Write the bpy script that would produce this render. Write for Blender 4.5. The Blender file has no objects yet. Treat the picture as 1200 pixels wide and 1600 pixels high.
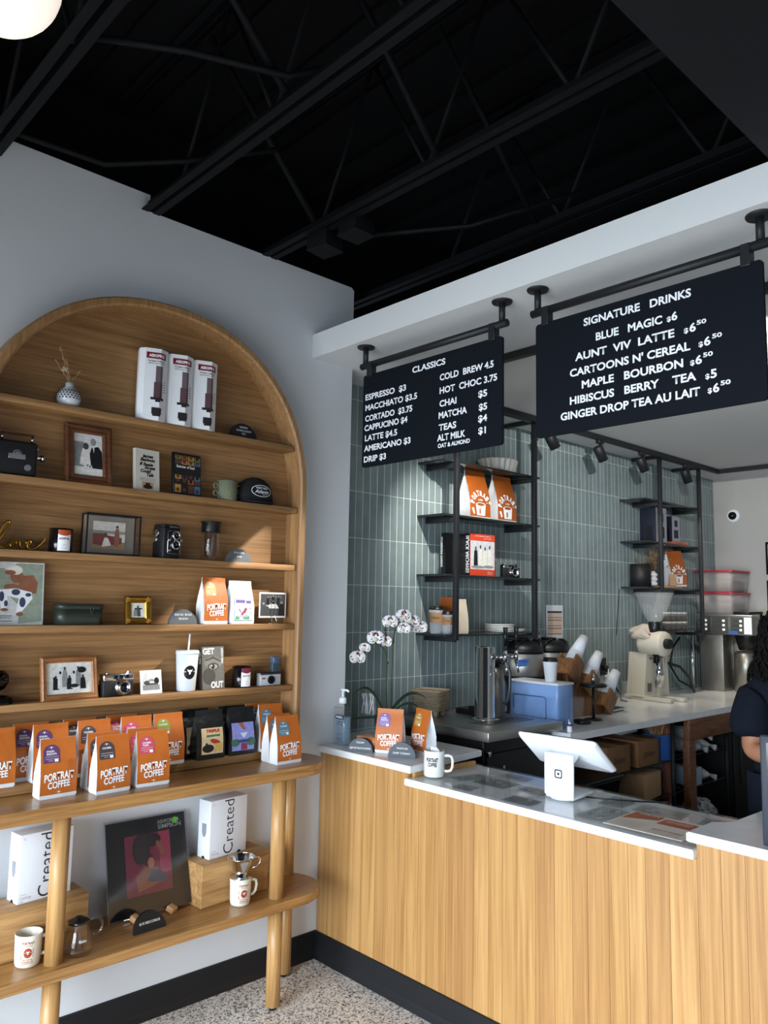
import bpy, bmesh, math, random
from mathutils import Vector, Matrix, Euler
random.seed(7)
PI = math.pi
scn = bpy.context.scene
COL = scn.collection

# ------------------------------------------------------------------ camera, world, lights, exposure
cam_d = bpy.data.cameras.new('camera')
cam = bpy.data.objects.new('camera', cam_d)
COL.objects.link(cam)
scn.camera = cam
YAW, PITCH, ROLL = 2.38989307, 0.1144708, 0.01816535
fw = Vector((math.cos(PITCH) * math.cos(YAW), math.cos(PITCH) * math.sin(YAW), math.sin(PITCH)))
rt = Vector((math.sin(YAW), -math.cos(YAW), 0))
up = rt.cross(fw)
r2 = rt * math.cos(ROLL) + up * math.sin(ROLL)
u2 = r2.cross(fw)
M = Matrix((r2, u2, -fw)).transposed().to_4x4()
M.translation = Vector((2.88576, -2.32394, 1.57))
cam.matrix_world = M
cam_d.sensor_fit = 'VERTICAL'
cam_d.sensor_height = 24.0
cam_d.lens = 1224.22 / 1600.0 * 24.0
cam_d.clip_start = 0.05

world = bpy.data.worlds.new('world')
scn.world = world
world.use_nodes = True
wn = world.node_tree
bg = wn.nodes['Background']
bg.inputs['Color'].default_value = (0.72, 0.84, 1.0, 1)
bg.inputs['Strength'].default_value = 0.4

vs = scn.view_settings
vs.view_transform = 'Standard'
vs.look = 'None'
vs.gamma = 1.0
vs.exposure = 0.0
vs.use_curve_mapping = False
scn.cycles.transparent_max_bounces = 32
scn.display_settings.display_device = 'sRGB'


def area(name, loc, target, sx, sy, power, color, spread=PI):
    d = bpy.data.lights.new(name, 'AREA')
    d.shape = 'RECTANGLE'
    d.size, d.size_y, d.energy, d.color, d.spread = sx, sy, power, color, spread
    o = bpy.data.objects.new(name, d)
    COL.objects.link(o)
    o.location = loc
    o.rotation_euler = (Vector(target) - Vector(loc)).to_track_quat('-Z', 'Y').to_euler()
    return o


def spot(name, loc, target, power, angle, color, blend=0.25, radius=0.012):
    d = bpy.data.lights.new(name, 'SPOT')
    d.energy, d.spot_size, d.spot_blend, d.color, d.shadow_soft_size = power, angle, blend, color, radius
    o = bpy.data.objects.new(name, d)
    COL.objects.link(o)
    o.location = loc
    o.rotation_euler = (Vector(target) - Vector(loc)).to_track_quat('-Z', 'Y').to_euler()
    return o


# daylight through the storefront glass (behind the photographer) and the side windows
area('daylight_storefront', (2.2, -4.42, 1.15), (1.9, -0.85, -0.42), 3.4, 1.7, 205, (0.80, 0.90, 1.0), 1.88)
area('daylight_side', (6.42, -2.2, 1.3), (0.0, -1.2, 1.0), 3.2, 1.9, 10, (0.86, 0.93, 1.0), 2.4)

# ------------------------------------------------------------------ materials


def lin(c):
    if isinstance(c, str):
        c = [int(c[i:i + 2], 16) / 255 for i in (0, 2, 4)]
    return tuple((v / 12.92 if v <= 0.04045 else ((v + 0.055) / 1.055) ** 2.4) for v in c) + (1.0,)


def new_mat(name):
    m = bpy.data.materials.new(name)
    m.use_nodes = True
    nt = m.node_tree
    b = nt.nodes['Principled BSDF']
    return m, nt, b


MATS = {}


def mat(name, col, rough=0.5, metal=0.0, var=0.0, vscale=8.0, bump=0.0, bscale=60.0, alpha=None, trans=0.0, ior=1.45, emit=0.0, coat=0.0, spec=0.5):
    if name in MATS:
        return MATS[name]
    m, nt, b = new_mat(name)
    b.inputs['Base Color'].default_value = lin(col)
    b.inputs['Roughness'].default_value = rough
    b.inputs['Metallic'].default_value = metal
    b.inputs['IOR'].default_value = ior
    b.inputs['Specular IOR Level'].default_value = spec
    if coat:
        b.inputs['Coat Weight'].default_value = coat
        b.inputs['Coat Roughness'].default_value = 0.08
    if trans:
        b.inputs['Transmission Weight'].default_value = trans
    if alpha is not None:
        b.inputs['Alpha'].default_value = alpha
    if emit:
        b.inputs['Emission Color'].default_value = lin(col)
        b.inputs['Emission Strength'].default_value = emit
    if var or bump:
        tc = nt.nodes.new('ShaderNodeTexCoord')
    if var:
        n = nt.nodes.new('ShaderNodeTexNoise')
        n.inputs['Scale'].default_value = vscale
        n.inputs['Detail'].default_value = 4
        nt.links.new(tc.outputs['Object'], n.inputs['Vector'])
        r = nt.nodes.new('ShaderNodeValToRGB')
        c = lin(col)
        r.color_ramp.elements[0].position, r.color_ramp.elements[1].position = 0.3, 0.7
        r.color_ramp.elements[0].color = tuple(max(0, v * (1 - var)) for v in c[:3]) + (1,)
        r.color_ramp.elements[1].color = tuple(min(1, v * (1 + var)) for v in c[:3]) + (1,)
        nt.links.new(n.outputs['Fac'], r.inputs['Fac'])
        nt.links.new(r.outputs['Color'], b.inputs['Base Color'])
    if bump:
        n2 = nt.nodes.new('ShaderNodeTexNoise')
        n2.inputs['Scale'].default_value = bscale
        n2.inputs['Detail'].default_value = 3
        nt.links.new(tc.outputs['Object'], n2.inputs['Vector'])
        bp = nt.nodes.new('ShaderNodeBump')
        bp.inputs['Strength'].default_value = bump
        bp.inputs['Distance'].default_value = 0.01
        nt.links.new(n2.outputs['Fac'], bp.inputs['Height'])
        nt.links.new(bp.outputs['Normal'], b.inputs['Normal'])
    MATS[name] = m
    return m


def oak(name, dark, light, axis, rough=0.45, island=False, across=26.0, along=1.6, coat=0.0, gap=0.0, warp=1.2):
    """wood: grain stretched along one object axis, optional per-board colour"""
    m, nt, b = new_mat(name)
    N, L = nt.nodes.new, nt.links.new
    tc = N('ShaderNodeTexCoord')
    mp = N('ShaderNodeMapping')
    s = [across] * 3
    s['xyz'.index(axis)] = along
    mp.inputs['Scale'].default_value = s
    if island:
        g = N('ShaderNodeNewGeometry')
        ad = N('ShaderNodeVectorMath')
        ad.operation = 'MULTIPLY_ADD'
        cb = N('ShaderNodeCombineXYZ')
        for k in range(3):
            L(g.outputs['Random Per Island'], cb.inputs[k])
        L(cb.outputs[0], ad.inputs[0])
        ad.inputs[1].default_value = (7.3, 5.1, 9.7)
        L(tc.outputs['Object'], ad.inputs[2])
        L(ad.outputs[0], mp.inputs['Vector'])
    else:
        L(tc.outputs['Object'], mp.inputs['Vector'])
    n1 = N('ShaderNodeTexNoise')
    n1.inputs['Scale'].default_value = 1.0
    n1.inputs['Detail'].default_value = 6
    n1.inputs['Roughness'].default_value = 0.62
    n1.inputs['Distortion'].default_value = warp
    L(mp.outputs[0], n1.inputs['Vector'])
    mp2 = N('ShaderNodeMapping')
    s2 = [v * 5 for v in s]
    s2['xyz'.index(axis)] = along * 4
    mp2.inputs['Scale'].default_value = s2
    L(tc.outputs['Object'], mp2.inputs['Vector'])
    n2 = N('ShaderNodeTexNoise')
    n2.inputs['Scale'].default_value = 1.0
    n2.inputs['Detail'].default_value = 3
    L(mp2.outputs[0], n2.inputs['Vector'])
    mx = N('ShaderNodeMath')
    mx.operation = 'MULTIPLY_ADD'
    L(n2.outputs['Fac'], mx.inputs[0])
    mx.inputs[1].default_value = 0.42
    L(n1.outputs['Fac'], mx.inputs[2])
    r = N('ShaderNodeValToRGB')
    r.color_ramp.elements[0].position, r.color_ramp.elements[1].position = 0.5, 0.92
    r.color_ramp.elements[0].color, r.color_ramp.elements[1].color = lin(dark), lin(light)
    L(mx.outputs[0], r.inputs['Fac'])
    out = r.outputs['Color']
    if island:
        r2_ = N('ShaderNodeValToRGB')
        e = r2_.color_ramp.elements
        e[0].color, e[1].color = (0.84, 0.76, 0.70, 1), (1.06, 1.05, 1.03, 1)
        k = e.new(0.5)
        k.color = (0.99, 0.97, 0.88, 1)
        L(g.outputs['Random Per Island'], r2_.inputs['Fac'])
        mm = N('ShaderNodeMix')
        mm.data_type = 'RGBA'
        mm.blend_type = 'MULTIPLY'
        mm.inputs['Factor'].default_value = 1.0
        L(out, mm.inputs['A'])
        L(r2_.outputs['Color'], mm.inputs['B'])
        out = mm.outputs['Result']
    L(out, b.inputs['Base Color'])
    b.inputs['Roughness'].default_value = rough
    if coat:
        b.inputs['Coat Weight'].default_value = coat
        b.inputs['Coat Roughness'].default_value = 0.25
    bp = N('ShaderNodeBump')
    bp.inputs['Strength'].default_value = 0.08
    bp.inputs['Distance'].default_value = 0.004
    L(mx.outputs[0], bp.inputs['Height'])
    L(bp.outputs['Normal'], b.inputs['Normal'])
    MATS[name] = m
    return m


def glass(name, col='ffffff', tint=0.85, rough=0.03, gain=0.75):
    """clear thin glass / plastic: mostly see-through with a fresnel gloss"""
    if name in MATS:
        return MATS[name]
    m, nt, b = new_mat(name)
    N, L = nt.nodes.new, nt.links.new
    tr = N('ShaderNodeBsdfTransparent')
    c = lin(col)
    tr.inputs['Color'].default_value = tuple(v * tint for v in c[:3]) + (1,)
    gl = N('ShaderNodeBsdfGlossy')
    gl.inputs['Roughness'].default_value = rough
    lw = N('ShaderNodeLayerWeight')
    lw.inputs['Blend'].default_value = 0.5
    pw = N('ShaderNodeMath')
    pw.operation = 'POWER'
    pw.inputs[1].default_value = 4.0
    L(lw.outputs['Facing'], pw.inputs[0])
    fr = N('ShaderNodeMath')
    fr.operation = 'MULTIPLY_ADD'
    fr.inputs[1].default_value = gain
    fr.inputs[2].default_value = 0.035
    L(pw.outputs[0], fr.inputs[0])
    mx = N('ShaderNodeMixShader')
    L(fr.outputs[0], mx.inputs[0])
    L(tr.outputs[0], mx.inputs[1])
    L(gl.outputs[0], mx.inputs[2])
    L(mx.outputs[0], nt.nodes['Material Output'].inputs['Surface'])
    MATS[name] = m
    return m


white_paint = mat('wall_paint', 'd6dade', 0.7, bump=0.03, bscale=300)
ceil_paint = mat('kitchen_ceiling_paint', 'd9dbdb', 0.8)
black_deck = mat('black_ceiling_paint', '0c0d0f', 0.8, var=0.35, vscale=2.5, bump=0.5, bscale=9, spec=0.2)
black_steel = mat('black_painted_steel', '191b1e', 0.5, bump=0.03, bscale=80)
joist_paint = mat('black_joist_paint', '141518', 0.6, spec=0.15)
vinyl = mat('black_vinyl_base', '14161a', 0.5)
matte_black = mat('matte_black', '131416', 0.55)
soft_black = mat('black_plastic', '0e0f11', 0.35)
board_black = mat('menu_board_black', '12161d', 0.7, spec=0.12)
letter_white = mat('letter_white', 'eef1f5', 0.6)
paper_white = mat('white_card', 'eceef1', 0.5)
quartz = mat('white_quartz', 'e6e8ea', 0.14, var=0.05, vscale=14)
steel = mat('brushed_steel', 'b3b1ad', 0.32, 0.85, bump=0.02, bscale=200)
chrome = mat('chrome', 'd2d4d6', 0.1, 1.0)
dark_steel = mat('dark_steel', '8d8a83', 0.36, 0.85)
brass = mat('gold_metal', 'b88a3a', 0.3, 1.0, var=0.15, vscale=40)
orange = mat('orange_bag_paper', 'b8631f', 0.5, var=0.06, vscale=18, bump=0.25, bscale=28)
orange_dull = mat('orange_bag_foil', 'a8571c', 0.38, var=0.08, vscale=14, bump=0.35, bscale=22)
bag_white = mat('white_bag_paper', 'dfe2e6', 0.5, bump=0.25, bscale=25)
bag_black = mat('black_bag_foil', '17181b', 0.32, bump=0.5, bscale=24)
kraft = mat('kraft_paper', 'a98460', 0.7, var=0.08, vscale=30)
pulp = mat('moulded_pulp', 'a08f7a', 0.85, var=0.08, vscale=40, bump=0.2, bscale=120)
ceramic = mat('white_ceramic', 'e3e4e0', 0.22)
cream = mat('cream_enamel', 'd9d5c6', 0.35)
slate = mat('grey_sign_slate', '565b61', 0.6)
clear = glass('clear_glass', 'ffffff', 0.985)
clear2 = mat('clear_plastic', 'e2e5e6', 0.12, alpha=0.07)
amber_g = glass('amber_glass', '6b3a26', 0.75)
wood_peg = mat('pale_wood', 'c79a6b', 0.6)
oak_cab_y = oak('oak_veneer_cabinet', '74522f', 'a87e50', 'y', 0.5, across=55, along=1.6)
oak_cab_z = oak('oak_veneer_upright', '7c5936', 'ad8456', 'z', 0.5, across=55, along=1.6)
oak_table = oak('oak_solid_table', '845a2e', 'b98a52', 'y', 0.33, across=50, along=1.8, coat=0.25)
oak_leg = oak('oak_leg', '9a7040', 'c79c63', 'z', 0.4, across=55, along=2.0)
oak_block = oak('oak_block', '8d6539', 'c79c66', 'x', 0.5, across=34, along=2.0)
oak_planks = oak('oak_counter_planks', '986d3c', 'bf9660', 'z', 0.5, island=True, across=55, along=1.0, warp=0.6)

# ------------------------------------------------------------------ mesh builder


class B:
    def __init__(s):
        s.bm = bmesh.new()

    def _fin(s, n0, mi, sm):
        s.bm.faces.ensure_lookup_table()
        for f in s.bm.faces[n0:]:
            f.material_index = mi
            f.smooth = sm

    def poly(s, pts, mi=0, sm=False):
        n0 = len(s.bm.faces)
        s.bm.faces.new([s.bm.verts.new(p) for p in pts])
        s._fin(n0, mi, sm)
        return s

    def box(s, c, d, bev=0.0, rot=None, mi=0, seg=2):
        n0 = len(s.bm.faces)
        mx = Matrix.Translation(c) @ (Euler(rot).to_matrix().to_4x4() if rot else Matrix()) @ Matrix.Diagonal((d[0], d[1], d[2], 1))
        r = bmesh.ops.create_cube(s.bm, size=1.0, matrix=mx)
        if bev:
            es = list({e for v in r['verts'] for e in v.link_edges})
            bmesh.ops.bevel(s.bm, geom=es, offset=min(bev, min(d) * 0.49), segments=seg, affect='EDGES', profile=0.5)
        s._fin(n0, mi, bool(bev))
        return s

    def rings(s, rings, mi=0, sm=True, caps=(True, True), closed=True):
        n0 = len(s.bm.faces)
        vs_ = [[s.bm.verts.new(p) for p in r] for r in rings]
        for a, b in zip(vs_, vs_[1:]):
            n = len(a)
            for i in range(n if closed else n - 1):
                j = (i + 1) % n
                try:
                    s.bm.faces.new((a[i], a[j], b[j], b[i]))
                except ValueError:
                    pass
        if caps[0]:
            s.bm.faces.new(list(reversed(vs_[0])))
        if caps[1]:
            s.bm.faces.new(vs_[-1])
        s._fin(n0, mi, sm)
        return s

    def lathe(s, prof, c=(0, 0, 0), n=28, mi=0, sm=True, caps=(True, True), a0=0, a1=2 * PI):
        full = abs(a1 - a0 - 2 * PI) < 1e-6
        k = n if full else n + 1
        R = [[(c[0] + r * math.cos(a0 + (a1 - a0) * i / n), c[1] + r * math.sin(a0 + (a1 - a0) * i / n), c[2] + z) for i in range(k)] for r, z in prof]
        return s.rings(R, mi, sm, caps if full else (False, False), full)

    def cyl(s, p0, p1, r0, r1=None, n=16, mi=0, sm=True):
        r1 = r0 if r1 is None else r1
        p0, p1 = Vector(p0), Vector(p1)
        q = (p1 - p0).to_track_quat('Z', 'Y')
        R = []
        for p, r in ((p0, r0), (p1, r1)):
            R.append([p + q @ Vector((r * math.cos(2 * PI * i / n), r * math.sin(2 * PI * i / n), 0)) for i in range(n)])
        n0 = len(s.bm.faces)
        s.rings(R, mi, sm)
        s.bm.faces.ensure_lookup_table()
        for f in s.bm.faces[n0:]:
            if len(f.verts) > 4:
                f.smooth = False
        return s

    def tube(s, pts, r, n=8, mi=0, closed=False):
        pts = [Vector(p) for p in pts]
        rr = r if isinstance(r, (list, tuple)) else [r] * len(pts)
        R = []
        ref = None
        m = len(pts)
        for i, p in enumerate(pts):
            a = pts[(i - 1) % m] if (closed or i) else p
            b = pts[(i + 1) % m] if (closed or i < m - 1) else p
            t = (b - a).normalized()
            if ref is None:
                ref = t.orthogonal().normalized()
            ref = (ref - t * ref.dot(t))
            ref = ref.normalized() if ref.length > 1e-6 else t.orthogonal().normalized()
            o = t.cross(ref)
            R.append([p + (ref * math.cos(2 * PI * k / n) + o * math.sin(2 * PI * k / n)) * rr[i] for k in range(n)])
        if closed:
            R.append(R[0])
        return s.rings(R, mi, True, (not closed, not closed))

    def prism(s, poly, h0, h1, ax='z', mi=0, sm=False):
        """extrude a 2-D outline: ax z -> (x,y); ax y -> (x,z); ax x -> (y,z)"""
        def P(p, h):
            return {'z': (p[0], p[1], h), 'y': (p[0], h, p[1]), 'x': (h, p[0], p[1])}[ax]
        n0 = len(s.bm.faces)
        s.rings([[P(p, h0) for p in poly], [P(p, h1) for p in poly]], mi, sm)
        s.bm.faces.ensure_lookup_table()
        for f in s.bm.faces[n0:]:
            if len(f.verts) > 4:
                f.smooth = False
        return s

    def sphere(s, c, r, sc=(1, 1, 1), mi=0, u=16, v=10):
        n0 = len(s.bm.faces)
        bmesh.ops.create_uvsphere(s.bm, u_segments=u, v_segments=v, radius=r, matrix=Matrix.Translation(c) @ Matrix.Diagonal((sc[0], sc[1], sc[2], 1)))
        s._fin(n0, mi, True)
        return s

    def mesh(s, name):
        bmesh.ops.recalc_face_normals(s.bm, faces=s.bm.faces)
        me = bpy.data.meshes.new(name)
        s.bm.to_mesh(me)
        s.bm.free()
        return me


def obj(name, b, m, parent=None, loc=None, rot=None, label=None):
    me = b if isinstance(b, bpy.types.Mesh) else b.mesh(name)
    o = bpy.data.objects.new(name, me)
    COL.objects.link(o)
    if not isinstance(b, bpy.types.Mesh) or not me.materials:
        for k in (m if isinstance(m, (list, tuple)) else [m]):
            me.materials.append(k)
    if parent:
        o.parent = parent
    if loc:
        o.location = loc
    if rot:
        o.rotation_euler = rot
    if label:
        o['label'] = label
    return o


def thing(name, label, cat, loc=(0, 0, 0), rz=0.0, group=None):
    o = bpy.data.objects.new(name, None)
    COL.objects.link(o)
    o.empty_display_size = 0.05
    o.location = loc
    o.rotation_euler = (0, 0, rz)
    return tag(o, label, cat, group)


def tag(o, label, cat, group=None):
    o['label'], o['category'] = label, cat
    if group:
        o['group'] = group
    return o


def struct(name, b, m):
    o = obj(name, b, m)
    o['kind'] = 'structure'
    return o


def children(o):
    return [c for c in COL.objects if c.parent == o]


def dup(t, loc, rz, label, group=None):
    r = t.copy()
    COL.objects.link(r)
    r.location, r.rotation_euler = loc, (0, 0, rz)
    r['label'] = label
    if group:
        r['group'] = group
    for c in children(t):
        k = c.copy()
        COL.objects.link(k)
        k.parent = r
        for d in children(c):
            q = d.copy()
            COL.objects.link(q)
            q.parent = k
    return r


TXT = {}


def text_mesh(s, w=None, h=0.02, bold=0.0, align='CENTER', depth=0.0, mapf=None, shear=0.0, spacing=1.0):
    """lettering as flat mesh in local x (right) / z (up), facing -y; w fits the width, h = capital height"""
    cu = bpy.data.curves.new('t', 'FONT')
    cu.body = s
    cu.size = 1.0
    cu.offset = bold
    cu.extrude = 0.0
    cu.shear = shear
    cu.space_character = spacing
    cu.resolution_u = 3
    o = bpy.data.objects.new('t', cu)
    COL.objects.link(o)
    dg = bpy.context.evaluated_depsgraph_get()
    me = bpy.data.meshes.new_from_object(o.evaluated_get(dg))
    bpy.data.objects.remove(o)
    bpy.data.curves.remove(cu)
    xs = [v.co.x for v in me.vertices]
    x0, x1 = (min(xs), max(xs)) if xs else (0, 1)
    caph = 0.729
    sx = (w / (x1 - x0)) if w else h / caph
    sy = h / caph
    off = {'CENTER': (x0 + x1) / 2, 'LEFT': x0, 'RIGHT': x1}[align]
    nl = s.count('\n')
    for v in me.vertices:
        x, z = (v.co.x - off) * sx, v.co.y * sy
        v.co = mapf(x, z) if mapf else (x, -depth, z)
    me.materials.clear()
    return me


def lettering(s, m, parent, loc, w=None, h=0.02, bold=0.012, align='CENTER', rot=None, mapf=None, name='lettering', **k):
    return obj(name, text_mesh(s, w, h, bold, align, mapf=mapf, **k), m, parent, loc, rot)


def arc_pts(cx, cy, r, a0, a1, n):
    return [(cx + r * math.cos(a0 + (a1 - a0) * i / n), cy + r * math.sin(a0 + (a1 - a0) * i / n)) for i in range(n + 1)]


def rrect(w, h, r, n=5, cx=0, cy=0):
    P = []
    for sx, sy, a in ((1, 1, 0), (-1, 1, PI / 2), (-1, -1, PI), (1, -1, 3 * PI / 2)):
        P += arc_pts(cx + sx * (w / 2 - r), cy + sy * (h / 2 - r), r, a, a + PI / 2, n)
    return P


def join(name, meshes_locs, m, parent=None):
    """several lettering meshes -> one mesh"""
    if name in ('title_lettering', 'cover_lettering', 'panel_lettering', 'rust_lettering'):
        return [obj(name, me, m, parent, loc) for me, loc in meshes_locs][0]
    bm = bmesh.new()
    for me, loc in meshes_locs:
        n0 = len(bm.verts)
        bm.from_mesh(me)
        bm.verts.ensure_lookup_table()
        for v in bm.verts[n0:]:
            v.co += Vector(loc)
    me = bpy.data.meshes.new(name)
    bm.to_mesh(me)
    bm.free()
    return obj(name, me, m, parent)


FX = PI / 2      # turn a thing so that its front looks out from the left wall
# ================================================================== THE SETTING
# floor: terrazzo
m, nt, b_ = new_mat('terrazzo')
N, L = nt.nodes.new, nt.links.new
tc = N('ShaderNodeTexCoord')
out = None
for k, (sc_, thr, cols) in enumerate(((95, 0.42, ('efebe6', 'e6e0d8', 'c9bcae', '5f5a56', 'ece8e2')), (210, 0.5, ('e9e5df', 'b5aca5', '45413f', 'dccfc0', 'f0ede8')))):
    v = N('ShaderNodeTexVoronoi')
    v.inputs['Scale'].default_value = sc_
    L(tc.outputs['Object'], v.inputs['Vector'])
    r = N('ShaderNodeValToRGB')
    r.color_ramp.interpolation = 'CONSTANT'
    for i, c in enumerate(cols):
        e = r.color_ramp.elements[i] if i < 2 else r.color_ramp.elements.new(i / len(cols))
        e.position = i / len(cols)
        e.color = lin(c)
    sp = N('ShaderNodeSeparateColor')
    L(v.outputs['Color'], sp.inputs[0])
    L(sp.outputs[0], r.inputs['Fac'])
    if out is None:
        out = r.outputs['Color']
    else:
        ms = N('ShaderNodeMath')
        ms.operation = 'GREATER_THAN'
        ms.inputs[1].default_value = 0.42
        L(sp.outputs[1], ms.inputs[0])
        mx = N('ShaderNodeMix')
        mx.data_type = 'RGBA'
        L(ms.outputs[0], mx.inputs['Factor'])
        L(out, mx.inputs['A'])
        L(r.outputs['Color'], mx.inputs['B'])
        out = mx.outputs['Result']
L(out, b_.inputs['Base Color'])
b_.inputs['Roughness'].default_value = 0.3
terrazzo = m

struct('floor', B().box((3.1, 0.05, -0.05), (6.9, 9.3, 0.1)), terrazzo)

# left wall: top edge steps down where the roof joists bear; it ends just behind the counter front
prof = [(-4.6, 0), (0.14, 0), (0.14, 3.12), (0.125, 3.135), (-0.965, 3.135), (-0.965, 3.205), (-4.6, 3.205)]
struct('wall_left', B().prism(prof, -0.35, 0.0, 'x'), white_paint)
struct('wall_left_upper', B().box((-0.4, -0.0, 3.45), (0.1, 9.2, 0.7)), black_deck)
struct('ceiling', B().box((3.1, 0.05, 3.82), (7.0, 9.3, 0.1)), black_deck)
# kitchen ceiling slab with the white soffit edge over the counter
struct('ceiling_kitchen', B().box((3.17, 2.25, 2.774), (6.72 + 0.0, 4.72, 0.116)), ceil_paint)
struct('wall_end', B().box((3.17, 4.65, 1.35), (6.9, 0.1, 2.9)), mat('kitchen_wall_dimmed', 'b5b3ae', 0.75))  # wall colour greyed to stand in for the dimmer light at this end
struct('wall_right', B().box((6.6, 2.2, 1.9), (0.1, 4.9, 3.8)).box((6.6, -4.2, 1.9), (0.1, 0.7, 3.8)).box((6.6, -2.1, 0.12), (0.1, 3.8, 0.24)).box((6.6, -2.1, 3.1), (0.1, 3.8, 1.4)), white_paint)
struct('wall_front', B().box((0.1, -4.6, 1.9), (0.9, 0.1, 3.8)).box((6.35, -4.6, 1.9), (0.5, 0.1, 3.8)).box((3.3, -4.6, 0.08), (5.7, 0.1, 0.16)).box((3.3, -4.6, 3.2), (5.7, 0.1, 1.2)), white_paint)
wf = B()
for i in range(5):
    wf.box((0.55 + 5.5 * i / 4, -4.6, 1.38), (0.06, 0.09, 2.44))
for z in (0.19, 2.1, 2.57):
    wf.box((3.3, -4.6, z), (5.56, 0.08, 0.06))
win = struct('window_1', wf, black_steel)
pane = obj('pane', B().box((3.3, -4.6, 1.38), (5.4, 0.008, 2.3)), clear, win)
wf = B()
for y in (-3.85, -2.1, -0.35):
    wf.box((6.6, y, 1.32), (0.09, 0.06, 2.16))
for z in (0.27, 2.37):
    wf.box((6.6, -2.1, z), (0.08, 3.5, 0.06))
win = struct('window_2', wf, black_steel)
obj('pane', B().box((6.6, -2.1, 1.32), (0.008, 3.5, 2.1)), clear, win)
struct('trim_bulkhead', B().box((4.33, -2.33, 3.31), (4.48, 4.43, 0.94)), mat('black_drywall', '1a1b1e', 0.7, spec=0.2))

# green stacked tile wall: single tiles proud of the pale grout
m, nt, b_ = new_mat('sage_tile')
N, L = nt.nodes.new, nt.links.new
g = N('ShaderNodeNewGeometry')
r = N('ShaderNodeValToRGB')
e = r.color_ramp.elements
e[0].color, e[1].color = lin('738284'), lin('869697')
k = e.new(0.5)
k.color = lin('7b8b8c')
L(g.outputs['Random Per Island'], r.inputs['Fac'])
tc = N('ShaderNodeTexCoord')
n = N('ShaderNodeTexNoise')
n.inputs['Scale'].default_value = 14
n.inputs['Detail'].default_value = 4
L(tc.outputs['Object'], n.inputs['Vector'])
mx = N('ShaderNodeMix')
mx.data_type = 'RGBA'
mx.blend_type = 'SOFT_LIGHT'
mx.inputs['Factor'].default_value = 0.3
L(r.outputs['Color'], mx.inputs['A'])
L(n.outputs['Fac'], mx.inputs['B'])
L(mx.outputs['Result'], b_.inputs['Base Color'])
b_.inputs['Roughness'].default_value = 0.28
bp = N('ShaderNodeBump')
bp.inputs['Strength'].default_value = 0.12
bp.inputs['Distance'].default_value = 0.01
L(n.outputs['Fac'], bp.inputs['Height'])
L(bp.outputs['Normal'], b_.inputs['Normal'])
sage = m
grout = mat('tile_grout', 'd3d8d4', 0.9)
tb = B()
y = 0.145 + 0.001
cols_ = [0.398 + 0.0505 * i for i in range(-5, 84)]
rows_ = [1.167 + 0.2445 * i for i in range(-2, 8)]
for ya in cols_:
    for za in rows_:
        y0, y1 = max(ya + 0.0027, 0.142), min(ya + 0.0505 - 0.0027, 4.598)
        z0, z1 = za + 0.0018, min(za + 0.2445 - 0.0018, 2.714)
        if y1 - y0 < 0.005 or z1 - z0 < 0.01:
            continue
        p = [(-0.19, y0, z0), (-0.19, y1, z0), (-0.19, y1, z1), (-0.19, y0, z1)]
        q = [(-0.1912, a, c) for _, a, c in p]
        vv = [tb.bm.verts.new(t) for t in p + q]
        tb.bm.faces.new(vv[:4])
        for i in range(4):
            tb.bm.faces.new((vv[i], vv[4 + i], vv[4 + (i + 1) % 4], vv[(i + 1) % 4]))
wk = struct('wall_kitchen', B().box((-0.2411, 2.37, 1.358), (0.1, 4.46, 2.716)), grout)
tl = obj('tiles', tb, sage, wk, label='sage green vertical stacked glazed tiles')

# black vinyl bases
def base_run(name, p0, p1, nrm):
    bb = B()
    d = (Vector(p1) - Vector(p0))
    prof = [(0, 0), (0.022, 0), (0.012, 0.018), (0.008, 0.03), (0.007, 0.108), (0, 0.11)]
    R = []
    for p in (p0, p1):
        R.append([Vector((p[0] + nrm[0] * a, p[1] + nrm[1] * a, c)) for a, c in prof])
    bb.rings(R, sm=False)
    return struct(name, bb, vinyl)
base_run('baseboard_left', (0, -4.5, 0), (0, -0.001, 0), (1, 0))
base_run('baseboard_counter', (0.001, 0, 0), (4.2, 0, 0), (0, -1))

# open web steel joists under the roof deck, running out from the left wall
jlab = ['black open web roof joist crossing the top left corner above the globe lamp', 'black open web roof joist resting in the notch of the white wall',
        'black open web roof joist carrying the two small junction boxes', 'black open web roof joist just above the white soffit']
for i, (jy, x1) in enumerate(((-1.575, 6.5), (-0.96, 6.5), (-0.375, 6.5), (0.29, 6.5))):
    t = thing('roof_joist', jlab[i], 'joist', (0.0, jy, 3.13), 0, 'roof joists')
    bc, tcb = B(), B()
    xs0 = -0.33 if i != 3 else -0.34
    for s in (-1, 1):
        bc.box(((xs0 + x1) / 2, s * 0.024, 0.004), (x1 - xs0, 0.03, 0.006))
        bc.box(((xs0 + x1) / 2, s * 0.012, 0.024), (x1 - xs0, 0.005, 0.042))
        tcb.box(((xs0 + x1) / 2, s * 0.026, 0.62), (x1 - xs0, 0.036, 0.006))
        tcb.box(((xs0 + x1) / 2, s * 0.012, 0.6), (x1 - xs0, 0.005, 0.042))
    obj('bottom_chord', bc, joist_paint, t)
    obj('top_chord', tcb, joist_paint, t)
    x = 0.12 + 0.13 * i
    for k in range(16):
        x2 = x + 0.31
        if x2 > 5.2:
            break
        za, zb = (0.02, 0.6) if k % 2 == 0 else (0.6, 0.02)
        obj('web_rod', B().cyl((x, 0, za), (x2, 0, zb), 0.0085, n=8), joist_paint, t)
        x = x2
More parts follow.
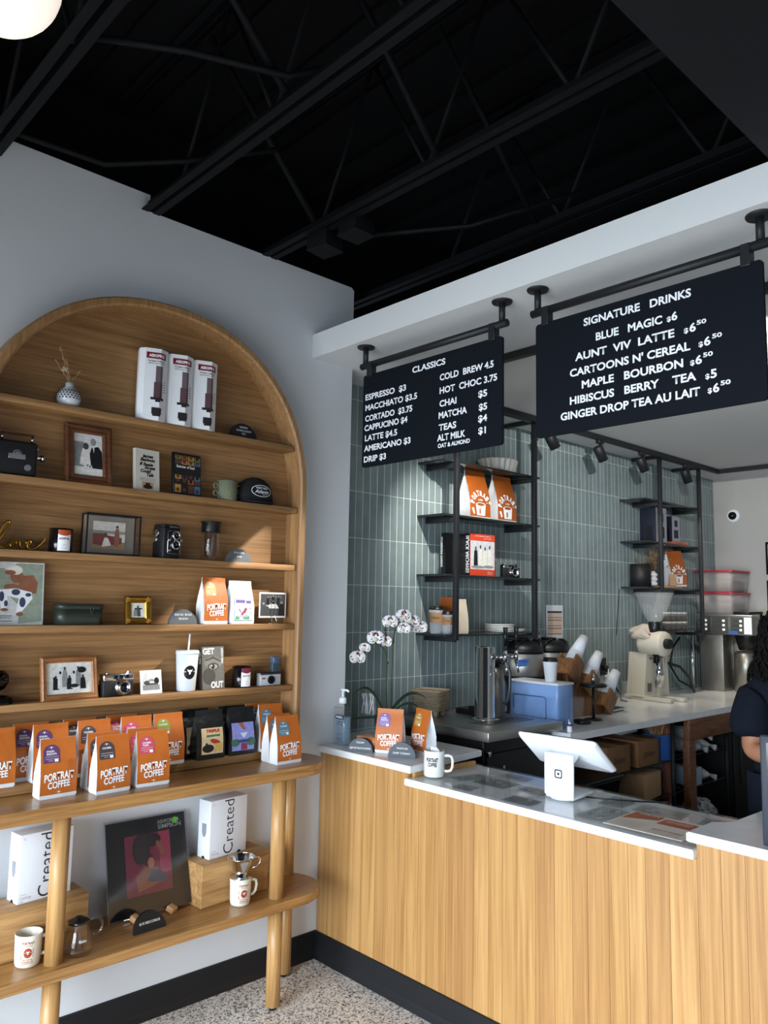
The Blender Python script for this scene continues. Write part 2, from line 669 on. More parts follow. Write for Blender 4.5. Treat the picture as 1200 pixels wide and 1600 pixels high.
# bridging angles between the joists (they run along the room)
blabs = ['black cross bridging rod slanting between the two leftmost roof joists', 'black cross bridging rod from the notch joist to the junction box joist',
         'black cross bridging rod in the middle of the dark ceiling', 'black cross bridging rod close to the soffit']
for i, (x, y0, y1) in enumerate(((0.95, -1.575, -0.96), (1.05, -0.96, -0.375), (0.35, -0.96, -0.375), (1.0, -0.375, 0.29))):
    o = obj('bridging_angle', B().cyl((x, y0 + .03, 3.17), (x, y1 - 0.03, 3.73), 0.014, n=6).cyl((x + 0.02, y0 + 0.03, 3.72), (x + 0.02, y1 - 0.03, 3.165), 0.014, n=6), joist_paint)
    tag(o, blabs[i], 'bridging', 'ceiling bridging')
cl = ['thin black conduit sagging across the top of the dark ceiling', 'thin black conduit along the top of the white wall', 'black conduit running beside the junction boxes']
for i, pts in enumerate((((0.7, -1.57, 3.2), (0.9, -1.3, 3.18), (1.0, -1.0, 3.2), (1.15, -0.85, 3.25)),
                         ((0.06, -2.2, 3.25), (0.06, -1.6, 3.2), (0.1, -1.2, 3.2), (0.3, -0.98, 3.22), (0.5, -0.7, 3.3)),
                         ((0.25, -0.3, 3.16), (0.5, -0.1, 3.17), (0.8, 0.1, 3.17), (1.2, 0.3, 3.24)))):
    tag(obj('conduit', B().tube(pts, 0.011, 8), joist_paint), cl[i], 'conduit', 'ceiling conduits')
jb = ['black square junction box beside the joist, the one nearer the soffit', 'black square junction box beside the joist, the one nearer the wall']
for i, (x, y, z) in enumerate(((0.52, -0.30, 3.12), (0.35, -0.33, 3.1))):
    t = thing('junction_box', jb[i], 'junction box', (x, y, z), 0.15 * i, 'ceiling junction boxes')
    obj('box_body', B().box((0, 0, 0), (0.11, 0.11, 0.07), 0.004), joist_paint, t)
    obj('cover_plate', B().box((0, 0, -0.037), (0.116, 0.116, 0.004)), joist_paint, t)
struct('trim_deck_ribs', (lambda bb: [bb.box((3.1, -4.4 + 0.3 * i, 3.76), (7.0, 0.1, 0.03)) for i in range(31)] and bb)(B()), black_deck)
# ================================================================== COUNTER
t = thing('service_counter', 'oak fronted service counter of vertical planks beside the white wall', 'counter', (0, 0, 0))
pl = B()
x = 0.004
rr = random.Random(4)
while x < 4.1:
    w = rr.choice((0.058, 0.07, 0.078, 0.086, 0.064))
    if x < 0.575 < x + w:
        w = 0.575 - x
    elif x < 1.772 < x + w:
        w = 1.772 - x
    elif 0 < 0.575 - (x + w) < 0.03:
        w = 0.575 - x
    elif 0 < 1.772 - (x + w) < 0.03:
        w = 1.772 - x
    z1 = 0.886 if x < 0.57 or x > 1.771 else 0.838
    pl.box((x + w / 2 - 0.0005, 0.012, (0.108 + z1) / 2), (w - 0.0012, 0.022, z1 - 0.108))
    x += w
obj('plank_front', pl, oak_planks, t)
cb = B()
cb.box((2.05, 0.03, 0.45), (4.1, 0.012, 0.7))
cb.box((0.28, 0.24, 0.44), (0.5, 0.4, 0.87)).box((2.95, 0.22, 0.44), (2.25, 0.36, 0.87)).box((1.17, 0.20, 0.06), (1.2, 0.3, 0.1))
cb.box((1.17, 0.375, 0.42), (1.2, 0.02, 0.82))
obj('carcass', cb, matte_black, t)
obj('end_panel', B().box((0.583, 0.21, 0.8755), (0.014, 0.38, 0.02)), oak_planks, t, label='oak end panel under the raised ledge')


def slab(name, poly, z0, z1, label, bev=0.003):
    bb = B().prism(poly, z0, z1, 'z')
    es = [e for e in bb.bm.edges if abs(e.verts[0].co.z - e.verts[1].co.z) < 1e-6]
    bmesh.ops.bevel(bb.bm, geom=es, offset=bev, segments=2, affect='EDGES')
    return tag(obj(name, bb, quartz), label, 'worktop', 'white quartz worktops')
slab('worktop', [(0.001, -0.015), (0.598, -0.015), (0.54, 0.50), (-0.188, 0.50), (-0.188, 0.142), (0.001, 0.142)], 0.886, 0.914,
     'white quartz worktop on the raised ledge at the wall, under the hand sanitiser')
slab('worktop', [(0.572, -0.022), (1.772, -0.022), (1.772, 0.42), (0.572, 0.42)], 0.838, 0.865,
     'white quartz worktop of the lower pay counter with pictures under glass')
slab('worktop', [(1.752, -0.022), (4.2, -0.022), (4.2, 0.43), (1.80, 0.43), (1.80, 0.19), (1.775, 0.165), (1.752, 0.145)], 0.886, 0.914,
     'white quartz worktop of the raised counter at the right edge')
# ------------------------------------------------------------------ menu boards
def menu(name, label, cx, w, lines, small=()):
    t = thing(name, label, 'menu board', (cx, -0.045, 2.37), 0, 'hanging menu boards')
    bd = B().prism(rrect(w, 0.418, 0.012), -0.006, 0.006, 'y')
    obj('board', bd, board_black, t)
    bar = obj('hanging_bar', B().cyl((-w / 2 - 0.02, 0.0, 0.256), (w / 2 + 0.02, 0.0, 0.256), 0.0145, n=16), black_steel, t)
    for s in (-1, 1):
        st = obj('stem', B().cyl((s * (w / 2 - 0.005), 0, 0.268), (s * (w / 2 - 0.005), 0, 0.346), 0.0125, n=16), black_steel, t)
        obj('flange', B().lathe([(0.0, -0.005), (0.038, -0.005), (0.04, 0), (0.04, 0.0015)], (s * (w / 2 - 0.005), 0, 0.3435), 24), black_steel, st)
        obj('hook_strap', B().box((s * (w / 2 - 0.045), 0, 0.232), (0.03, 0.034, 0.07), 0.003).box((s * (w / 2 - 0.045), -0.0065, 0.203), (0.034, 0.003, 0.004)), black_steel, t)
    for s, x0, x1, z, h in lines:
        obj('menu_line', text_mesh(s, x1 - x0, h, 0.03, 'LEFT'), letter_white, t, (x0, -0.0068, z))
    return t
H1 = 0.0265
menu('menu_board', 'smaller black hanging menu board headed CLASSICS, left of the pair', 0.697, 0.786,
     [("CLASSICS", -0.083, 0.105, 0.160, 0.026), ("ESPRESSO  $3", -0.377, -0.119, 0.094, H1), ("MACCHIATO $3.5", -0.376, -0.053, 0.046, H1),
      ("CORTADO  $3.75", -0.376, -0.08, -0.003, H1), ("CAPPUCINO $4", -0.379, -0.108, -0.046, H1), ("LATTE $4.5", -0.375, -0.169, -0.092, H1),
      ("AMERICANO $3", -0.379, -0.088, -0.138, H1), ("DRIP $3", -0.379, -0.236, -0.187, H1), ("COLD  BREW 4.5", 0.075, 0.353, 0.096, H1),
      ("HOT  CHOC 3.75", 0.075, 0.37, 0.041, H1), ("CHAI", 0.075, 0.166, -0.013, H1), ("$5", 0.278, 0.322, -0.011, H1), ("MATCHA", 0.071, 0.221, -0.061, H1),
      ("$5", 0.281, 0.322, -0.063, H1), ("TEAS", 0.072, 0.166, -0.111, H1), ("$4", 0.278, 0.322, -0.108, H1), ("ALT MILK", 0.064, 0.213, -0.153, H1),
      ("$1", 0.279, 0.316, -0.155, H1), ("OAT & ALMOND", 0.068, 0.237, -0.181, 0.017)])
H2 = 0.027
menu('menu_board', 'larger black hanging menu board headed SIGNATURE DRINKS, right of the pair', 1.642, 0.796,
     [("SIGNATURE   DRINKS", -0.198, 0.184, 0.156, H2), ("BLUE   MAGIC", -0.151, 0.088, 0.094, H2), ("$", 0.103, 0.117, 0.094, 0.016), ("6", 0.119, 0.138, 0.094, H2),
      ("AUNT  VIV  LATTE", -0.233, 0.127, 0.04, H2), ("$", 0.158, 0.172, 0.043, 0.016), ("6", 0.176, 0.196, 0.043, H2), ("50", 0.199, 0.229, 0.06, 0.014),
      ("CARTOONS N' CEREAL", -0.255, 0.177, -0.013, H2), ("$", 0.203, 0.217, -0.011, 0.016), ("6", 0.22, 0.24, -0.011, H2), ("50", 0.245, 0.275, 0.006, 0.014),
      ("MAPLE   BOURBON", -0.208, 0.153, -0.062, H2), ("$", 0.175, 0.189, -0.063, 0.016), ("6", 0.192, 0.212, -0.063, H2), ("50", 0.216, 0.246, -0.046, 0.014),
      ("HIBISCUS   BERRY    TEA", -0.256, 0.193, -0.111, H2), ("$", 0.221, 0.234, -0.115, 0.016), ("5", 0.237, 0.256, -0.115, H2),
      ("GINGER DROP TEA AU LAIT", -0.294, 0.204, -0.161, H2), ("$", 0.227, 0.24, -0.16, 0.016), ("6", 0.243, 0.262, -0.16, H2), ("50", 0.266, 0.296, -0.143, 0.014)])

# ------------------------------------------------------------------ globe pendant (its lower edge shows in the top left corner)
t = thing('globe_pendant', 'white glass globe pendant lamp lit in the top left corner', 'pendant lamp', (1.285, -1.912, 2.819))
gm = mat('lit_opal_glass', 'fff1e4', 0.2, emit=0.75)
obj('globe', B().sphere((0, 0, 0), 0.115, u=32, v=20), gm, t)
obj('cord', B().cyl((0, 0, 0.15), (0, 0, 0.95), 0.004, n=8), matte_black, t)
obj('cap', B().cyl((0, 0, 0.105), (0, 0, 0.17), 0.03, 0.022, 20), matte_black, t)
# ------------------------------------------------------------------ ceiling track with spot heads
t = thing('lighting_track', 'black ceiling lighting track forming a rectangle over the kitchen worktop', 'lighting track')
obj('track', B().box((0.08, 2.285, 2.697), (0.035, 3.665, 0.032)), black_steel, t)
obj('track', B().box((1.5, 0.47, 2.697), (2.875, 0.035, 0.032)), black_steel, t)
obj('track', B().box((1.5, 4.1, 2.697), (2.875, 0.035, 0.032)), black_steel, t)


def track_head(x, y, tgt, label, power, angle, col=(1.0, 0.9, 0.76), lit=True):
    t = thing('track_spotlight', label, 'spotlight', (x, y, 2.681), 0, 'track spotlights')
    obj('adapter', B().box((0, 0, -0.012), (0.03, 0.06, 0.026), 0.003), black_steel, t)
    obj('stem', B().cyl((0, 0, -0.02), (0, 0, -0.075), 0.007, n=10), black_steel, t)
    d = (Vector(tgt) - Vector((x, y, 2.6))).normalized()
    c = Vector((0, 0, -0.085))
    hb = B()
    q = d.to_track_quat('Z', 'Y')
    R = []
    for r, z in ((0.001, -0.045), (0.031, -0.045), (0.034, -0.04), (0.034, 0.06), (0.03, 0.06), (0.027, 0.045), (0.001, 0.045)):
        R.append([c + q @ Vector((r * math.cos(a * PI / 12), r * math.sin(a * PI / 12), z)) for a in range(24)])
    obj('lamp_head', hb.rings(R), black_steel, t)
    o = obj('lens', B().cyl(c + d * 0.046, c + d * 0.05, 0.026, n=20), mat('lit_lens', 'fff2dc', 0.2, emit=9.0) if lit else steel, t)
    if power:
        s = spot('track_beam', Vector((x, y, 2.681)) + c + d * 0.075, tgt, power, angle, col, 0.8)
    return t
# ================================================================== ARCHED CABINET ON THE LEFT WALL
YC, AW = -0.905, 0.697


def arch(off, z0=0.912):
    """half outline (right to left) of the arch, inset by off; y,z"""
    a, b, zc = AW - off, 0.695 - off, 2.03
    P = [(YC + a, z0)]
    for i in range(41):
        th = PI * i / 40
        c, s = math.cos(th), math.sin(th)
        P.append((YC + a * math.copysign(abs(c) ** (2 / 2.15), c), zc + b * abs(s) ** (2 / 2.15)))
    P.append((YC - a, z0))
    return P


t = thing('arched_cabinet', 'tall arched oak display cabinet mounted on the white wall', 'cabinet', (0, 0, 0))
fb = B()
for k, (o0, o1, x0, x1, mi) in enumerate(((0, 0.032, 0.004, 0.12, 0),)):
    secs = []
    for off, x in ((0.0, 0.002), (0.0, 0.112), (0.006, 0.12), (0.026, 0.12), (0.034, 0.112), (0.034, 0.002)):
        secs.append([(x, y, z) for y, z in arch(off)])
    secs.append(secs[0])
    for a, b2 in zip(secs, secs[1:]):
        fb.rings([a, b2], 0, True, (False, False), False)
bmesh.ops.remove_doubles(fb.bm, verts=fb.bm.verts, dist=1e-5)
fr = obj('arch_frame', fb, oak_cab_z, t)
md = fr.modifiers.new('e', 'EDGE_SPLIT')
md.split_angle = math.radians(35)
obj('back_panel', B().prism(arch(0.03, 0.913), 0.003, 0.014, 'x'), oak_cab_y, t)


def arch_half(z):
    if z < 2.03:
        return AW - 0.036
    s = (z - 2.03) / (0.695 - 0.034)
    return (AW - 0.034) * max(0.0, 1 - s ** 2.15) ** (1 / 2.15) - 0.002


SH = {1: 2.252, 2: 1.978, 3: 1.724, 4: 1.469, 5: 1.208}
for k, z in SH.items():
    h = arch_half(z) 
    obj('shelf', B().box((0.057, YC, z - 0.0125), (0.086, 2 * h, 0.025), 0.002), oak_cab_y, t)
obj('base_board', B().box((0.057, YC, 0.93), (0.086, 2 * (AW - 0.036), 0.035), 0.002), oak_cab_y, t)
STEP = 0.9475
# ------------------------------------------------------------------ oak table below with rounded ends


def stadium(y0, y1, x0, x1, n=20):
    r = (x1 - x0)
    P = [(x0, y0 + 0.02)]
    # quarter round ends sweeping from the wall to the front edge
    P = []
    for i in range(n + 1):
        a = -PI / 2 + PI * i / n
        P.append((x0 + r / 2 + r / 2 * math.sin(a), y1 - r / 2 + (r / 2) * math.cos(a)))
    for i in range(n + 1):
        a = PI / 2 + PI * i / n
        P.append((x0 + r / 2 + r / 2 * math.sin(a), y0 + r / 2 + r / 2 * math.cos(a)))
    return P


def round_board(z0, z1, y0, y1, x1):
    bb = B().prism(stadium(y0, y1, 0.003, x1), z0, z1, 'z')
    es = [e for e in bb.bm.edges if abs(e.verts[0].co.z - e.verts[1].co.z) < 1e-6]
    bmesh.ops.bevel(bb.bm, geom=es, offset=0.011, segments=4, affect='EDGES')
    for f in bb.bm.faces:
        f.smooth = len(f.verts) <= 4
    return bb


t = thing('display_table', 'oak console table with rounded ends under the arched cabinet', 'table', (0, 0, 0))
TY0, TY1 = -1.655, -0.155
obj('tabletop', round_board(0.868, 0.911, TY0, TY1, 0.315), oak_table, t)
obj('lower_shelf', round_board(0.377, 0.411, TY0 + 0.01, TY1 - 0.005, 0.315), oak_table, t)
for (x, y) in ((0.255, -0.408), (0.062, -0.215), (0.255, -1.27), (0.062, -1.58)):
    bb = B()
    for z0, z1 in ((0.014, 0.378), (0.410, 0.869)):
        bb.cyl((x, y, z0), (x, y, z1), 0.0285, n=24)
    lg = obj('leg', bb, oak_leg, t)
    obj('foot', B().cyl((x, y, 0), (x, y, 0.015), 0.016, n=16), matte_black, lg)
TT, LS = 0.9115, 0.4115

# ================================================================== COFFEE BAGS
def bag_prof(w, d, h):
    """ring list (z, half width, half depth front) of a gusseted stand-up bag"""
    return [(0.0, 0.47 * w, 0.5 * d), (0.006, 0.5 * w, 0.5 * d), (0.4 * h, 0.5 * w, 0.47 * d), (0.55 * h, 0.495 * w, 0.37 * d), (0.7 * h, 0.487 * w, 0.24 * d),
            (0.84 * h, 0.48 * w, 0.11 * d), (0.91 * h, 0.48 * w, 0.035 * d), (h, 0.482 * w, 0.02 * d)]


def bag_front(prof, z):
    for (z0, w0, d0), (z1, w1, d1) in zip(prof, prof[1:]):
        if z0 <= z <= z1:
            f = (z - z0) / (z1 - z0)
            return w0 + (w1 - w0) * f, d0 + (d1 - d0) * f
    return prof[-1][1:]


def make_bag(w, d, h, label, cat='coffee bag', body=bag_white, panel=orange, tagc=None, top=('ETHIOPIA', 'PORTRAIT\nCOFFEE'), group=None, panel_z0=0.013, name='coffee_bag', wrap=True, sd=0):
    t = thing(name, label, cat, (0, 0, 0), 0, group)
    pr = bag_prof(w, d, h)
    bb = B()
    R = []
    rr = random.Random(sd + 3)
    for z, hw, hd in pr:
        g = hw * (1 - 0.22 * min(1, z / (0.6 * h)) * (1 if z < 0.9 * h else 0.3))
        cr = hd * (0.05 if z > 0 else 0)
        R.append([(-hw, -hd, z), (-hw * 0.4, -hd - cr, z), (hw * 0.4, -hd - cr, z), (hw, -hd, z), (g, 0, z), (hw, hd, z), (hw * 0.4, hd + cr, z), (-hw * 0.4, hd + cr, z), (-hw, hd, z), (-g, 0, z)])
    bb.rings(R)
    o = obj('bag_body', bb, body, t)
    md = o.modifiers.new('e', 'EDGE_SPLIT')
    md.split_angle = math.radians(50)

    def yf(x, z):
        hw, hd = bag_front(pr, z)
        cr = hd * 0.05
        a = abs(x) / hw
        return -(hd + cr * min(1, max(0, (1 - a) / 0.6)))
    if panel:
        fb2 = B()
        zs = [panel_z0 + (h - panel_z0) * i / 16 for i in range(17)]
        for s in (-1, 1):
            rows = []
            for z in zs:
                hw, _ = bag_front(pr, z)
                e = 0.0007
                rows.append([(f * hw, s * (-yf(f * hw, z) + e), z) for f in (-0.995, -0.7, -0.4, -0.13, 0.13, 0.4, 0.7, 0.995)])
            fb2.rings(rows, 0, True, (False, False), False)
        obj('front_panel', fb2, panel, t)

    def drape(x, z):
        return (x, yf(x, z) - 0.0014, z)
    return t, drape, pr


def dome_rows(cx, z0, wid, hei):
    """arched label outline as rows"""
    r = wid / 2
    rows = [(z0, r)]
    zc = z0 + hei - r * 0.92
    rows.append((zc, r))
    for i in range(1, 9):
        a = PI / 2 * i / 8
        rows.append((zc + r * 0.92 * math.sin(a), max(r * math.cos(a), 0.0006)))
    # refine the straight part
    out_ = []
    for (za, ra), (zb, rb) in zip(rows, rows[1:]):
        k = 4 if zb - za > 0.01 else 1
        for i in range(k):
            out_.append((za + (zb - za) * i / k, ra + (rb - ra) * i / k))
    out_.append(rows[-1])
    return out_


def dome_label(parent, drape, cx, z0, wid, hei, m, lift=0.0):
    bb = B()
    R = []
    for z, r in dome_rows(cx, z0, wid, hei):
        R.append([Vector(drape(cx + r * f, z)) + Vector((0, -lift, 0)) for f in (-1, -0.33, 0.33, 1)])
    bb.rings(R, 0, False, (False, False), False)
    return obj('label', bb, m, parent)


LC = {'purple': '5b3a68', 'charcoal': '463c42', 'pink': 'c2486a', 'green': '8c9440', 'blue': '5d7f90', 'amber': 'b68a3a', 'violet': '7a5a9a'}
LT = {'purple': 'ETHIOPIA\nBARICHATA', 'charcoal': 'COLOMBIA', 'pink': 'COLOMBIA\nTOLIMA', 'green': 'EL SALVADOR', 'blue': 'TONI', 'amber': 'PANAMA', 'violet': 'ETHIOPIA\nBARICHATA'}


def logo_mesh(b, cx, cz, s, drape):
    """the small horned cup mark between two dashes"""
    for pts in ([(-0.5, 0.45), (-0.28, 0.3), (0.28, 0.3), (0.5, 0.45), (0.42, 0.05), (0.2, -0.05), (0.12, -0.5), (-0.12, -0.5), (-0.2, -0.05), (-0.42, 0.05)],
                [(-1.1, 0.02), (-0.7, 0.02), (-0.7, -0.08), (-1.1, -0.08)], [(0.7, 0.02), (1.1, 0.02), (1.1, -0.08), (0.7, -0.08)]):
        b.poly([drape(cx + x * s, cz + z * s) for x, z in pts])


def orange_bag(col, label, group=None, w=0.123, d=0.055, h=0.188):
    t, drape, pr = make_bag(w, d, h, label, group=group, sd=len(label))
    lab = dome_label(t, drape, -0.19 * w, 0.60 * h, 0.44 * w, 0.30 * h, mat('label_' + col, LC[col], 0.45), 0.0003)
    dd = lambda x, z: tuple(Vector(drape(x, z)) + Vector((0, -0.0008, 0)))
    cx = -0.19 * w
    bb = B()
    logo_mesh(bb, cx, 0.853 * h, 0.008, dd)
    for z, wd in ((0.70, 0.36), (0.665, 0.36), (0.635, 0.2)):
        bb.poly([dd(cx - wd * w / 2, z * h), dd(cx + (wd - 0.36 * 0.5) * w if z < 0.65 else cx + wd * w / 2, z * h), dd(cx + (wd - 0.18) * w if z < 0.65 else cx + wd * w / 2, z * h + 0.0008), dd(cx - wd * w / 2, z * h + 0.0008)])
    bb.poly([dd(cx + 0.07 * w, 0.615 * h), dd(cx + 0.17 * w, 0.615 * h), dd(cx + 0.17 * w, 0.66 * h), dd(cx + 0.07 * w, 0.66 * h)])
    obj('label_print', bb, letter_white, lab)
    obj('label_lettering', text_mesh(LT[col], 0.27 * w, 0.0058, 0.03, mapf=lambda x, z: dd(cx + x, 0.775 * h + z)), letter_white, lab)
    tl_ = lambda x, z: dd(x + 0.0, z)
    ms = []
    for s, wd, z, hh in (('PORTRAIT', 0.80, 0.318, 0.024), ('COFFEE', 0.6, 0.178, 0.022)):
        ms.append((text_mesh(s, wd * w, hh, 0.03, mapf=lambda x, q, z=z: dd(x, z * h + q + 0.05 * x - 1.3 * x * x * (1 if z > 0.25 else 0))), (0, 0, 0)))
    bb = B()
    logo_mesh(bb, 0, 0.105 * h, 0.0075, dd)
    ms.append((bb.mesh('l'), (0, 0, 0)))
    join('lettering', ms, letter_white, t)
    # thin fold lines on the white gusset
    return t


bags = {}
xs = {'F': 0.19, 'B': 0.12, 'S': 0.1, 'K': 0.036}
T_, S_ = TT, STEP
ORD = [('purple', 'orange coffee bag with purple label at the table edge, leftmost of the front three', 0.187, -1.273, T_, 0.05),
       ('purple', 'orange coffee bag with purple label on the oak step, right behind the front purple one', 0.1, -1.266, S_, 0),
       ('purple', 'orange coffee bag with purple label standing furthest back, left of the other purple ones', 0.0435, -1.312, S_, 0),
       ('charcoal', 'orange coffee bag with charcoal label at the table edge, middle of the front three', 0.235, -1.106, T_, 0.06),
       ('charcoal', 'orange coffee bag with charcoal label tucked behind the front charcoal one on the tabletop', 0.157, -1.103, T_, 0.03),
       ('charcoal', 'orange coffee bag with charcoal label on the front of the oak step', 0.1, -1.114, S_, 0),
       ('charcoal', 'orange coffee bag with charcoal label furthest back against the cabinet panel', 0.0435, -1.143, S_, 0),
       ('pink', 'orange coffee bag with pink label at the table edge, rightmost of the front three', 0.2275, -0.955, T_, -0.02),
       ('pink', 'orange coffee bag with pink label tucked behind the front pink one on the tabletop', 0.157, -0.957, T_, 0),
       ('pink', 'orange coffee bag with pink label on the oak step, left of the green label', 0.1, -0.955, S_, 0),
       ('pink', 'orange coffee bag with pink label furthest back against the cabinet panel', 0.0435, -0.985, S_, 0),
       ('green', 'orange coffee bag with olive green label on the oak step, left of the black bags', 0.1, -0.827, S_, 0),
       ('amber', 'orange coffee bag cut off by the left edge of the photo', 0.1, -1.443, S_, 0),
       ('blue', 'orange coffee bag with blue label at the rounded right end of the table, foremost', 0.2135, -0.353, T_, 0.03),
       ('blue', 'orange coffee bag with blue label close behind the foremost blue one on the tabletop', 0.156, -0.352, T_, 0),
       ('blue', 'orange coffee bag with blue label standing on the oak step at its right end', 0.1, -0.358, S_, 0),
       ('blue', 'orange coffee bag with blue label furthest back at the right end', 0.0435, -0.383, S_, 0)]
for col, label, x, y, z, a in ORD:
    if col not in bags:
        bags[col] = orange_bag(col, label, 'orange coffee bags on the oak table')
        bags[col].location, bags[col].rotation_euler = (x, y, z), (0, 0, FX + a)
    else:
        dup(bags[col], (x, y, z), FX + a, label, 'orange coffee bags on the oak table')


def art_panel(name, parent, drape, cx, z0, w, h, base, blobs, lift=0.0006):
    """printed panel: base colour plus flat shapes (colour, polygon in 0..1)"""
    bb = B()
    n = 6
    R = [[Vector(drape(cx + (i / n - 0.5) * w, z0 + h * j / n)) + Vector((0, -lift, 0)) for i in range(n + 1)] for j in range(n + 1)]
    bb.rings(R, 0, False, (False, False), False)
    mats = [base]
    for k, (m, poly) in enumerate(blobs):
        if m not in mats:
            mats.append(m)
        bb.poly([Vector(drape(cx + (x - 0.5) * w, z0 + z * h)) + Vector((0, -lift - 0.0003 * (1 + k * 0.15), 0)) for x, z in poly], mats.index(m))
    return obj(name, bb, mats, parent)


def flat(mname, c):
    return mat('print_' + mname, c, 0.5, var=0.12, vscale=60)


def ell(cx, cz, rx, rz, n=14, a=0):
    return [(cx + rx * math.cos(2 * PI * i / n) * math.cos(a) - rz * math.sin(2 * PI * i / n) * math.sin(a), cz + rx * math.cos(2 * PI * i / n) * math.sin(a) + rz * math.sin(2 * PI * i / n) * math.cos(a)) for i in range(n)]


def rect(x0, z0, x1, z1):
    return [(x0, z0), (x1, z0), (x1, z1), (x0, z1)]


# black bags with picture labels
def black_bag(kind, label):
    w, d, h = 0.126, 0.055, 0.186
    t, drape, pr = make_bag(w, d, h, label, body=bag_black, panel=None, group='black coffee bags on the oak step')
    if kind == 0:
        blobs = [(flat('red', 'b8352c'), ell(0.62, 0.47, 0.25, 0.09, a=-0.3)), (flat('ink', '1d1c1c'), ell(0.3, 0.22, 0.27, 0.16)), (flat('ink', '1d1c1c'), ell(0.22, 0.33, 0.06, 0.12)),
                 (flat('gold', 'd8b45e'), rect(0.62, 0.08, 0.95, 0.4)), (flat('green', '3f7a4e'), rect(0.22, 0.66, 0.85, 0.74))]
        p = art_panel('picture_label', t, drape, 0.005, 0.02, 0.096, 0.098, flat('manila', 'dfc79a'), blobs)
        lettering('TRIPLE', flat('red', 'b8352c'), p, None, 0.062, 0.011, 0.05, mapf=lambda x, z: (x + 0.007, drape(x, 0.1 + z)[1] - 0.0016, 0.102 + z))
    else:
        blobs = [(flat('rose', 'd99a9a'), rect(0, 0.4, 1, 0.62)), (flat('leaf', '3f6b50'), ell(0.15, 0.3, 0.2, 0.14)), (flat('leaf', '3f6b50'), ell(0.85, 0.3, 0.2, 0.16)), (flat('plum', '8a2f45'), rect(0.4, 0.02, 0.68, 0.26)),
                 (flat('ice', 'cfd4e8'), [(0.36, 0.64), (0.68, 0.64), (0.57, 0.48), (0.47, 0.48)]), (flat('skin', 'a8604a'), [(0.3, 1.0), (0.5, 1.0), (0.62, 0.76), (0.55, 0.72), (0.45, 0.8)]), (flat('navy', '2f3f78'), ell(0.52, 0.34, 0.34, 0.06))]
        p = art_panel('picture_label', t, drape, 0.0, 0.018, 0.104, 0.108, flat('periwinkle', '8b8fd0'), blobs)
    return t


a = black_bag(0, 'black coffee bag with cream and red picture label on the oak step')
a.location, a.rotation_euler = (0.1, -0.65, S_), (0, 0, FX)
dup(a, (0.0435, -0.683, S_), FX, 'black coffee bag half hidden behind the one with the cream and red label', 'black coffee bags on the oak step')
a = black_bag(1, 'black coffee bag with lilac landscape picture label on the oak step')
a.location, a.rotation_euler = (0.1, -0.503, S_), (0, 0, FX)
dup(a, (0.0435, -0.51, S_), FX, 'black coffee bag half hidden behind the one with the lilac label', 'black coffee bags on the oak step')
# ================================================================== THINGS ON THE CABINET SHELVES (all face out from the wall)
def at_shelf(k, y, x=0.06):
    return (x, y, SH[k] + 0.0005)


def half_sign(label, loc, rz, m, lines, r=0.06, group='half round shelf signs', lean=0.12, h=None):
    t = thing('shelf_sign', label, 'sign', loc, rz, group)
    P = [(-r, 0.0), (r, 0.0)] + arc_pts(0, 0, r, 0, PI, 24)[1:-1]
    P = [(x, z * (h or r) / r) for x, z in P]
    bb = B().prism(P, -0.006, 0.006, 'y')
    for v in bb.bm.verts:
        v.co.y += v.co.z * lean
    obj('plaque', bb, m, t)
    ms = []
    for s, z, w in lines:
        ms.append((text_mesh(s, w, 0.0075, 0.02, mapf=lambda x, q, z=z: (x, -0.0066 + (z + q) * lean, z + q)), (0, 0, 0)))
    join('lettering', ms, mat('sign_lettering', 'd7d8d6', 0.6), t)
    return t


# shelf 1
t = thing('bud_vase', 'small round white bud vase with black triangle pattern on the top shelf', 'vase', at_shelf(1, -1.262, 0.058))
vb = B().lathe([(0.0, 0), (0.024, 0), (0.036, 0.01), (0.0425, 0.03), (0.041, 0.045), (0.032, 0.062), (0.0175, 0.072), (0.0155, 0.076), (0.0155, 0.09), (0.012, 0.09), (0.012, 0.075)], n=32, caps=(True, False))
obj('vase_body', vb, mat('vase_glaze', 'c9ccd2', 0.25), t)
tb_ = B()
for row in range(4):
    z = 0.027 + row * 0.0088
    r = 0.0428 - 0.00055 * row ** 2
    for k in range(22):
        a = 2 * PI * (k + 0.5 * (row % 2)) / 22
        rr_ = r + 0.0006
        w = 0.0042
        tb_.poly([(rr_ * math.cos(a - w / r), rr_ * math.sin(a - w / r), z), (rr_ * math.cos(a + w / r), rr_ * math.sin(a + w / r), z), (rr_ * math.cos(a), rr_ * math.sin(a), z + 0.0068)])
obj('triangle_pattern', tb_, matte_black, t)
dry = mat('dried_straw', 'b79d78', 0.8)
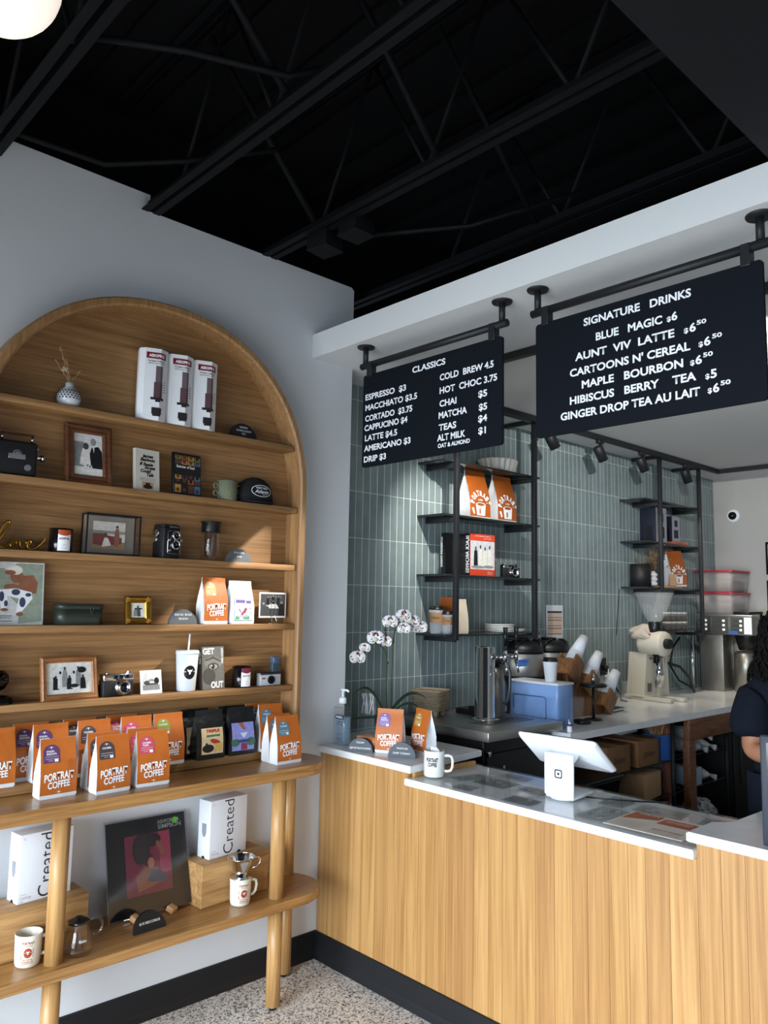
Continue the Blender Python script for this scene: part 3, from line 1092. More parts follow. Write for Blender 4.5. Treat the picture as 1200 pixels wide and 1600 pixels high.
for k, (dy, dz, bend) in enumerate(((-0.035, 0.13, -0.02), (-0.01, 0.085, -0.02), (0.03, 0.055, 0.01), (-0.045, 0.075, -0.03))):
    sb = B().tube([(0, 0, 0.04), (0.0, dy * 0.25, 0.04 + 0.06 + dz * 0.1), (0.005, dy * 0.7 + bend * 0.2, 0.09 + dz * 0.6), (0.008, dy + bend * 0.5, 0.09 + dz)], 0.0009, 5)
    rr = random.Random(k)
    for i in range(14 if k in (0, 1) else 5):
        f = rr.uniform(0.4, 1.0)
        sb.sphere((rr.uniform(-.003, .003), dy * f + bend * 0.5 * f + rr.uniform(-.004, .004), 0.09 + dz * f + rr.uniform(-.004, .004)), rr.uniform(0.0012, 0.0028), u=6, v=4)
    st = obj('dried_stem', sb, dry, t)
    if k == 1:
        fb = B()
        for i in range(70):
            v = Vector((rr.gauss(0, 1), rr.gauss(0, 1), rr.gauss(0, 1))).normalized()
            c = Vector((0.005, -0.024, 0.137))
            fb.cyl(c, c + v * rr.uniform(0.008, 0.014), 0.0016, 0.0007, 5)
        obj('dried_flower_head', fb, mat('dried_flower', 'cdb996', 0.85), st)

press_red = mat('press_box_red', '7d1524', 0.4)
press_grey = mat('press_print_grey', '6b5c60', 0.4)
press_dark = mat('press_print_dark', '2a2325', 0.4)
press_label = ['white coffee maker carton with red top band, leftmost of the three on the top shelf', 'white coffee maker carton with red top band, middle of the three on the top shelf', 'white coffee maker carton with red top band, rightmost of the three on the top shelf']
t = thing('coffee_maker_carton', press_label[0], 'carton', at_shelf(1, -0.945, 0.067), FX - 0.3, 'white coffee maker cartons')
hexa = [(-0.038, -0.037), (0.022, -0.041), (0.052, -0.012), (0.052, 0.03), (0.03, 0.04), (-0.045, 0.04), (-0.058, 0.02), (-0.058, -0.02)]
pb = B().prism(hexa, 0.0, 0.284, 'z')
obj('carton_body', pb, paper_white, t)
pf = B()


def on_face(x, z):
    """x from -0.04..0.05 wraps over the front and the angled right face"""
    e = 0.0006
    if x <= 0.022:
        return (x, -0.037 - 0.004 * (x + 0.038) / 0.06 - e, z)
    d = x - 0.022
    return (0.022 + d * 0.7 + e * 0.7, -0.041 + d * 0.7 - e, z)


def strip(b, x0, x1, z0, z1, mi, e=0):
    xs_ = [x0] + ([0.022] if x0 < 0.022 < x1 else []) + [x1]
    for a, c in zip(xs_, xs_[1:]):
        b.poly([Vector(on_face(a, z0)) + Vector((0, -e, 0)), Vector(on_face(c, z0)) + Vector((0, -e, 0)), Vector(on_face(c, z1)) + Vector((0, -e, 0)), Vector(on_face(a, z1)) + Vector((0, -e, 0))], mi)


strip(pf, -0.034, 0.05, 0.243, 0.268, 0)
strip(pf, 0.004, 0.034, 0.125, 0.215, 1, .0002)
strip(pf, -0.001, 0.036, 0.085, 0.15, 2, .0004)
strip(pf, -0.012, 0.046, 0.08, 0.09, 3, .0006)
strip(pf, 0.006, 0.028, 0.072, 0.08, 3, .0006)
strip(pf, -0.006, 0.036, 0.024, 0.05, 3, .0005)
strip(pf, -0.002, 0.031, 0.016, 0.024, 3, .0005)
for z in (0.155, 0.145, 0.135, 0.125, 0.115):
    strip(pf, 0.043, 0.056, z, z + 0.003, 1)
obj('carton_print', pf, [press_red, press_grey, mat('press_print_mid', '5b4246', 0.4), press_dark], t)
ms = [(text_mesh('AEROPRESS', 0.066, 0.011, 0.05, mapf=lambda x, z: tuple(Vector(on_face(x + 0.008, 0.25 + z)) + Vector((0, -0.0006, 0)))), (0, 0, 0))]
join('brand_lettering', ms, letter_white, t)
ms = [(text_mesh('The Better Coffee Press', 0.072, 0.006, 0.03, mapf=lambda x, z: on_face(x + 0.008, 0.231 + z)), (0, 0, 0)),
      (text_mesh('SMOOTH  RICH  PURE  FAST', 0.066, 0.0045, 0.02, mapf=lambda x, z: on_face(x + 0.008, 0.222 + z)), (0, 0, 0))]
join('small_lettering', ms, press_dark, t)
dup(t, at_shelf(1, -0.833, 0.067), FX - 0.28, press_label[1])
dup(t, at_shelf(1, -0.722, 0.067), FX - 0.26, press_label[2])
half_sign('small black half round sign lying on the top shelf by the cabinet side', at_shelf(1, -0.52, 0.066), FX, matte_black, [('CHOPHENE', 0.045, 0.04), ('ALVARO ILLIANO', 0.03, 0.075), ('BOX', 0.017, 0.018)], 0.066)

# shelf 2
t = thing('cine_camera', 'black boxy vintage cine camera with top handle on the second shelf', 'camera', at_shelf(2, -1.461, 0.058), FX)
obj('camera_body', B().box((0, 0, 0.061), (0.19, 0.058, 0.122), 0.012, seg=3), mat('black_leatherette', '17181b', 0.55, bump=0.15, bscale=300), t)
obj('winder', B().cyl((0.094, 0, 0.075), (0.118, 0, 0.075), 0.009, n=16).cyl((0.114, 0, 0.075), (0.124, 0, 0.075), 0.014, n=16).cyl((0.094, 0.0, 0.104), (0.105, 0, 0.104), 0.006, n=10).cyl((0.094, 0, 0.062), (0.102, 0, 0.055), 0.005, n=10), chrome, t)
hb = B()
for x in (-0.018, 0.082):
    hb.cyl((x, 0, 0.12), (x, 0, 0.152), 0.0045, n=10)
hd = obj('handle_posts', hb, chrome, t)
obj('handle_strap', B().box((0.032, 0, 0.15), (0.11, 0.012, 0.005), 0.002), mat('brown_leather', '3c2a1f', 0.6), t)
pb = B().box((0.025, -0.03, 0.066), (0.056, 0.002, 0.017), 0.001)
pb.prism(arc_pts(0.025, 0.074, 0.015, 0, PI, 14), -0.031, -0.029, 'y')
pb.cyl((0.062, -0.029, 0.03), (0.062, -0.034, 0.03), 0.011, n=20)
obj('badge_plates', pb, mat('brushed_badge', 'b9bcc0', 0.3, 0.9), t)
obj('badge_ring', B().tube([(0.025 + 0.009 * math.cos(a * PI / 10), -0.0325, 0.076 + 0.009 * math.sin(a * PI / 10)) for a in range(11)], 0.0014, 6), soft_black, t)

ph_mid, ph_light, ph_dark, ph_black, ph_paper = [mat('photo_' + n, c, 0.35, var=0.14, vscale=70) for n, c in (('mid_grey', '8d8f90'), ('light_grey', 'd9dad8'), ('dark_grey', '4a4b4d'), ('black', '1f2022'), ('paper', 'e4e2da'))]


def person_shape(cx, z0, h, w, md, mh, hat=False):
    """standing figure as flat print shapes"""
    o = [(md, [(cx - w * 0.5, z0), (cx + w * 0.5, z0), (cx + w * 0.42, z0 + h * 0.55), (cx + w * 0.36, z0 + h * 0.78), (cx + w * 0.1, z0 + h * 0.84), (cx - w * 0.1, z0 + h * 0.84), (cx - w * 0.36, z0 + h * 0.78), (cx - w * 0.45, z0 + h * 0.5)]),
         (mh, ell(cx, z0 + h * 0.91, w * 0.2, h * 0.095, 12))]
    return o


def picture(parent, w, h, z0, y, base, blobs, name='picture', lean=0.0):
    bb = B()
    mats = [base]
    bb.poly([(-w / 2, y + z0 * lean, z0), (w / 2, y + z0 * lean, z0), (w / 2, y + (z0 + h) * lean, z0 + h), (-w / 2, y + (z0 + h) * lean, z0 + h)])
    for k, (m, poly) in enumerate(blobs):
        if m not in mats:
            mats.append(m)
        P = []
        for px, pz in poly:
            px, pz = min(0.998, max(0.002, px)), min(0.998, max(0.002, pz))
            P.append(((px - 0.5) * w, y - 0.0002 - 0.00006 * k + (z0 + pz * h) * lean, z0 + pz * h))
        bb.poly(P, mats.index(m))
    return obj(name, bb, mats, parent)


def frame_obj(t, w, h, bw, d, m, lean, name='frame', profile=True, z0=0.0):
    """four mitred rails as one moulded frame"""
    bb = B()
    secs = []
    for ins, y in ((0, 0), (0, -d * 0.75), (bw * 0.25, -d), (bw * 0.55, -d * 0.8), (bw * 0.8, -d * 0.85), (bw, -d * 0.45), (bw, 0)):
        a, c = w / 2 - ins, h / 2 - ins
        secs.append([(-a, y, h / 2 - c), (a, y, h / 2 - c), (a, y, h / 2 + c), (-a, y, h / 2 + c)])
    bb.rings(secs + [secs[0]], 0, False, (False, False))
    bb.box((0, -0.002, h / 2), (w - bw, 0.003, h - bw))
    for v in bb.bm.verts:
        v.co.y += v.co.z * lean
        v.co.z += z0
    return obj(name, bb, m, t)


wood_dark = oak('dark_frame_wood', '3d2113', '6d4126', 'x', 0.35, across=60, along=6)
wood_warm = oak('warm_frame_wood', '7d4c26', 'a87142', 'x', 0.4, across=60, along=6)
LN = 0.2
t = thing('picture_frame', 'dark brown wooden frame holding a black and white wedding photo', 'picture frame', at_shelf(2, -1.177, 0.068), FX - 0.04)
frame_obj(t, 0.172, 0.225, 0.034, 0.022, wood_dark, 0.19)
picture(t, 0.106, 0.158, 0.0335, -0.0065, ph_light, [(ph_mid, rect(0, 0.2, 0.35, 0.8)), (ph_black, [(0.55, 0.18), (1, 0.18), (0.98, 0.6), (0.86, 0.72), (0.62, 0.68), (0.52, 0.45)]), (ph_mid, ell(0.68, 0.82, 0.1, 0.09)), (ph_paper, [(0.2, 0.25), (0.6, 0.2), (0.55, 0.5), (0.5, 0.64), (0.3, 0.64), (0.25, 0.5)]), (ph_dark, ell(0.42, 0.7, 0.1, 0.085)), (ph_paper, rect(0, 0, 1, 0.17)), (ph_light, ell(0.5, 0.2, 0.14, 0.07)), (ph_dark, ell(0.47, 0.24, 0.03, 0.02)), (ph_dark, ell(0.56, 0.22, 0.03, 0.02)), (ph_paper, [(0.64, 0.72), (0.72, 0.72), (0.7, 0.55)])], 'photo_print', 0.19)


def book(name, label, cat, loc, rz, w, h, d, cover, spine, pages=None, lean=0.1, group=None):
    t = thing(name, label, cat, loc, rz, group)
    def ln(b):
        for v in b.bm.verts:
            v.co.y += v.co.z * lean
        return b
    obj('cover', ln(B().box((0, -d / 2 + 0.0012, h / 2), (w, 0.0024, h)).box((0, d / 2 - 0.0012, h / 2), (w, 0.0024, h))), cover, t)
    obj('spine', ln(B().box((-w / 2 + 0.001, 0, h / 2), (0.002, d - 0.001, h - 0.0006))), spine, t)
    obj('pages', ln(B().box((0.0, 0, h / 2), (w - 0.005, d - 0.005, h - 0.003))), pages or mat('book_pages', 'd9d3c2', 0.8), t)
    return t


cream_c = mat('cream_cover', 'd6d2c6', 0.5)
t = book('paperback_book', 'cream paperback with black italic title leaning on the second shelf', 'book', at_shelf(2, -0.945, 0.062), FX + 0.12, 0.105, 0.165, 0.02, cream_c, mat('cream_spine', 'c6c0b0', 0.55), lean=0.1)
ms = []
for s, z, wd, xo in (('James', 0.133, 0.05, 0), ('Baldwin', 0.118, 0.066, 0), ('If Beale', 0.1, 0.06, -0.006), ('Street', 0.087, 0.05, 0.01), ('Could', 0.073, 0.048, -0.008), ('Talk', 0.059, 0.034, 0.012)):
    ms.append((text_mesh(s, wd, 0.0125, 0.05, shear=0.25, mapf=lambda x, q, z=z, xo=xo: (x + xo, -0.0104 + (z + q) * 0.1, z + q)), (0, 0, 0)))
for i, z in enumerate((0.05, 0.045, 0.04)):
    ms.append((text_mesh('a moving love story told with great joy', 0.07, 0.0032, 0.0, mapf=lambda x, q, z=z: (x, -0.0104 + (z + q) * 0.1, z + q)), (0, 0, 0)))
join('title_lettering', ms, soft_black, t)
picture(t, 0.05, 0.028, 0.008, -0.0104, mat('sunset_print', 'c99a72', 0.5), [(flat('ink', '1d1c1c'), ell(0.5, 0.35, 0.4, 0.3)), (flat('ink', '1d1c1c'), ell(0.4, 0.7, 0.1, 0.25)), (flat('ink', '1d1c1c'), ell(0.6, 0.7, 0.1, 0.25))], 'cover_picture', 0.1)

t = thing('disc_case', 'black disc case with a grid of small colour photos on the second shelf', 'disc case', at_shelf(2, -0.772, 0.062), FX + 0.1)
bb = B().box((0, 0, 0.087), (0.132, 0.014, 0.172), 0.002)
for v in bb.bm.verts:
    v.co.y += v.co.z * 0.09
obj('case', bb, soft_black, t)
rr = random.Random(3)
fl = [flat('olive', '6f7a3c'), flat('ochre', 'b58a3e'), flat('brown', '5c3a28'), flat('sky', '4e6f9a'), flat('ink', '1d1c1c'), flat('plum2', '5d3a52'), flat('brick', 'a4532f')]
bl = []
for j, z in enumerate((0.02, 0.25, 0.36, 0.74, 0.86)):
    for i in range(4):
        zz = z
        bl.append((rr.choice(fl), rect(i * 0.25 + 0.01, zz, i * 0.25 + 0.24, zz + (0.22 if j in (0, 1) else 0.12) - 0.02)))
        bl.append((rr.choice([fl[2], fl[4], fl[2]]), ell(i * 0.25 + 0.12, zz + 0.07, 0.07, 0.05, 10)))
picture(t, 0.122, 0.16, 0.008, -0.0078, flat('ink', '1d1c1c'), bl, 'cover_picture', 0.09)
lettering('Summer of Soul', letter_white, t, None, 0.085, 0.011, 0.03, mapf=lambda x, z: (x - 0.01, -0.0092 + (0.112 + z) * 0.09, 0.112 + z))

t = thing('double_handled_cup', 'speckled green stoneware cup with two ring handles on each side', 'cup', at_shelf(2, -0.585, 0.06), FX)
stone = mat('green_stoneware', '6b6f57', 0.7, var=0.15, vscale=120, bump=0.3, bscale=160)
obj('cup_body', B().lathe([(0, 0), (0.04, 0), (0.042, 0.004), (0.042, 0.082), (0.0405, 0.084), (0.039, 0.082), (0.038, 0.01), (0, 0.008)], n=32), stone, t)
for s in (-1, 1):
    for z in (0.028, 0.059):
        obj('ring_handle', B().tube([(s * (0.053 + 0.01 * math.cos(a * PI / 9)), 0, z + 0.0105 * math.sin(a * PI / 9)) for a in range(18)], 0.0042, 8, closed=True), stone, t)

t = thing('baseball_cap', 'black baseball cap with white oval badge on the second shelf', 'cap', at_shelf(2, -0.445, 0.062), FX + 0.06)
t.scale = (1.18, 1.0, 1.08)
felt = mat('black_cotton', '111216', 0.85, bump=0.1, bscale=500)
R = []
for z, f in ((0.0, 1.0), (0.03, 1.0), (0.055, 0.95), (0.078, 0.8), (0.094, 0.55), (0.102, 0.25), (0.104, 0.02)):
    R.append([(0.075 * f * math.cos(a * PI / 16), 0.046 * f * math.sin(a * PI / 16) + (0.004 if z > 0.05 else 0), z + 0.004) for a in range(32)])
obj('crown', B().rings(R), felt, t)
vb = B()
R = []
for i in range(9):
    f = i / 8
    R.append([(0.07 * math.sin(a) * (1 + 0.06 * f), -0.035 * math.cos(a) - 0.045 * f * (math.cos(a) ** 0.6 if math.cos(a) > 0 else 0), 0.012 - 0.010 * f * math.cos(a) + 0.008 * (1 - math.cos(a)) * 0) for a in [(-PI / 2 + PI * k / 16) for k in range(17)]])
vb.rings(R, 0, True, (False, False), False)
o = obj('visor', vb, felt, t)
md = o.modifiers.new('s', 'SOLIDIFY')
md.thickness = 0.003
def capmap(x, z):
    a = x / 0.078
    rr_ = 0.047 if z < 0.035 else 0.047 - (z - 0.035) * 0.18
    return (0.078 * math.sin(a), -(rr_ + 0.0012) * math.cos(a) * (1.0 if z < 0.06 else 0.97), z + 0.014)
bb = B()
O = [capmap(*p) for p in ell(0, 0.035, 0.046, 0.0235, 30)]
I = [capmap(*p) for p in ell(0, 0.035, 0.0435, 0.0212, 30)]
bb.rings([O, I], 0, False, (False, False))
o = obj('badge_border', bb, letter_white, t)
ms = [(text_mesh('WEST END', 0.052, 0.008, 0.02, mapf=lambda x, z: capmap(x, 0.0425 + z)), (0, 0, 0)), (text_mesh('Atlanta', 0.062, 0.0135, 0.02, shear=0.3, mapf=lambda x, z: capmap(x, 0.026 + z)), (0, 0, 0)), (text_mesh('GEORGIA', 0.022, 0.0035, 0.0, mapf=lambda x, z: capmap(x + 0.012, 0.019 + z)), (0, 0, 0))]
join('badge_lettering', ms, letter_white, t)

# shelf 3
t = thing('love_ornament', 'gold wire script ornament spelling love at the left of the third shelf', 'ornament', at_shelf(3, -1.408, 0.06), FX)
pts = [(-0.09, 0.012), (-0.07, 0.02), (-0.045, 0.055), (-0.03, 0.088), (-0.036, 0.096), (-0.05, 0.08), (-0.062, 0.04), (-0.058, 0.012), (-0.045, 0.005), (-0.03, 0.018), (-0.018, 0.034), (-0.008, 0.036), (0.0, 0.022), (-0.012, 0.006), (-0.022, 0.014), (-0.014, 0.03), (0.004, 0.034), (0.012, 0.03), (0.016, 0.012), (0.022, 0.006), (0.03, 0.03), (0.034, 0.033), (0.04, 0.02), (0.052, 0.026), (0.05, 0.036), (0.042, 0.03), (0.042, 0.012), (0.054, 0.005), (0.072, 0.014), (0.088, 0.034), (0.094, 0.046)]
SP = []
for i in range(len(pts) - 1):
    p0, p1, p2, p3 = [Vector(pts[max(0, min(len(pts) - 1, i + k))]) for k in (-1, 0, 1, 2)]
    for k in range(4):
        u = k / 4
        SP.append(0.5 * ((2 * p1) + (p2 - p0) * u + (2 * p0 - 5 * p1 + 4 * p2 - p3) * u * u + (3 * p1 - p0 - 3 * p2 + p3) * u ** 3))
SP.append(Vector(pts[-1]))
obj('script', B().tube([(p.x, 0.012 * math.sin(p.x * 40), p.y + 0.001) for p in SP], 0.0042, 8), brass, t)


def candle(label, loc, band, name):
    t = thing('candle', label, 'candle', loc, FX - 0.03, 'candles in black glasses')
    obj('glass', B().lathe([(0, 0), (0.037, 0), (0.0395, 0.003), (0.0395, 0.085), (0.037, 0.085), (0.0365, 0.06), (0, 0.06)], n=36), mat('black_glass', '0d0e10', 0.15), t)
    lb = B()
    def m_(x, z):
        a = x / 0.0395
        return (0.0399 * math.sin(a), -0.0399 * math.cos(a), z)
    n = 10
    lb.rings([[m_(-0.023 + 0.046 * i / n, z) for i in range(n + 1)] for z in (0.005, 0.079)], 0, False, (False, False), False)
    L_ = obj('label', lb, paper_white, t)
    lb = B()
    R0 = [tuple(Vector(m_(-0.023 + 0.046 * i / n, 0.064 - 0.006 * math.sin(PI * i / n))) * 1.0) for i in range(n + 1)]
    R1 = [m_(-0.023 + 0.046 * i / n, 0.079) for i in range(n + 1)]
    lb.rings([[(x * 1.006, y * 1.006, z) for x, y, z in R0], [(x * 1.006, y * 1.006, z) for x, y, z in R1]], 0, False, (False, False), False)
    obj('label_band', lb, mat('band_' + band, band, 0.45), L_)
    mm = lambda x, z, zz: tuple(Vector(m_(x, zz + z)) * 1.0 + Vector((0, -0.0007, 0)))
    join('label_lettering', [(text_mesh(name, 0.036, 0.007, 0.03, mapf=lambda x, z: mm(x, z + 12 * x * x * -1 * 0.3, 0.045)), (0, 0, 0)), (text_mesh('SCENTED', 0.012, 0.0025, 0, mapf=lambda x, z: mm(x, z, 0.024)), (0, 0, 0)), (text_mesh('SOY CANDLE', 0.018, 0.0025, 0, mapf=lambda x, z: mm(x, z, 0.014)), (0, 0, 0))], mat('label_ink', '5a2020', 0.5), L_)
    return t


candle('black glass candle with orange topped white label on the third shelf', at_shelf(3, -1.258, 0.058), 'b04a28', 'ROCKET FUEL')
t = thing('glass_photo_frame', 'black metal box frame with glass holding a faded colour photo of a car', 'picture frame', at_shelf(3, -1.075, 0.06), FX - 0.02)
fb = B()
w, h = 0.208, 0.152
for y in (-0.027, 0.02):
    for z in (0.003, h - 0.003):
        fb.box((0, y, z), (w, 0.004, 0.005))
    for x in (-w / 2 + 0.003, w / 2 - 0.003):
        fb.box((x, y, h / 2), (0.005, 0.004, h))
for x in (-w / 2 + 0.003, w / 2 - 0.003):
    for z in (0.003, h - 0.003):
        fb.box((x, -0.003, z), (0.003, 0.046, 0.003))
obj('wire_frame', fb, soft_black, t)
obj('glass_pane', B().box((0, -0.027, h / 2), (w - 0.008, 0.002, h - 0.008)), clear, t)
obj('backing_pane', B().box((0, 0.02, h / 2), (w - 0.008, 0.002, h - 0.008)), mat('frosted_pane', 'a39a8e', 0.4, alpha=0.5), t)
picture(t, 0.124, 0.1, 0.026, 0.017, flat('faded_sky', 'd3cdc4'), [(flat('dry_grass', '9c7d4c'), rect(0, 0, 1, 0.25)), (flat('maroon', '7d3a35'), [(0, 0.15), (0.35, 0.08), (0.9, 0.2), (0.9, 0.42), (0.4, 0.5), (0.2, 0.62), (0, 0.55)]), (flat('trees', '8a9081'), rect(0, 0.55, 1, 0.66)), (flat('suit', '8d5a50'), [(0.68, 0.08), (0.82, 0.08), (0.82, 0.5), (0.8, 0.75), (0.7, 0.75), (0.66, 0.5)]), (flat('brown', '5c3a28'), ell(0.74, 0.82, 0.045, 0.06)), (flat('faded_white', 'e0dbd2'), [(0.28, 0.05), (0.58, 0.12), (0.46, 0.4), (0.36, 0.4)]), (flat('brown', '5c3a28'), ell(0.39, 0.52, 0.05, 0.06))], 'photo_print')

t = thing('twin_lens_camera', 'black twin lens reflex camera on the third shelf', 'camera', at_shelf(3, -0.845, 0.052), FX + 0.12)
obj('camera_body', B().box((0, 0, 0.06), (0.076, 0.072, 0.12), 0.004).box((0, 0.004, 0.126), (0.07, 0.064, 0.014), 0.003), mat('black_leatherette', '17181b', 0.55), t)
obj('front_plate', B().box((0.002, -0.041, 0.062), (0.058, 0.014, 0.09), 0.004), soft_black, t)
obj('plate_trim', B().tube([(0.002 + x, -0.048, 0.062 + z) for x, z in rrect(0.056, 0.088, 0.006, 3)], 0.0009, 5, closed=True), chrome, t)
for z, r in ((0.088, 0.0165), (0.052, 0.0185)):
    ln_ = obj('lens', B().lathe([(r, 0), (r, 0.014), (r * 0.86, 0.017), (r * 0.74, 0.012), (r * 0.7, 0.002)], n=28, caps=(False, False)), chrome, t, (0.004, -0.047, z), (PI / 2, 0, 0))
    obj('lens_glass', B().lathe([(0, 0.008), (r * 0.4, 0.007), (r * 0.72, 0.003)], n=24, caps=(False, False)), mat('lens_glass', '101420', 0.06), ln_)
kb = B().cyl((-0.038, 0.008, 0.075), (-0.052, 0.008, 0.075), 0.014, n=20).cyl((-0.038, 0.0, 0.1), (-0.048, 0.0, 0.1), 0.012, n=20).cyl((-0.022, -0.047, 0.07), (-0.022, -0.056, 0.07), 0.006, n=14).cyl((0.03, -0.047, 0.07), (0.03, -0.056, 0.07), 0.006, n=14).cyl((-0.018, -0.047, 0.03), (-0.018, -0.053, 0.03), 0.005, n=14).cyl((0.0, -0.03, 0.0), (0.0, -0.03, -0.0002), 0.01, n=10)
obj('control_knobs', kb, chrome, t)
obj('nameplate', B().box((0.005, -0.0375, 0.123), (0.052, 0.0015, 0.013)), mat('nameplate_black', '0b0b0c', 0.3), t)
obj('nameplate_lettering', text_mesh('YASHICA-D', 0.042, 0.006, 0.01), mat('silver_print', 'b8babd', 0.35, 0.6), t, (0.005, -0.0386, 0.12))

t = thing('glass_tumbler', 'clear double walled glass bottle with black lid on the third shelf', 'bottle', at_shelf(3, -0.65, 0.056))
obj('outer_glass', B().lathe([(0, 0), (0.033, 0), (0.0375, 0.004), (0.0375, 0.112), (0.034, 0.118), (0.0325, 0.118), (0.0355, 0.11), (0.0355, 0.006), (0, 0.003)], n=36), clear, t)
obj('inner_glass', B().lathe([(0, 0.014), (0.022, 0.014), (0.026, 0.02), (0.026, 0.112), (0.0235, 0.112), (0.0235, 0.02), (0, 0.017)], n=30), glass('ribbed_glass', 'ffffff', 0.9, 0.1), t)
obj('lid', B().lathe([(0, 0.117), (0.0375, 0.117), (0.0385, 0.12), (0.0385, 0.154), (0.042, 0.156), (0.042, 0.16), (0.03, 0.161), (0, 0.161)], n=36), soft_black, t)
half_sign('grey half round sign beside the black lidded glass bottle', at_shelf(3, -0.523, 0.075), FX, slate, [('POLVER', 0.036, 0.05), ('BAR', 0.02, 0.025)], 0.061, h=0.056)

# shelf 4
t = thing('canvas_print', 'watercolour print of a seated figure in a cap at the left of the fourth shelf', 'print', at_shelf(4, -1.405, 0.055), FX - 0.02)
w, h = 0.206, 0.215
bb = B().box((0, 0, h / 2), (w, 0.004, h))
for v in bb.bm.verts:
    v.co.y += v.co.z * 0.1
obj('card', bb, paper_white, t)
skin_p, sage_p, ink_p, bl_p = flat('skin2', '8a5a42'), flat('sage2', '8f9a8a'), flat('ink', '1d1c1c'), flat('blue_ink', '3a4560')
picture(t, w, h, 0.0, -0.0024, flat('wash', 'c9cccb'), [
    (sage_p, [(0.35, 0.75), (0.55, 0.98), (0.98, 0.98), (0.98, 0.06), (0.6, 0.02), (0.62, 0.3), (0.4, 0.5)]), (sage_p, ell(0.3, 0.7, 0.2, 0.2)),
    (skin_p, [(0.62, 0.52), (0.88, 0.5), (0.9, 0.68), (0.82, 0.8), (0.64, 0.78), (0.58, 0.62)]), (skin_p, ell(0.56, 0.76, 0.11, 0.1)), (flat('faded_white', 'e0dbd2'), ell(0.53, 0.87, 0.12, 0.075)), (skin_p, ell(0.45, 0.83, 0.09, 0.04)),
    (skin_p, [(0.4, 0.6), (0.75, 0.5), (0.8, 0.56), (0.5, 0.66)]), (skin_p, ell(0.44, 0.6, 0.08, 0.05)), (paper_white, [(0.25, 0.55), (0.55, 0.58), (0.8, 0.52), (0.82, 0.42), (0.66, 0.22), (0.56, 0.2), (0.6, 0.42), (0.42, 0.46), (0.42, 0.28), (0.33, 0.26)]),
    (bl_p, ell(0.55, 0.52, 0.07, 0.05)), (bl_p, ell(0.33, 0.45, 0.04, 0.08)), (bl_p, ell(0.66, 0.36, 0.05, 0.08)), (bl_p, ell(0.75, 0.48, 0.05, 0.03)), (bl_p, ell(0.4, 0.34, 0.03, 0.05)), (skin_p, ell(0.62, 0.17, 0.06, 0.03)), (skin_p, ell(0.38, 0.24, 0.06, 0.025)),
    (ink_p, ell(0.18, 0.55, 0.05, 0.03)), (paper_white, rect(0.13, 0.25, 0.23, 0.5)), (ink_p, ell(0.18, 0.24, 0.06, 0.02)), (ink_p, rect(0.1, 0.14, 0.5, 0.15)), (ink_p, rect(0.14, 0.11, 0.48, 0.118)), (ink_p, rect(0.24, 0.06, 0.5, 0.068))], 'painting', 0.1)
t = thing('tin_box', 'dark green lidded tin box with rounded ends on the fourth shelf', 'box', at_shelf(4, -1.178, 0.056), FX)
gtin = mat('green_tin', '2c322b', 0.4)
obj('tin_body', B().prism(rrect(0.168, 0.074, 0.03, 8), 0, 0.056, 'z', sm=True), gtin, t)
obj('tin_lid', B().prism(rrect(0.171, 0.077, 0.031, 8), 0.0555, 0.074, 'z', sm=True), gtin, t)
obj('latch', B().tube([(0.034 + 0.006 * math.cos(a * PI / 8), -0.039, 0.056 + 0.011 * math.sin(a * PI / 8)) for a in range(16)], 0.0014, 6, closed=True).box((0.034, -0.0385, 0.045), (0.006, 0.003, 0.012)), gtin, t)
t = thing('picture_frame', 'small ornate gold frame with a tiny photo on the fourth shelf', 'picture frame', at_shelf(4, -0.955, 0.07), FX - 0.03)
frame_obj(t, 0.104, 0.106, 0.026, 0.012, brass, 0.16)
cb = B()
for x in (-0.04, 0.04):
    for z in (0.0125, 0.0935):
        for k in range(9):
            a = k * 2.4
            r = 0.0032 * k ** 0.5
            cb.sphere((x + r * math.cos(a), -0.0115 + z * 0.16, z + r * math.sin(a)), 0.0035, (1, 0.8, 1), u=8, v=6)
obj('corner_ornaments', cb, brass, t)
picture(t, 0.052, 0.058, 0.024, -0.0045, ph_paper, person_shape(0.5, 0.1, 0.7, 0.4, ph_dark, ph_dark) + person_shape(0.3, 0.1, 0.55, 0.3, ph_mid, ph_black) + [(ph_black, ell(0.7, 0.6, 0.12, 0.05))], 'photo_print', 0.16)
half_sign('grey half round sign between the gold frame and the orange coffee bag', at_shelf(4, -0.772, 0.078), FX, slate, [('BEETLE  BUGS', 0.034, 0.074), ('SEASON', 0.018, 0.04)], 0.061, h=0.058)
a = orange_bag('amber', 'orange coffee bag with amber label standing on the fourth cabinet shelf')
a.location, a.rotation_euler = at_shelf(4, -0.632, 0.062), (0, 0, FX + 0.14)
t, drape, pr = make_bag(0.118, 0.055, 0.178, 'white coffee bag with a blue and green picture label on the fourth shelf', body=bag_white, panel=None)
t.location, t.rotation_euler = at_shelf(4, -0.503, 0.06), (0, 0, FX + 0.08)
vio, grn = flat('violet_ink', '5a4a94'), flat('green_ink', '3f9a5c')
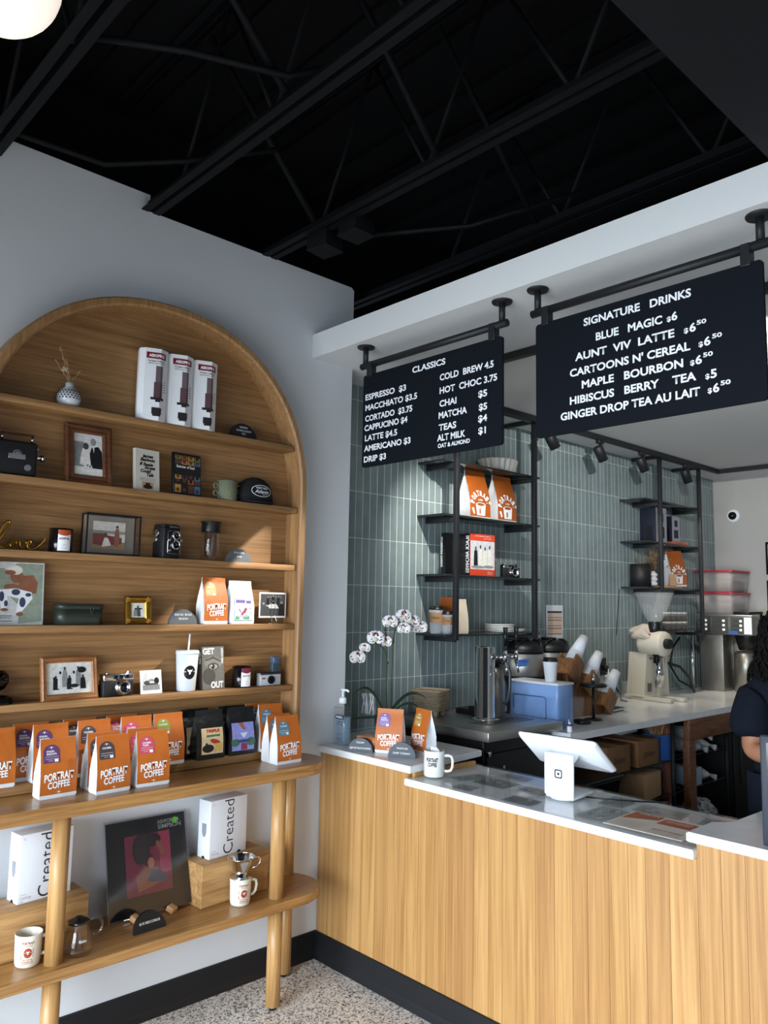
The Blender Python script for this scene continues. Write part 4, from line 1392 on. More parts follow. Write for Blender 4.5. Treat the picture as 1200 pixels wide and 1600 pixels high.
p = art_panel('picture_label', t, drape, 0.002, 0.014, 0.088, 0.09, paper_white, [(flat('lightblue', '8fa6d2'), rect(0.14, 0.14, 0.75, 0.72)), (vio, [(0.2, 0.5), (0.5, 0.82), (0.6, 0.55), (0.72, 0.7), (0.62, 0.35), (0.4, 0.3)]), (flat('red', 'b8352c'), [(0.3, 0.25), (0.42, 0.22), (0.72, 0.52), (0.66, 0.56)]), (grn, rect(0.04, 0.05, 0.84, 0.2)), (vio, rect(0.06, 0.8, 0.6, 0.95)), (vio, rect(0.66, 0.78, 0.95, 0.92)), (ink_p, rect(0.8, 0.55, 0.96, 0.57)), (ink_p, rect(0.8, 0.45, 0.96, 0.47)), (ink_p, rect(0.8, 0.35, 0.96, 0.37)), (ink_p, rect(0.0, 0.98, 1, 1)), (ink_p, rect(0.0, 0, 0.012, 1)), (ink_p, rect(0.988, 0, 1, 1)), (ink_p, rect(0, 0, 1, 0.015))])
t = thing('easel_photo', 'black and white group photo on a small wire easel at the shelf end', 'photo', at_shelf(4, -0.342, 0.072), FX + 0.1)
obj('photo_print_card', B().box((0, 0, 0.079), (0.15, 0.002, 0.108)), paper_white, t)
bl = [(ph_light, [(0.25, 0.35), (0.75, 0.35), (0.6, 0.62), (0.35, 0.62)])]
for i, (x, z, hh) in enumerate(((0.12, 0.02, 0.6), (0.3, 0.5, 0.4), (0.4, 0.55, 0.38), (0.5, 0.55, 0.4), (0.6, 0.55, 0.36), (0.72, 0.52, 0.4), (0.82, 0.5, 0.4), (0.85, 0.02, 0.66), (0.25, 0.02, 0.5))):
    bl += person_shape(x, z, hh, 0.13 if z > 0.3 else 0.24, ph_black if i % 2 else ph_dark, ph_mid)
picture(t, 0.138, 0.094, 0.032, -0.0013, ph_dark, bl, 'photo_print')
eb = B()
for x in (-0.011, 0.011):
    eb.tube([(x, -0.006, 0.085), (x, -0.004, 0.03), (x * 1.3, -0.012, 0.012), (x * 1.4, -0.014, 0.0015), (x * 2.2, 0.012, 0.0015)], 0.0012, 6)
eb.tube([(0.011 * math.cos(PI * k / 8), -0.006, 0.085 + 0.011 * math.sin(PI * k / 8)) for k in range(9)], 0.0012, 6)
eb.tube([(-0.015, -0.0165, 0.02), (-0.012, -0.013, 0.004), (0.012, -0.013, 0.004), (0.015, -0.0165, 0.02)], 0.0012, 6)
obj('wire_easel', eb, chrome, t)

# shelf 5
t = thing('amber_goblet', 'amber glass goblet shaped vase cut by the left edge of the fifth shelf', 'vase', at_shelf(5, -1.44, 0.055))
obj('goblet', B().lathe([(0, 0), (0.034, 0), (0.036, 0.004), (0.03, 0.01), (0.012, 0.016), (0.008, 0.03), (0.012, 0.042), (0.03, 0.052), (0.04, 0.072), (0.038, 0.095), (0.026, 0.108), (0.024, 0.108), (0.035, 0.094), (0.037, 0.073), (0.028, 0.056), (0, 0.046)], n=32), amber_g, t)
obj('faceted_foot', B().lathe([(0, 0.001), (0.055, 0.001), (0.056, 0.006), (0.052, 0.022), (0.044, 0.024), (0.04, 0.006)], n=12, sm=False), amber_g, t)
t = thing('picture_frame', 'light wooden frame with a black and white crowd print on the fifth shelf', 'picture frame', at_shelf(5, -1.197, 0.07), FX + 0.07)
frame_obj(t, 0.205, 0.148, 0.021, 0.018, wood_warm, 0.2)
picture(t, 0.164, 0.107, 0.0205, -0.0065, ph_paper, [(ph_light, rect(0.12, 0.12, 0.9, 0.88))] + sum([person_shape(0.2 + 0.1 * i, 0.14 + 0.04 * (i % 3), 0.45 + 0.1 * ((i * 7) % 3), 0.13, (ph_black, ph_light, ph_mid)[i % 3], (ph_dark, ph_black, ph_dark)[i % 3]) for i in range(7)], []) + [(ph_black, ell(0.78, 0.75, 0.1, 0.1)), (ph_black, ell(0.6, 0.25, 0.1, 0.06)), (ph_black, rect(0.14, 0.3, 0.2, 0.55))], 'photo_print', 0.2)
t = thing('film_camera', 'black and silver rangefinder film camera on the fifth shelf', 'camera', at_shelf(5, -1.022, 0.06), FX + 0.1)


def film_camera(t, w, h, d, lens_r, lx, top=chrome):
    obj('camera_body', B().box((0, 0, h * 0.36), (w, d, h * 0.72), 0.004), mat('black_leatherette', '17181b', 0.55), t)
    obj('top_plate', B().box((0, 0, h * 0.83), (w, d, h * 0.3), 0.004).cyl((w * 0.38, 0, h * 0.98), (w * 0.38, 0, h * 1.06), 0.009, n=18).cyl((-w * 0.3, 0, h * 0.98), (-w * 0.3, 0, h * 1.03), 0.011, n=18), top, t)
    wb = B()
    for x, ww in ((-w * 0.12, w * 0.14), (w * 0.06, w * 0.13), (w * 0.26, w * 0.13)):
        wb.box((x, -d / 2 - 0.0005, h * 0.84), (ww, 0.003, h * 0.16), 0.001)
    obj('viewfinder_windows', wb, mat('lens_glass', '101420', 0.06), t)
    o = obj('lens_barrel', B().lathe([(lens_r * 1.2, 0), (lens_r * 1.2, 0.008), (lens_r, 0.01), (lens_r, 0.024), (lens_r * 0.88, 0.027), (lens_r * 0.78, 0.018), (lens_r * 0.6, 0.014)], n=32, caps=(False, False)), chrome, t, (lx, -d / 2, h * 0.4), (PI / 2, 0, 0))
    obj('lens_glass', B().lathe([(0, 0.019), (lens_r * 0.35, 0.018), (lens_r * 0.66, 0.013)], n=24, caps=(False, False)), mat('lens_glass', '101420', 0.06), o)
    return t


film_camera(t, 0.122, 0.083, 0.036, 0.0235, 0.012)
obj('maker_badge', B().box((0.045, -0.0188, 0.018), (0.012, 0.001, 0.006)), mat('red_badge', 'a33a2e', 0.4), t)
t = thing('snapshot', 'small white bordered black and white snapshot of a house on the fifth shelf', 'photo', at_shelf(5, -0.884, 0.068), FX + 0.02)
bb = B().box((0, 0, 0.043), (0.088, 0.004, 0.086))
for v in bb.bm.verts:
    v.co.y += v.co.z * 0.2
obj('print_card', bb, paper_white, t)
picture(t, 0.07, 0.064, 0.013, -0.0023, ph_light, [(ph_mid, rect(0, 0, 1, 0.3)), (ph_dark, ell(0.3, 0.42, 0.24, 0.14)), (ph_mid, [(0.3, 0.5), (0.75, 0.5), (0.62, 0.64), (0.42, 0.64)]), (ph_black, ell(0.82, 0.52, 0.15, 0.2)), (ph_dark, rect(0.25, 0.3, 0.9, 0.4)), (ph_paper, rect(0.4, 0.4, 0.6, 0.5))], 'photo_print', 0.2)
t = thing('travel_tumbler', 'tall white tumbler with straw and round black badge on the fifth shelf', 'tumbler', at_shelf(5, -0.735, 0.061), FX)
wt = mat('white_tumbler', 'cfd6de', 0.35)
obj('tumbler_body', B().lathe([(0, 0), (0.033, 0), (0.036, 0.004), (0.044, 0.145), (0.043, 0.146), (0, 0.146)], n=40), wt, t)
obj('lid', B().lathe([(0, 0.144), (0.045, 0.144), (0.0455, 0.147), (0.0455, 0.155), (0.043, 0.158), (0, 0.158)], n=40), wt, t)
obj('straw', B().cyl((0.003, 0, 0.15), (0.008, 0, 0.222), 0.0035, n=12), letter_white, t)
def tmap(x, z):
    r = 0.036 + 0.008 * z / 0.145 + 0.0006
    a = x / r
    return (r * math.sin(a), -r * math.cos(a), z)
bb = B().poly([tmap(*p) for p in ell(0, 0, 0.001, 0.001, 4)])
bb = B()
bb.rings([[tmap(-0.008 + 0.0235 * f * math.cos(2 * PI * k / 28), 0.075 + 0.0265 * f * math.sin(2 * PI * k / 28)) for k in range(28)] for f in (0.02, 0.4, 0.7, 1.0)], 0, True, (True, False))
o = obj('round_badge', bb, soft_black, t)
bb = B()
logo_mesh(bb, -0.008, 0.078, 0.021, lambda x, z: tuple(Vector(tmap(x, z)) * 1.012 * 1.0 + Vector((0, 0, -z * 0.012))))
obj('badge_mark', bb, letter_white, o)
t = book('screenplay_book', 'grey book with a close up eye titled GET OUT, leaning on the fifth shelf', 'book', at_shelf(5, -0.618, 0.062), FX + 0.12, 0.112, 0.17, 0.022, mat('grey_cover', '54534f', 0.4), mat('grey_spine', '3f3e3c', 0.4), lean=0.1)
t.rotation_euler = (0, -0.0, FX + 0.12)
picture(t, 0.108, 0.166, 0.002, -0.0113, flat('eye_skin', '6f6d68'), [(flat('shade1', '4b4a47'), ell(0.3, 0.3, 0.3, 0.2)), (flat('shade2', '85827c'), ell(0.5, 0.62, 0.42, 0.15)), (flat('shade1', '4b4a47'), ell(0.5, 0.53, 0.27, 0.09)), (flat('shade3', '9c9992'), ell(0.5, 0.525, 0.2, 0.06)), (ink_p, ell(0.48, 0.53, 0.08, 0.06)), (paper_white, ell(0.44, 0.55, 0.025, 0.02)), (flat('shade1', '4b4a47'), [(0.15, 0.66), (0.5, 0.72), (0.88, 0.62), (0.88, 0.66), (0.5, 0.77), (0.15, 0.7)])], 'cover_picture', 0.1)
cm = lambda xo, zo: (lambda x, q: (x + xo, -0.0121 + (zo + q) * 0.1, zo + q))
ms = [(text_mesh('GET', 0.058, 0.024, 0.04, mapf=cm(-0.023, 0.14)), (0, 0, 0)), (text_mesh('OUT', 0.062, 0.025, 0.04, mapf=cm(0.018, 0.006)), (0, 0, 0)),
      (text_mesh('JORDAN PEELE', 0.062, 0.009, 0.03, mapf=lambda x, q: (0.041 + q, -0.0121 + (0.132 - x) * 0.1, 0.132 - x)), (0, 0, 0))]
join('title_lettering', ms, letter_white, t)
obj('spine_lettering', text_mesh('GET OUT', 0.05, 0.01, 0.03, mapf=lambda x, q: (-0.0566, -0.005 + q + (0.125 - x) * 0.1, 0.125 - x)), letter_white, t)
candle('black glass candle with dark red topped white label on the fifth shelf', at_shelf(5, -0.478, 0.06), '6f1f33', 'LIGHT IT UP')
t = thing('pocket_camera', 'small silver pocket camera with a flash cube on top at the shelf end', 'camera', at_shelf(5, -0.345, 0.066), FX + 0.02)
obj('camera_body', B().box((0, 0, 0.027), (0.108, 0.03, 0.054), 0.004), mat('silver_plastic', 'b9bfc4', 0.35), t)
obj('top_strip', B().box((0, 0, 0.0495), (0.106, 0.031, 0.009), 0.002).box((0, -0.0155, 0.0495), (0.016, 0.002, 0.009)), mat('dark_strip', '2b2f33', 0.35), t)
obj('lens', B().cyl((0, -0.014, 0.024), (0, -0.021, 0.024), 0.017, n=28), soft_black, t)
obj('lens_glass', B().cyl((0, -0.021, 0.024), (0, -0.0215, 0.024), 0.008, n=20), mat('lens_glass', '101420', 0.06), t)
obj('red_mark', B().box((-0.037, -0.0153, 0.031), (0.016, 0.001, 0.006)), mat('red_badge', 'a33a2e', 0.4), t)
obj('flash_stem', B().box((0.03, 0.002, 0.073), (0.038, 0.022, 0.038), 0.003), mat('flash_grey', '3a4a52', 0.4), t)
obj('flash_cube', B().box((0.03, 0.0, 0.106), (0.036, 0.026, 0.03), 0.003), mat('flash_blue', '4d5f78', 0.15, var=0.4, vscale=90), t)

# ================================================================== LOWER TABLE SHELF
def block(label, x0, x1, y0, y1, rz=0):
    t = thing('display_block', label, 'wooden block', ((x0 + x1) / 2, (y0 + y1) / 2, LS), FX + rz, 'oak display blocks')
    obj('block_body', B().box((0, 0, 0.0785), (y1 - y0, x1 - x0, 0.155), 0.002), oak_block, t)
    return t


block('oak display block under the right white carton, beside the record', 0.03, 0.17, -0.70, -0.385, 0.05)
block('oak display block under the left white carton, cut by the photo edge', 0.03, 0.165, -1.53, -1.125)
carton_l = ['tall white carton with vertical black script on the right oak block', 'tall white carton with vertical black script on the left oak block behind the table leg']
t = thing('cup_carton', carton_l[0], 'carton', (0.085, -0.556, LS + 0.1565), FX + 0.12, 'white cup cartons')
w, h, d = 0.182, 0.217, 0.074
obj('carton_body', B().box((0, 0, h / 2), (w, d, h), 0.0012), mat('carton_white', 'dfe3ea', 0.45), t)
fy = -d / 2 - 0.0006
obj('vertical_lettering', text_mesh('Created', 0.205, 0.05, -0.006, 'LEFT', mapf=lambda x, q: (0.023 - q, fy, 0.006 + x)), mat('carton_ink', '23252b', 0.5), t)
join('small_lettering', [(text_mesh('Cold Cup', 0.036, 0.0085, -0.012, 'LEFT'), (-0.082, fy, 0.013)), (text_mesh('16oz', 0.012, 0.004, 0, 'LEFT'), (-0.082, fy, 0.004)), (text_mesh('C', 0.007, 0.007, 0, 'LEFT'), (-0.08, fy, 0.2)), (B().box((-0.072, fy, 0.027), (0.02, 0.0003, 0.0008)).mesh('l'), (0, 0, 0))], mat('carton_grey_ink', '6d7178', 0.5), t)
bb = B()
bb.poly([(-w / 2 - 0.0005, y, z) for y, z in [(-0.014, 0.13), (0.014, 0.13), (0.013, 0.095), (0.006, 0.08), (-0.006, 0.08), (-0.013, 0.095)]])
obj('cup_picture', bb, mat('carton_cup_print', '8d939c', 0.4), t)
bb = B()
bb.prism(arc_pts(0.055, 0.0, 0.009, 0, PI, 12), fy - 0.0003, fy + 0.0003, 'y').prism([(fy_ * 0 + y, z) for y, z in arc_pts(-0.0, 0.0, 0.009, 0, PI, 12) for fy_ in (1,)], -w / 2 - 0.0006, -w / 2 + 0.0003, 'x')
obj('finger_notch', bb, soft_black, t)
dup(t, (0.08, -1.262, LS + 0.1565), FX + 0.1, carton_l[1])

t = thing('record_sleeve', 'black record sleeve with a red square picture leaning in a plastic cover', 'record', (0.112, -0.862, LS + 0.014), FX - 0.02)
lr = 0.27
def leanb(b, k=lr):
    for v in b.bm.verts:
        v.co.y += v.co.z * k
    return b
w = 0.315
obj('sleeve', leanb(B().box((0, 0, w / 2), (w, 0.005, w))), mat('record_black', '16171a', 0.3), t)
o = picture(t, 0.18, 0.2, 0.062, -0.003, flat('wine', '6b2338'), [(flat('wine2', '8c3048'), rect(0.75, 0.3, 1, 1)), (flat('shadow', '231a1f'), ell(0.35, 0.75, 0.2, 0.26)), (flat('shadow', '231a1f'), ell(0.55, 0.88, 0.25, 0.12)), (flat('tan', '7a4a38'), [(0.25, 0.05), (0.75, 0.15), (0.7, 0.4), (0.4, 0.45), (0.2, 0.3)]), (flat('shadow', '231a1f'), ell(0.5, 0.55, 0.12, 0.1)), (flat('tan2', '94614a'), ell(0.55, 0.5, 0.075, 0.09)), (flat('dusk', '3d4252'), [(0.45, 0.2), (0.95, 0.12), (0.8, 0.32), (0.55, 0.4)]), (flat('tan', '7a4a38'), ell(0.78, 0.72, 0.06, 0.16, a=0.6))], 'cover_picture', lr)
ms = [(text_mesh('ASHFORD &', 0.09, 0.013, 0.01, mapf=lambda x, q: (x + 0.088, -0.0032 + (0.288 + q) * lr, 0.288 + q)), (0, 0, 0)), (text_mesh('SIMPSON', 0.095, 0.015, 0.01, mapf=lambda x, q: (x + 0.092, -0.0032 + (0.27 + q) * lr, 0.27 + q)), (0, 0, 0))]
join('title_lettering', ms, mat('silver_print', 'b8babd', 0.35), t)
o = obj('round_sticker', leanb(B().prism(ell(0.115, 0.292, 0.011, 0.011, 20), -0.0042, -0.0036, 'y')), mat('green_sticker', '5fbf3a', 0.5), t)
pm = glass('record_film', 'ffffff', 0.96, 0.08)
obj('plastic_cover', leanb(B().box((0, -0.0055, 0.159), (0.328, 0.0006, 0.326)).box((-0.162, -0.001, 0.159), (0.003, 0.008, 0.326)).box((0.162, -0.001, 0.159), (0.003, 0.008, 0.326)).box((0, -0.001, 0.321), (0.328, 0.008, 0.003))), pm, t)
t = thing('record_stand', 'pale wooden block stand with metal rods under the record sleeve', 'stand', (0.105, -0.865, LS), FX)
for x in (-0.068, 0.075):
    obj('wood_block', B().box((x, -0.025, 0.0135), (0.03, 0.03, 0.019), 0.001, rot=(0.4, 0, 0.5)), wood_peg, t)
obj('rods', B().cyl((-0.1, 0.0, 0.007), (0.12, 0.0, 0.007), 0.0022, n=8).cyl((-0.068, -0.03, 0.008), (-0.068, 0.1, 0.008), 0.002, n=8).cyl((0.075, -0.03, 0.008), (0.075, 0.09, 0.008), 0.002, n=8), chrome, t)
half_sign('black half round sign in front of the record sleeve on the lower shelf', (0.225, -0.925, LS), FX + 0.05, matte_black, [('$10 RECORDS', 0.025, 0.08)], 0.062, lean=0.3)

rust = mat('rust_print', '9a3f26', 0.5)


def diner_mug(label, loc, rz):
    t = thing('diner_mug', label, 'mug', loc, rz, 'cream printed mugs')
    obj('mug_body', B().lathe([(0, 0.001), (0.03, 0), (0.036, 0.003), (0.0385, 0.014), (0.041, 0.093), (0.0418, 0.097), (0.04, 0.098), (0.0385, 0.095), (0.036, 0.012), (0, 0.008)], n=40), cream, t)
    obj('handle', B().tube([(0.038, 0, 0.08), (0.05, 0, 0.083), (0.063, 0, 0.078), (0.066, 0, 0.062), (0.062, 0, 0.04), (0.052, 0, 0.03), (0.036, 0, 0.028)], 0.0058, 10), cream, t)
    def mm(x, z):
        r = 0.0385 + 0.0025 * (z - 0.014) / 0.08 + 0.0005
        a = x / r
        return (r * math.sin(a), -r * math.cos(a), z)
    ms = [(text_mesh('PORTRAIT', 0.038, 0.0072, 0.03, mapf=lambda x, q: mm(x, 0.074 + q)), (0, 0, 0)), (text_mesh('COFFEE', 0.026, 0.004, 0.02, spacing=1.4, mapf=lambda x, q: mm(x, 0.067 + q)), (0, 0, 0)),
          (text_mesh('BEST CUP', 0.03, 0.0038, 0.02, mapf=lambda x, q: mm(-0.018 - q, 0.045 + x)), (0, 0, 0)), (text_mesh('IN TOWN', 0.026, 0.0038, 0.02, mapf=lambda x, q: mm(0.0175 - q, 0.048 + x)), (0, 0, 0)),
          (text_mesh('WEST END GOLD', 0.03, 0.0036, 0.02, mapf=lambda x, q: mm(x, 0.0265 + q)), (0, 0, 0)), (text_mesh('ATLANTA, GA', 0.034, 0.0045, 0.03, mapf=lambda x, q: mm(x, 0.0195 + q)), (0, 0, 0)), (text_mesh('30310', 0.034, 0.0028, 0.02, mapf=lambda x, q: mm(x, 0.0148 + q)), (0, 0, 0))]
    join('print_lettering', ms, rust, t)
    o = obj('round_badge', B().rings([[mm(0.0125 * f * math.cos(2 * PI * k / 24), 0.048 + 0.0145 * f * math.sin(2 * PI * k / 24)) for k in range(24)] for f in (0.02, 0.5, 1.0)], 0, True, (True, False)), rust, t)
    bb = B()
    logo_mesh(bb, 0, 0.0495, 0.0105, lambda x, z: tuple(Vector(mm(x, z)) * 1.01 + Vector((0, 0, -z * 0.01))))
    obj('badge_mark', bb, cream, o)
    return t


a = diner_mug('cream printed mug at the left end of the lower table shelf', (0.212, -1.335, LS), FX - 0.35)
dup(a, (0.222, -0.553, LS), FX - 0.2, 'cream printed mug under the steel dripper on the lower table shelf')
t = thing('coffee_dripper', 'ribbed steel pour over dripper sitting on the cream mug', 'dripper', (0.222, -0.553, LS + 0.0985), FX - 0.35)
prof = [(0.02, 0.002)]
for k in range(9):
    r = 0.021 + 0.0033 * k
    prof += [(r, 0.004 + 0.0075 * k), (r + 0.0022, 0.0078 + 0.0075 * k)]
prof += [(0.0525, 0.073), (0.054, 0.0745), (0.052, 0.0755)]
prof2 = [(r - 0.0015, z) for r, z in prof[::-1]]
obj('cone', B().lathe(prof + prof2, n=40, caps=(False, False)), chrome, t)
obj('base_plate', B().lathe([(0.014, 0), (0.042, 0), (0.043, 0.0015), (0.042, 0.003), (0.02, 0.004), (0.014, 0.003)], n=36, caps=(False, False)), chrome, t)
obj('handle', B().tube([(0.05, 0, 0.066), (0.064, 0, 0.069), (0.075, 0, 0.06), (0.073, 0, 0.045), (0.06, 0, 0.033), (0.04, 0, 0.028)], 0.0026, 8), chrome, t)
t = thing('glass_carafe', 'clear glass coffee carafe with black lid behind the table leg', 'carafe', (0.235, -1.185, LS), FX - 0.3)
obj('carafe_glass', B().lathe([(0, 0.001), (0.045, 0.001), (0.05, 0.006), (0.049, 0.02), (0.036, 0.07), (0.0315, 0.085), (0.035, 0.097), (0.037, 0.105), (0.0355, 0.105), (0.0335, 0.097), (0.03, 0.085), (0.0345, 0.07), (0.0475, 0.02), (0.047, 0.008), (0, 0.004)], n=40), clear, t)
obj('handle', B().tube([(0.032, 0, 0.097), (0.05, 0, 0.103), (0.068, 0, 0.098), (0.076, 0, 0.08), (0.071, 0, 0.062), (0.055, 0, 0.05), (0.042, 0, 0.052)], 0.0055, 10), clear, t)
obj('lid', B().lathe([(0, 0.094), (0.033, 0.094), (0.034, 0.1), (0.03, 0.103), (0.012, 0.104), (0.011, 0.114), (0.0, 0.115)], n=32), soft_black, t)
lettering('Kalita', letter_white, t, None, 0.026, 0.008, 0.0, shear=0.2, mapf=lambda x, z: ((0.0428 + 0.0005) * math.sin((x + 0.012) / 0.043), -(0.0436 - 0.0028 * (z / 0.008)) * math.cos((x + 0.012) / 0.043), 0.045 + z))
# cellophane flakes catching the light
# ================================================================== ON THE COUNTER
CT, CL, BC = 0.9145, 0.8655, 0.9105   # raised ledge, pay counter, back worktop
t = thing('sanitiser_bottle', 'clear hand sanitiser pump bottle against the wall on the raised ledge', 'bottle', (0.055, 0.082, CT), 0.1)
obj('bottle', B().prism(rrect(0.082, 0.052, 0.018, 6), 0.0, 0.165, 'z', sm=True).rings([[(x, y, z) for x, y in rrect(0.082 * f, 0.052 * f, 0.018 * f, 6)] for z, f in ((0.165, 1.0), (0.176, 0.85), (0.182, 0.5), (0.186, 0.36), (0.192, 0.36))]), clear, t)
obj('sanitiser_gel', B().rings([[(x, y, z) for x, y in rrect(0.076, 0.046, 0.016, 6)] for z in (0.004, 0.125)]), mat('blue_gel', 'b0d8f2', 0.12, alpha=0.3), t)
pb = B().lathe([(0, 0.186), (0.0175, 0.186), (0.0175, 0.207), (0.012, 0.214), (0.0, 0.214)], n=24).cyl((0, 0, 0.21), (0, 0, 0.245), 0.0045, n=12)
pb.tube([(-0.012, 0, 0.247), (0.0, 0, 0.248), (0.03, 0, 0.247), (0.038, 0, 0.241)], 0.005, 8)
obj('pump', pb, letter_white, t)
obj('label', B().box((0.008, -0.0265, 0.075), (0.05, 0.0006, 0.13)), glass('sheer_label', 'ffffff', 0.95), t)
obj('label_band', B().box((0.008, -0.027, 0.127), (0.052, 0.0006, 0.018)), mat('navy_label', '1d2350', 0.4), t)
obj('lettering', text_mesh('PURELL', 0.044, 0.0095, 0.03), letter_white, t, (0.008, -0.0275, 0.1225))
join('small_lettering', [(text_mesh('Advanced', 0.032, 0.006, 0), (0.008, -0.027, 0.103)), (text_mesh('Hand Sanitizer', 0.04, 0.005, 0), (0.008, -0.027, 0.093)), (text_mesh('kills germs', 0.03, 0.004, 0), (0.008, -0.027, 0.05)), (text_mesh('refreshing gel', 0.032, 0.004, 0), (0.008, -0.027, 0.03))], mat('navy_label', '1d2350', 0.4), t)
t = thing('tea_carton', 'small orange carton lying behind the left half round counter sign', 'carton', (0.215, 0.12, CT), 0.12)
obj('carton_body', B().box((0, 0, 0.028), (0.11, 0.075, 0.056), 0.001), mat('terracotta_card', 'b0693c', 0.6), t)
obj('carton_panel', B().box((0.0, 0, 0.0565), (0.098, 0.06, 0.0006)).box((0, -0.0378, 0.034), (0.1, 0.0006, 0.02)), mat('pale_card_print', 'cfa27a', 0.6), t)
half_sign('grey half round sign by the sanitiser, leftmost on the counter ledge', (0.237, 0.036, CT), 0.52, mat('blue_slate', '4c535c', 0.6), [('FOLLOW', 0.036, 0.036), ('@PORTRAITCOFFEE', 0.012, 0.096)], 0.058, 'half round counter signs', 0.1)
half_sign('grey half round sign in front of the two orange bags on the counter ledge', (0.443, 0.090, CT), 0.5, mat('blue_slate', '4c535c', 0.6), [('WHATS ON', 0.034, 0.05), ('DRIP TODAY', 0.014, 0.078)], 0.062, 'half round counter signs', 0.1)
a = orange_bag('violet', 'orange coffee bag with violet label on the counter ledge, left of its pair', 'orange bags on the counter ledge')
a.location, a.rotation_euler = (0.333, 0.125, CT), (0, 0, 0.5)
b2 = dup(bags['amber'], (0.425, 0.24, CT), -0.22, 'orange coffee bag with amber label on the counter ledge, right of its pair', 'orange bags on the counter ledge')
t = thing('enamel_mug', 'white mug with black lettering on the pay counter, pens of the till beside it', 'mug', (0.645, 0.075, CL + 0.0085), 0.62)
t['label'] = 'white mug with black lettering standing at the left end of the pay counter'
obj('mug_body', B().lathe([(0, 0), (0.036, 0), (0.042, 0.004), (0.042, 0.098), (0.0435, 0.101), (0.0425, 0.103), (0.0395, 0.1), (0.0385, 0.008), (0, 0.005)], n=40), ceramic, t)
obj('handle', B().tube([(0.04, 0, 0.082), (0.058, 0, 0.084), (0.07, 0, 0.08), (0.075, 0, 0.066), (0.074, 0, 0.04), (0.068, 0, 0.026), (0.056, 0, 0.022), (0.04, 0, 0.022)], 0.0055, 10), ceramic, t)
mm = lambda x, z: (0.0425 * math.sin(x / 0.0425), -0.0425 * math.cos(x / 0.0425), z)
join('lettering', [(text_mesh('PORTRAIT', 0.05, 0.0155, 0.05, mapf=lambda x, q: mm(x - 0.004, 0.062 + q)), (0, 0, 0)), (text_mesh('COFFEE', 0.038, 0.0145, 0.05, mapf=lambda x, q: mm(x - 0.003, 0.044 + q)), (0, 0, 0))], soft_black, t)
tag(obj('sugar_sachets', B().box((-0.01, 0.01, 0.098), (0.03, 0.004, 0.03), rot=(0.3, 0.2, 0.4)).box((0.012, 0.0, 0.096), (0.03, 0.004, 0.03), rot=(-0.3, 0.3, -0.4)), paper_white, None, (0.645, 0.075, CL + 0.0085)), 'paper sachets sticking out of the white counter mug', 'sachets')

t = thing('glass_sheet', 'clear glass sheet over the pictures on the pay counter', 'glass sheet', (1.172, 0.199, CL + 0.004))
obj('sheet', B().box((0, 0, 0.0012), (1.196, 0.434, 0.003)), glass('counter_glass', 'ffffff', 0.99, 0.015, 0.3), t)
# flat pictures lying under the glass
prints = [('dark photo print under the counter glass nearest the white mug', (0.832, 0.045), (0.085, 0.085), 0.1), ('large pale photo print under the counter glass behind the mug', (0.862, 0.2), (0.155, 0.115), 0.02),
          ('small photo print at the back edge of the pay counter near the steel cabinet', (0.855, 0.345), (0.125, 0.08), 0.05), ('narrow dark photo print at the left end of the pay counter', (0.735, 0.2), (0.075, 0.16), -0.3),
          ('photo print under the counter glass in front of the card terminal', (1.1, 0.05), (0.12, 0.085), 0.05), ('photo print half under the card terminal', (1.04, 0.215), (0.11, 0.1), 0.1),
          ('dark photo print between the card terminal and the menu leaflet', (1.385, 0.125), (0.105, 0.175), 0.0), ('photo print at the back edge behind the card terminal', (1.335, 0.31), (0.09, 0.14), 0.1),
          ('dark photo print at the back edge behind the menu leaflet', (1.505, 0.30), (0.168, 0.1), 0.0), ('photo print partly under the raised right worktop', (1.7, 0.29), (0.1, 0.12), 0.15)]
for i, (lab, (x, y), (w, h), a) in enumerate(prints):
    bb = B()
    bb.box((0, 0, 0.0004), (w, h, 0.0006))
    rr = random.Random(i + 20)
    ms_ = [mat('print_tone_' + str(i % 3), ('9c9d9b', '808283', 'a9a399')[i % 3], 0.4), mat('print_pale', 'c2c3c1', 0.4), mat('print_shade', '75777a', 0.4), mat('print_soft', '8f9191', 0.4)]
    for k in range(12):
        cx, cy = rr.uniform(-0.36, 0.36) * w, rr.uniform(-0.36, 0.36) * h
        bb.poly([(cx + px * w, cy + py * h, 0.00085 + k * 0.00003) for px, py in ell(0, 0, rr.uniform(0.03, 0.1), rr.uniform(0.04, 0.14), 9, rr.uniform(0, 3))], rr.choice((1, 2, 3, 2)))
    tag(obj('photo_print', bb, ms_, None, (x, y, CL + 0.0006 + 0.00025 * i), (0, 0, a)), lab, 'photo', 'pictures under the counter glass')
t = thing('menu_leaflet', 'cream and rust printed leaflet on the pay counter glass by the right worktop', 'leaflet', (1.587, 0.117, CL + 0.0073), 0.02)
obj('leaflet_sheet', B().box((0, 0, 0.0008), (0.265, 0.215, 0.0012)), mat('leaflet_cream', 'd8cfc2', 0.4), t)
lb = B()
lb.poly([(-0.125, 0.0, 0.0018), (-0.02, 0.05, 0.0018), (-0.02, 0.1, 0.0018), (-0.125, 0.1, 0.0018)]).box((0.045, 0.05, 0.0017), (0.11, 0.07, 0.0004))
obj('rust_panels', lb, mat('leaflet_rust', 'a3502e', 0.45), t)
def flatmap(x0, y0):
    return lambda x, q: (x0 + x, y0 + q, 0.0021)
join('panel_lettering', [(text_mesh('HAVE IT DELIVERED', 0.09, 0.007, 0.02, mapf=flatmap(0.045, 0.062)), (0, 0, 0)), (text_mesh('FRESH EVERY WEEK', 0.08, 0.006, 0.0, mapf=flatmap(0.045, 0.05)), (0, 0, 0)), (text_mesh('COFFEE CLUB', 0.07, 0.008, 0.03, mapf=flatmap(-0.07, 0.084)), (0, 0, 0))], letter_white, t)
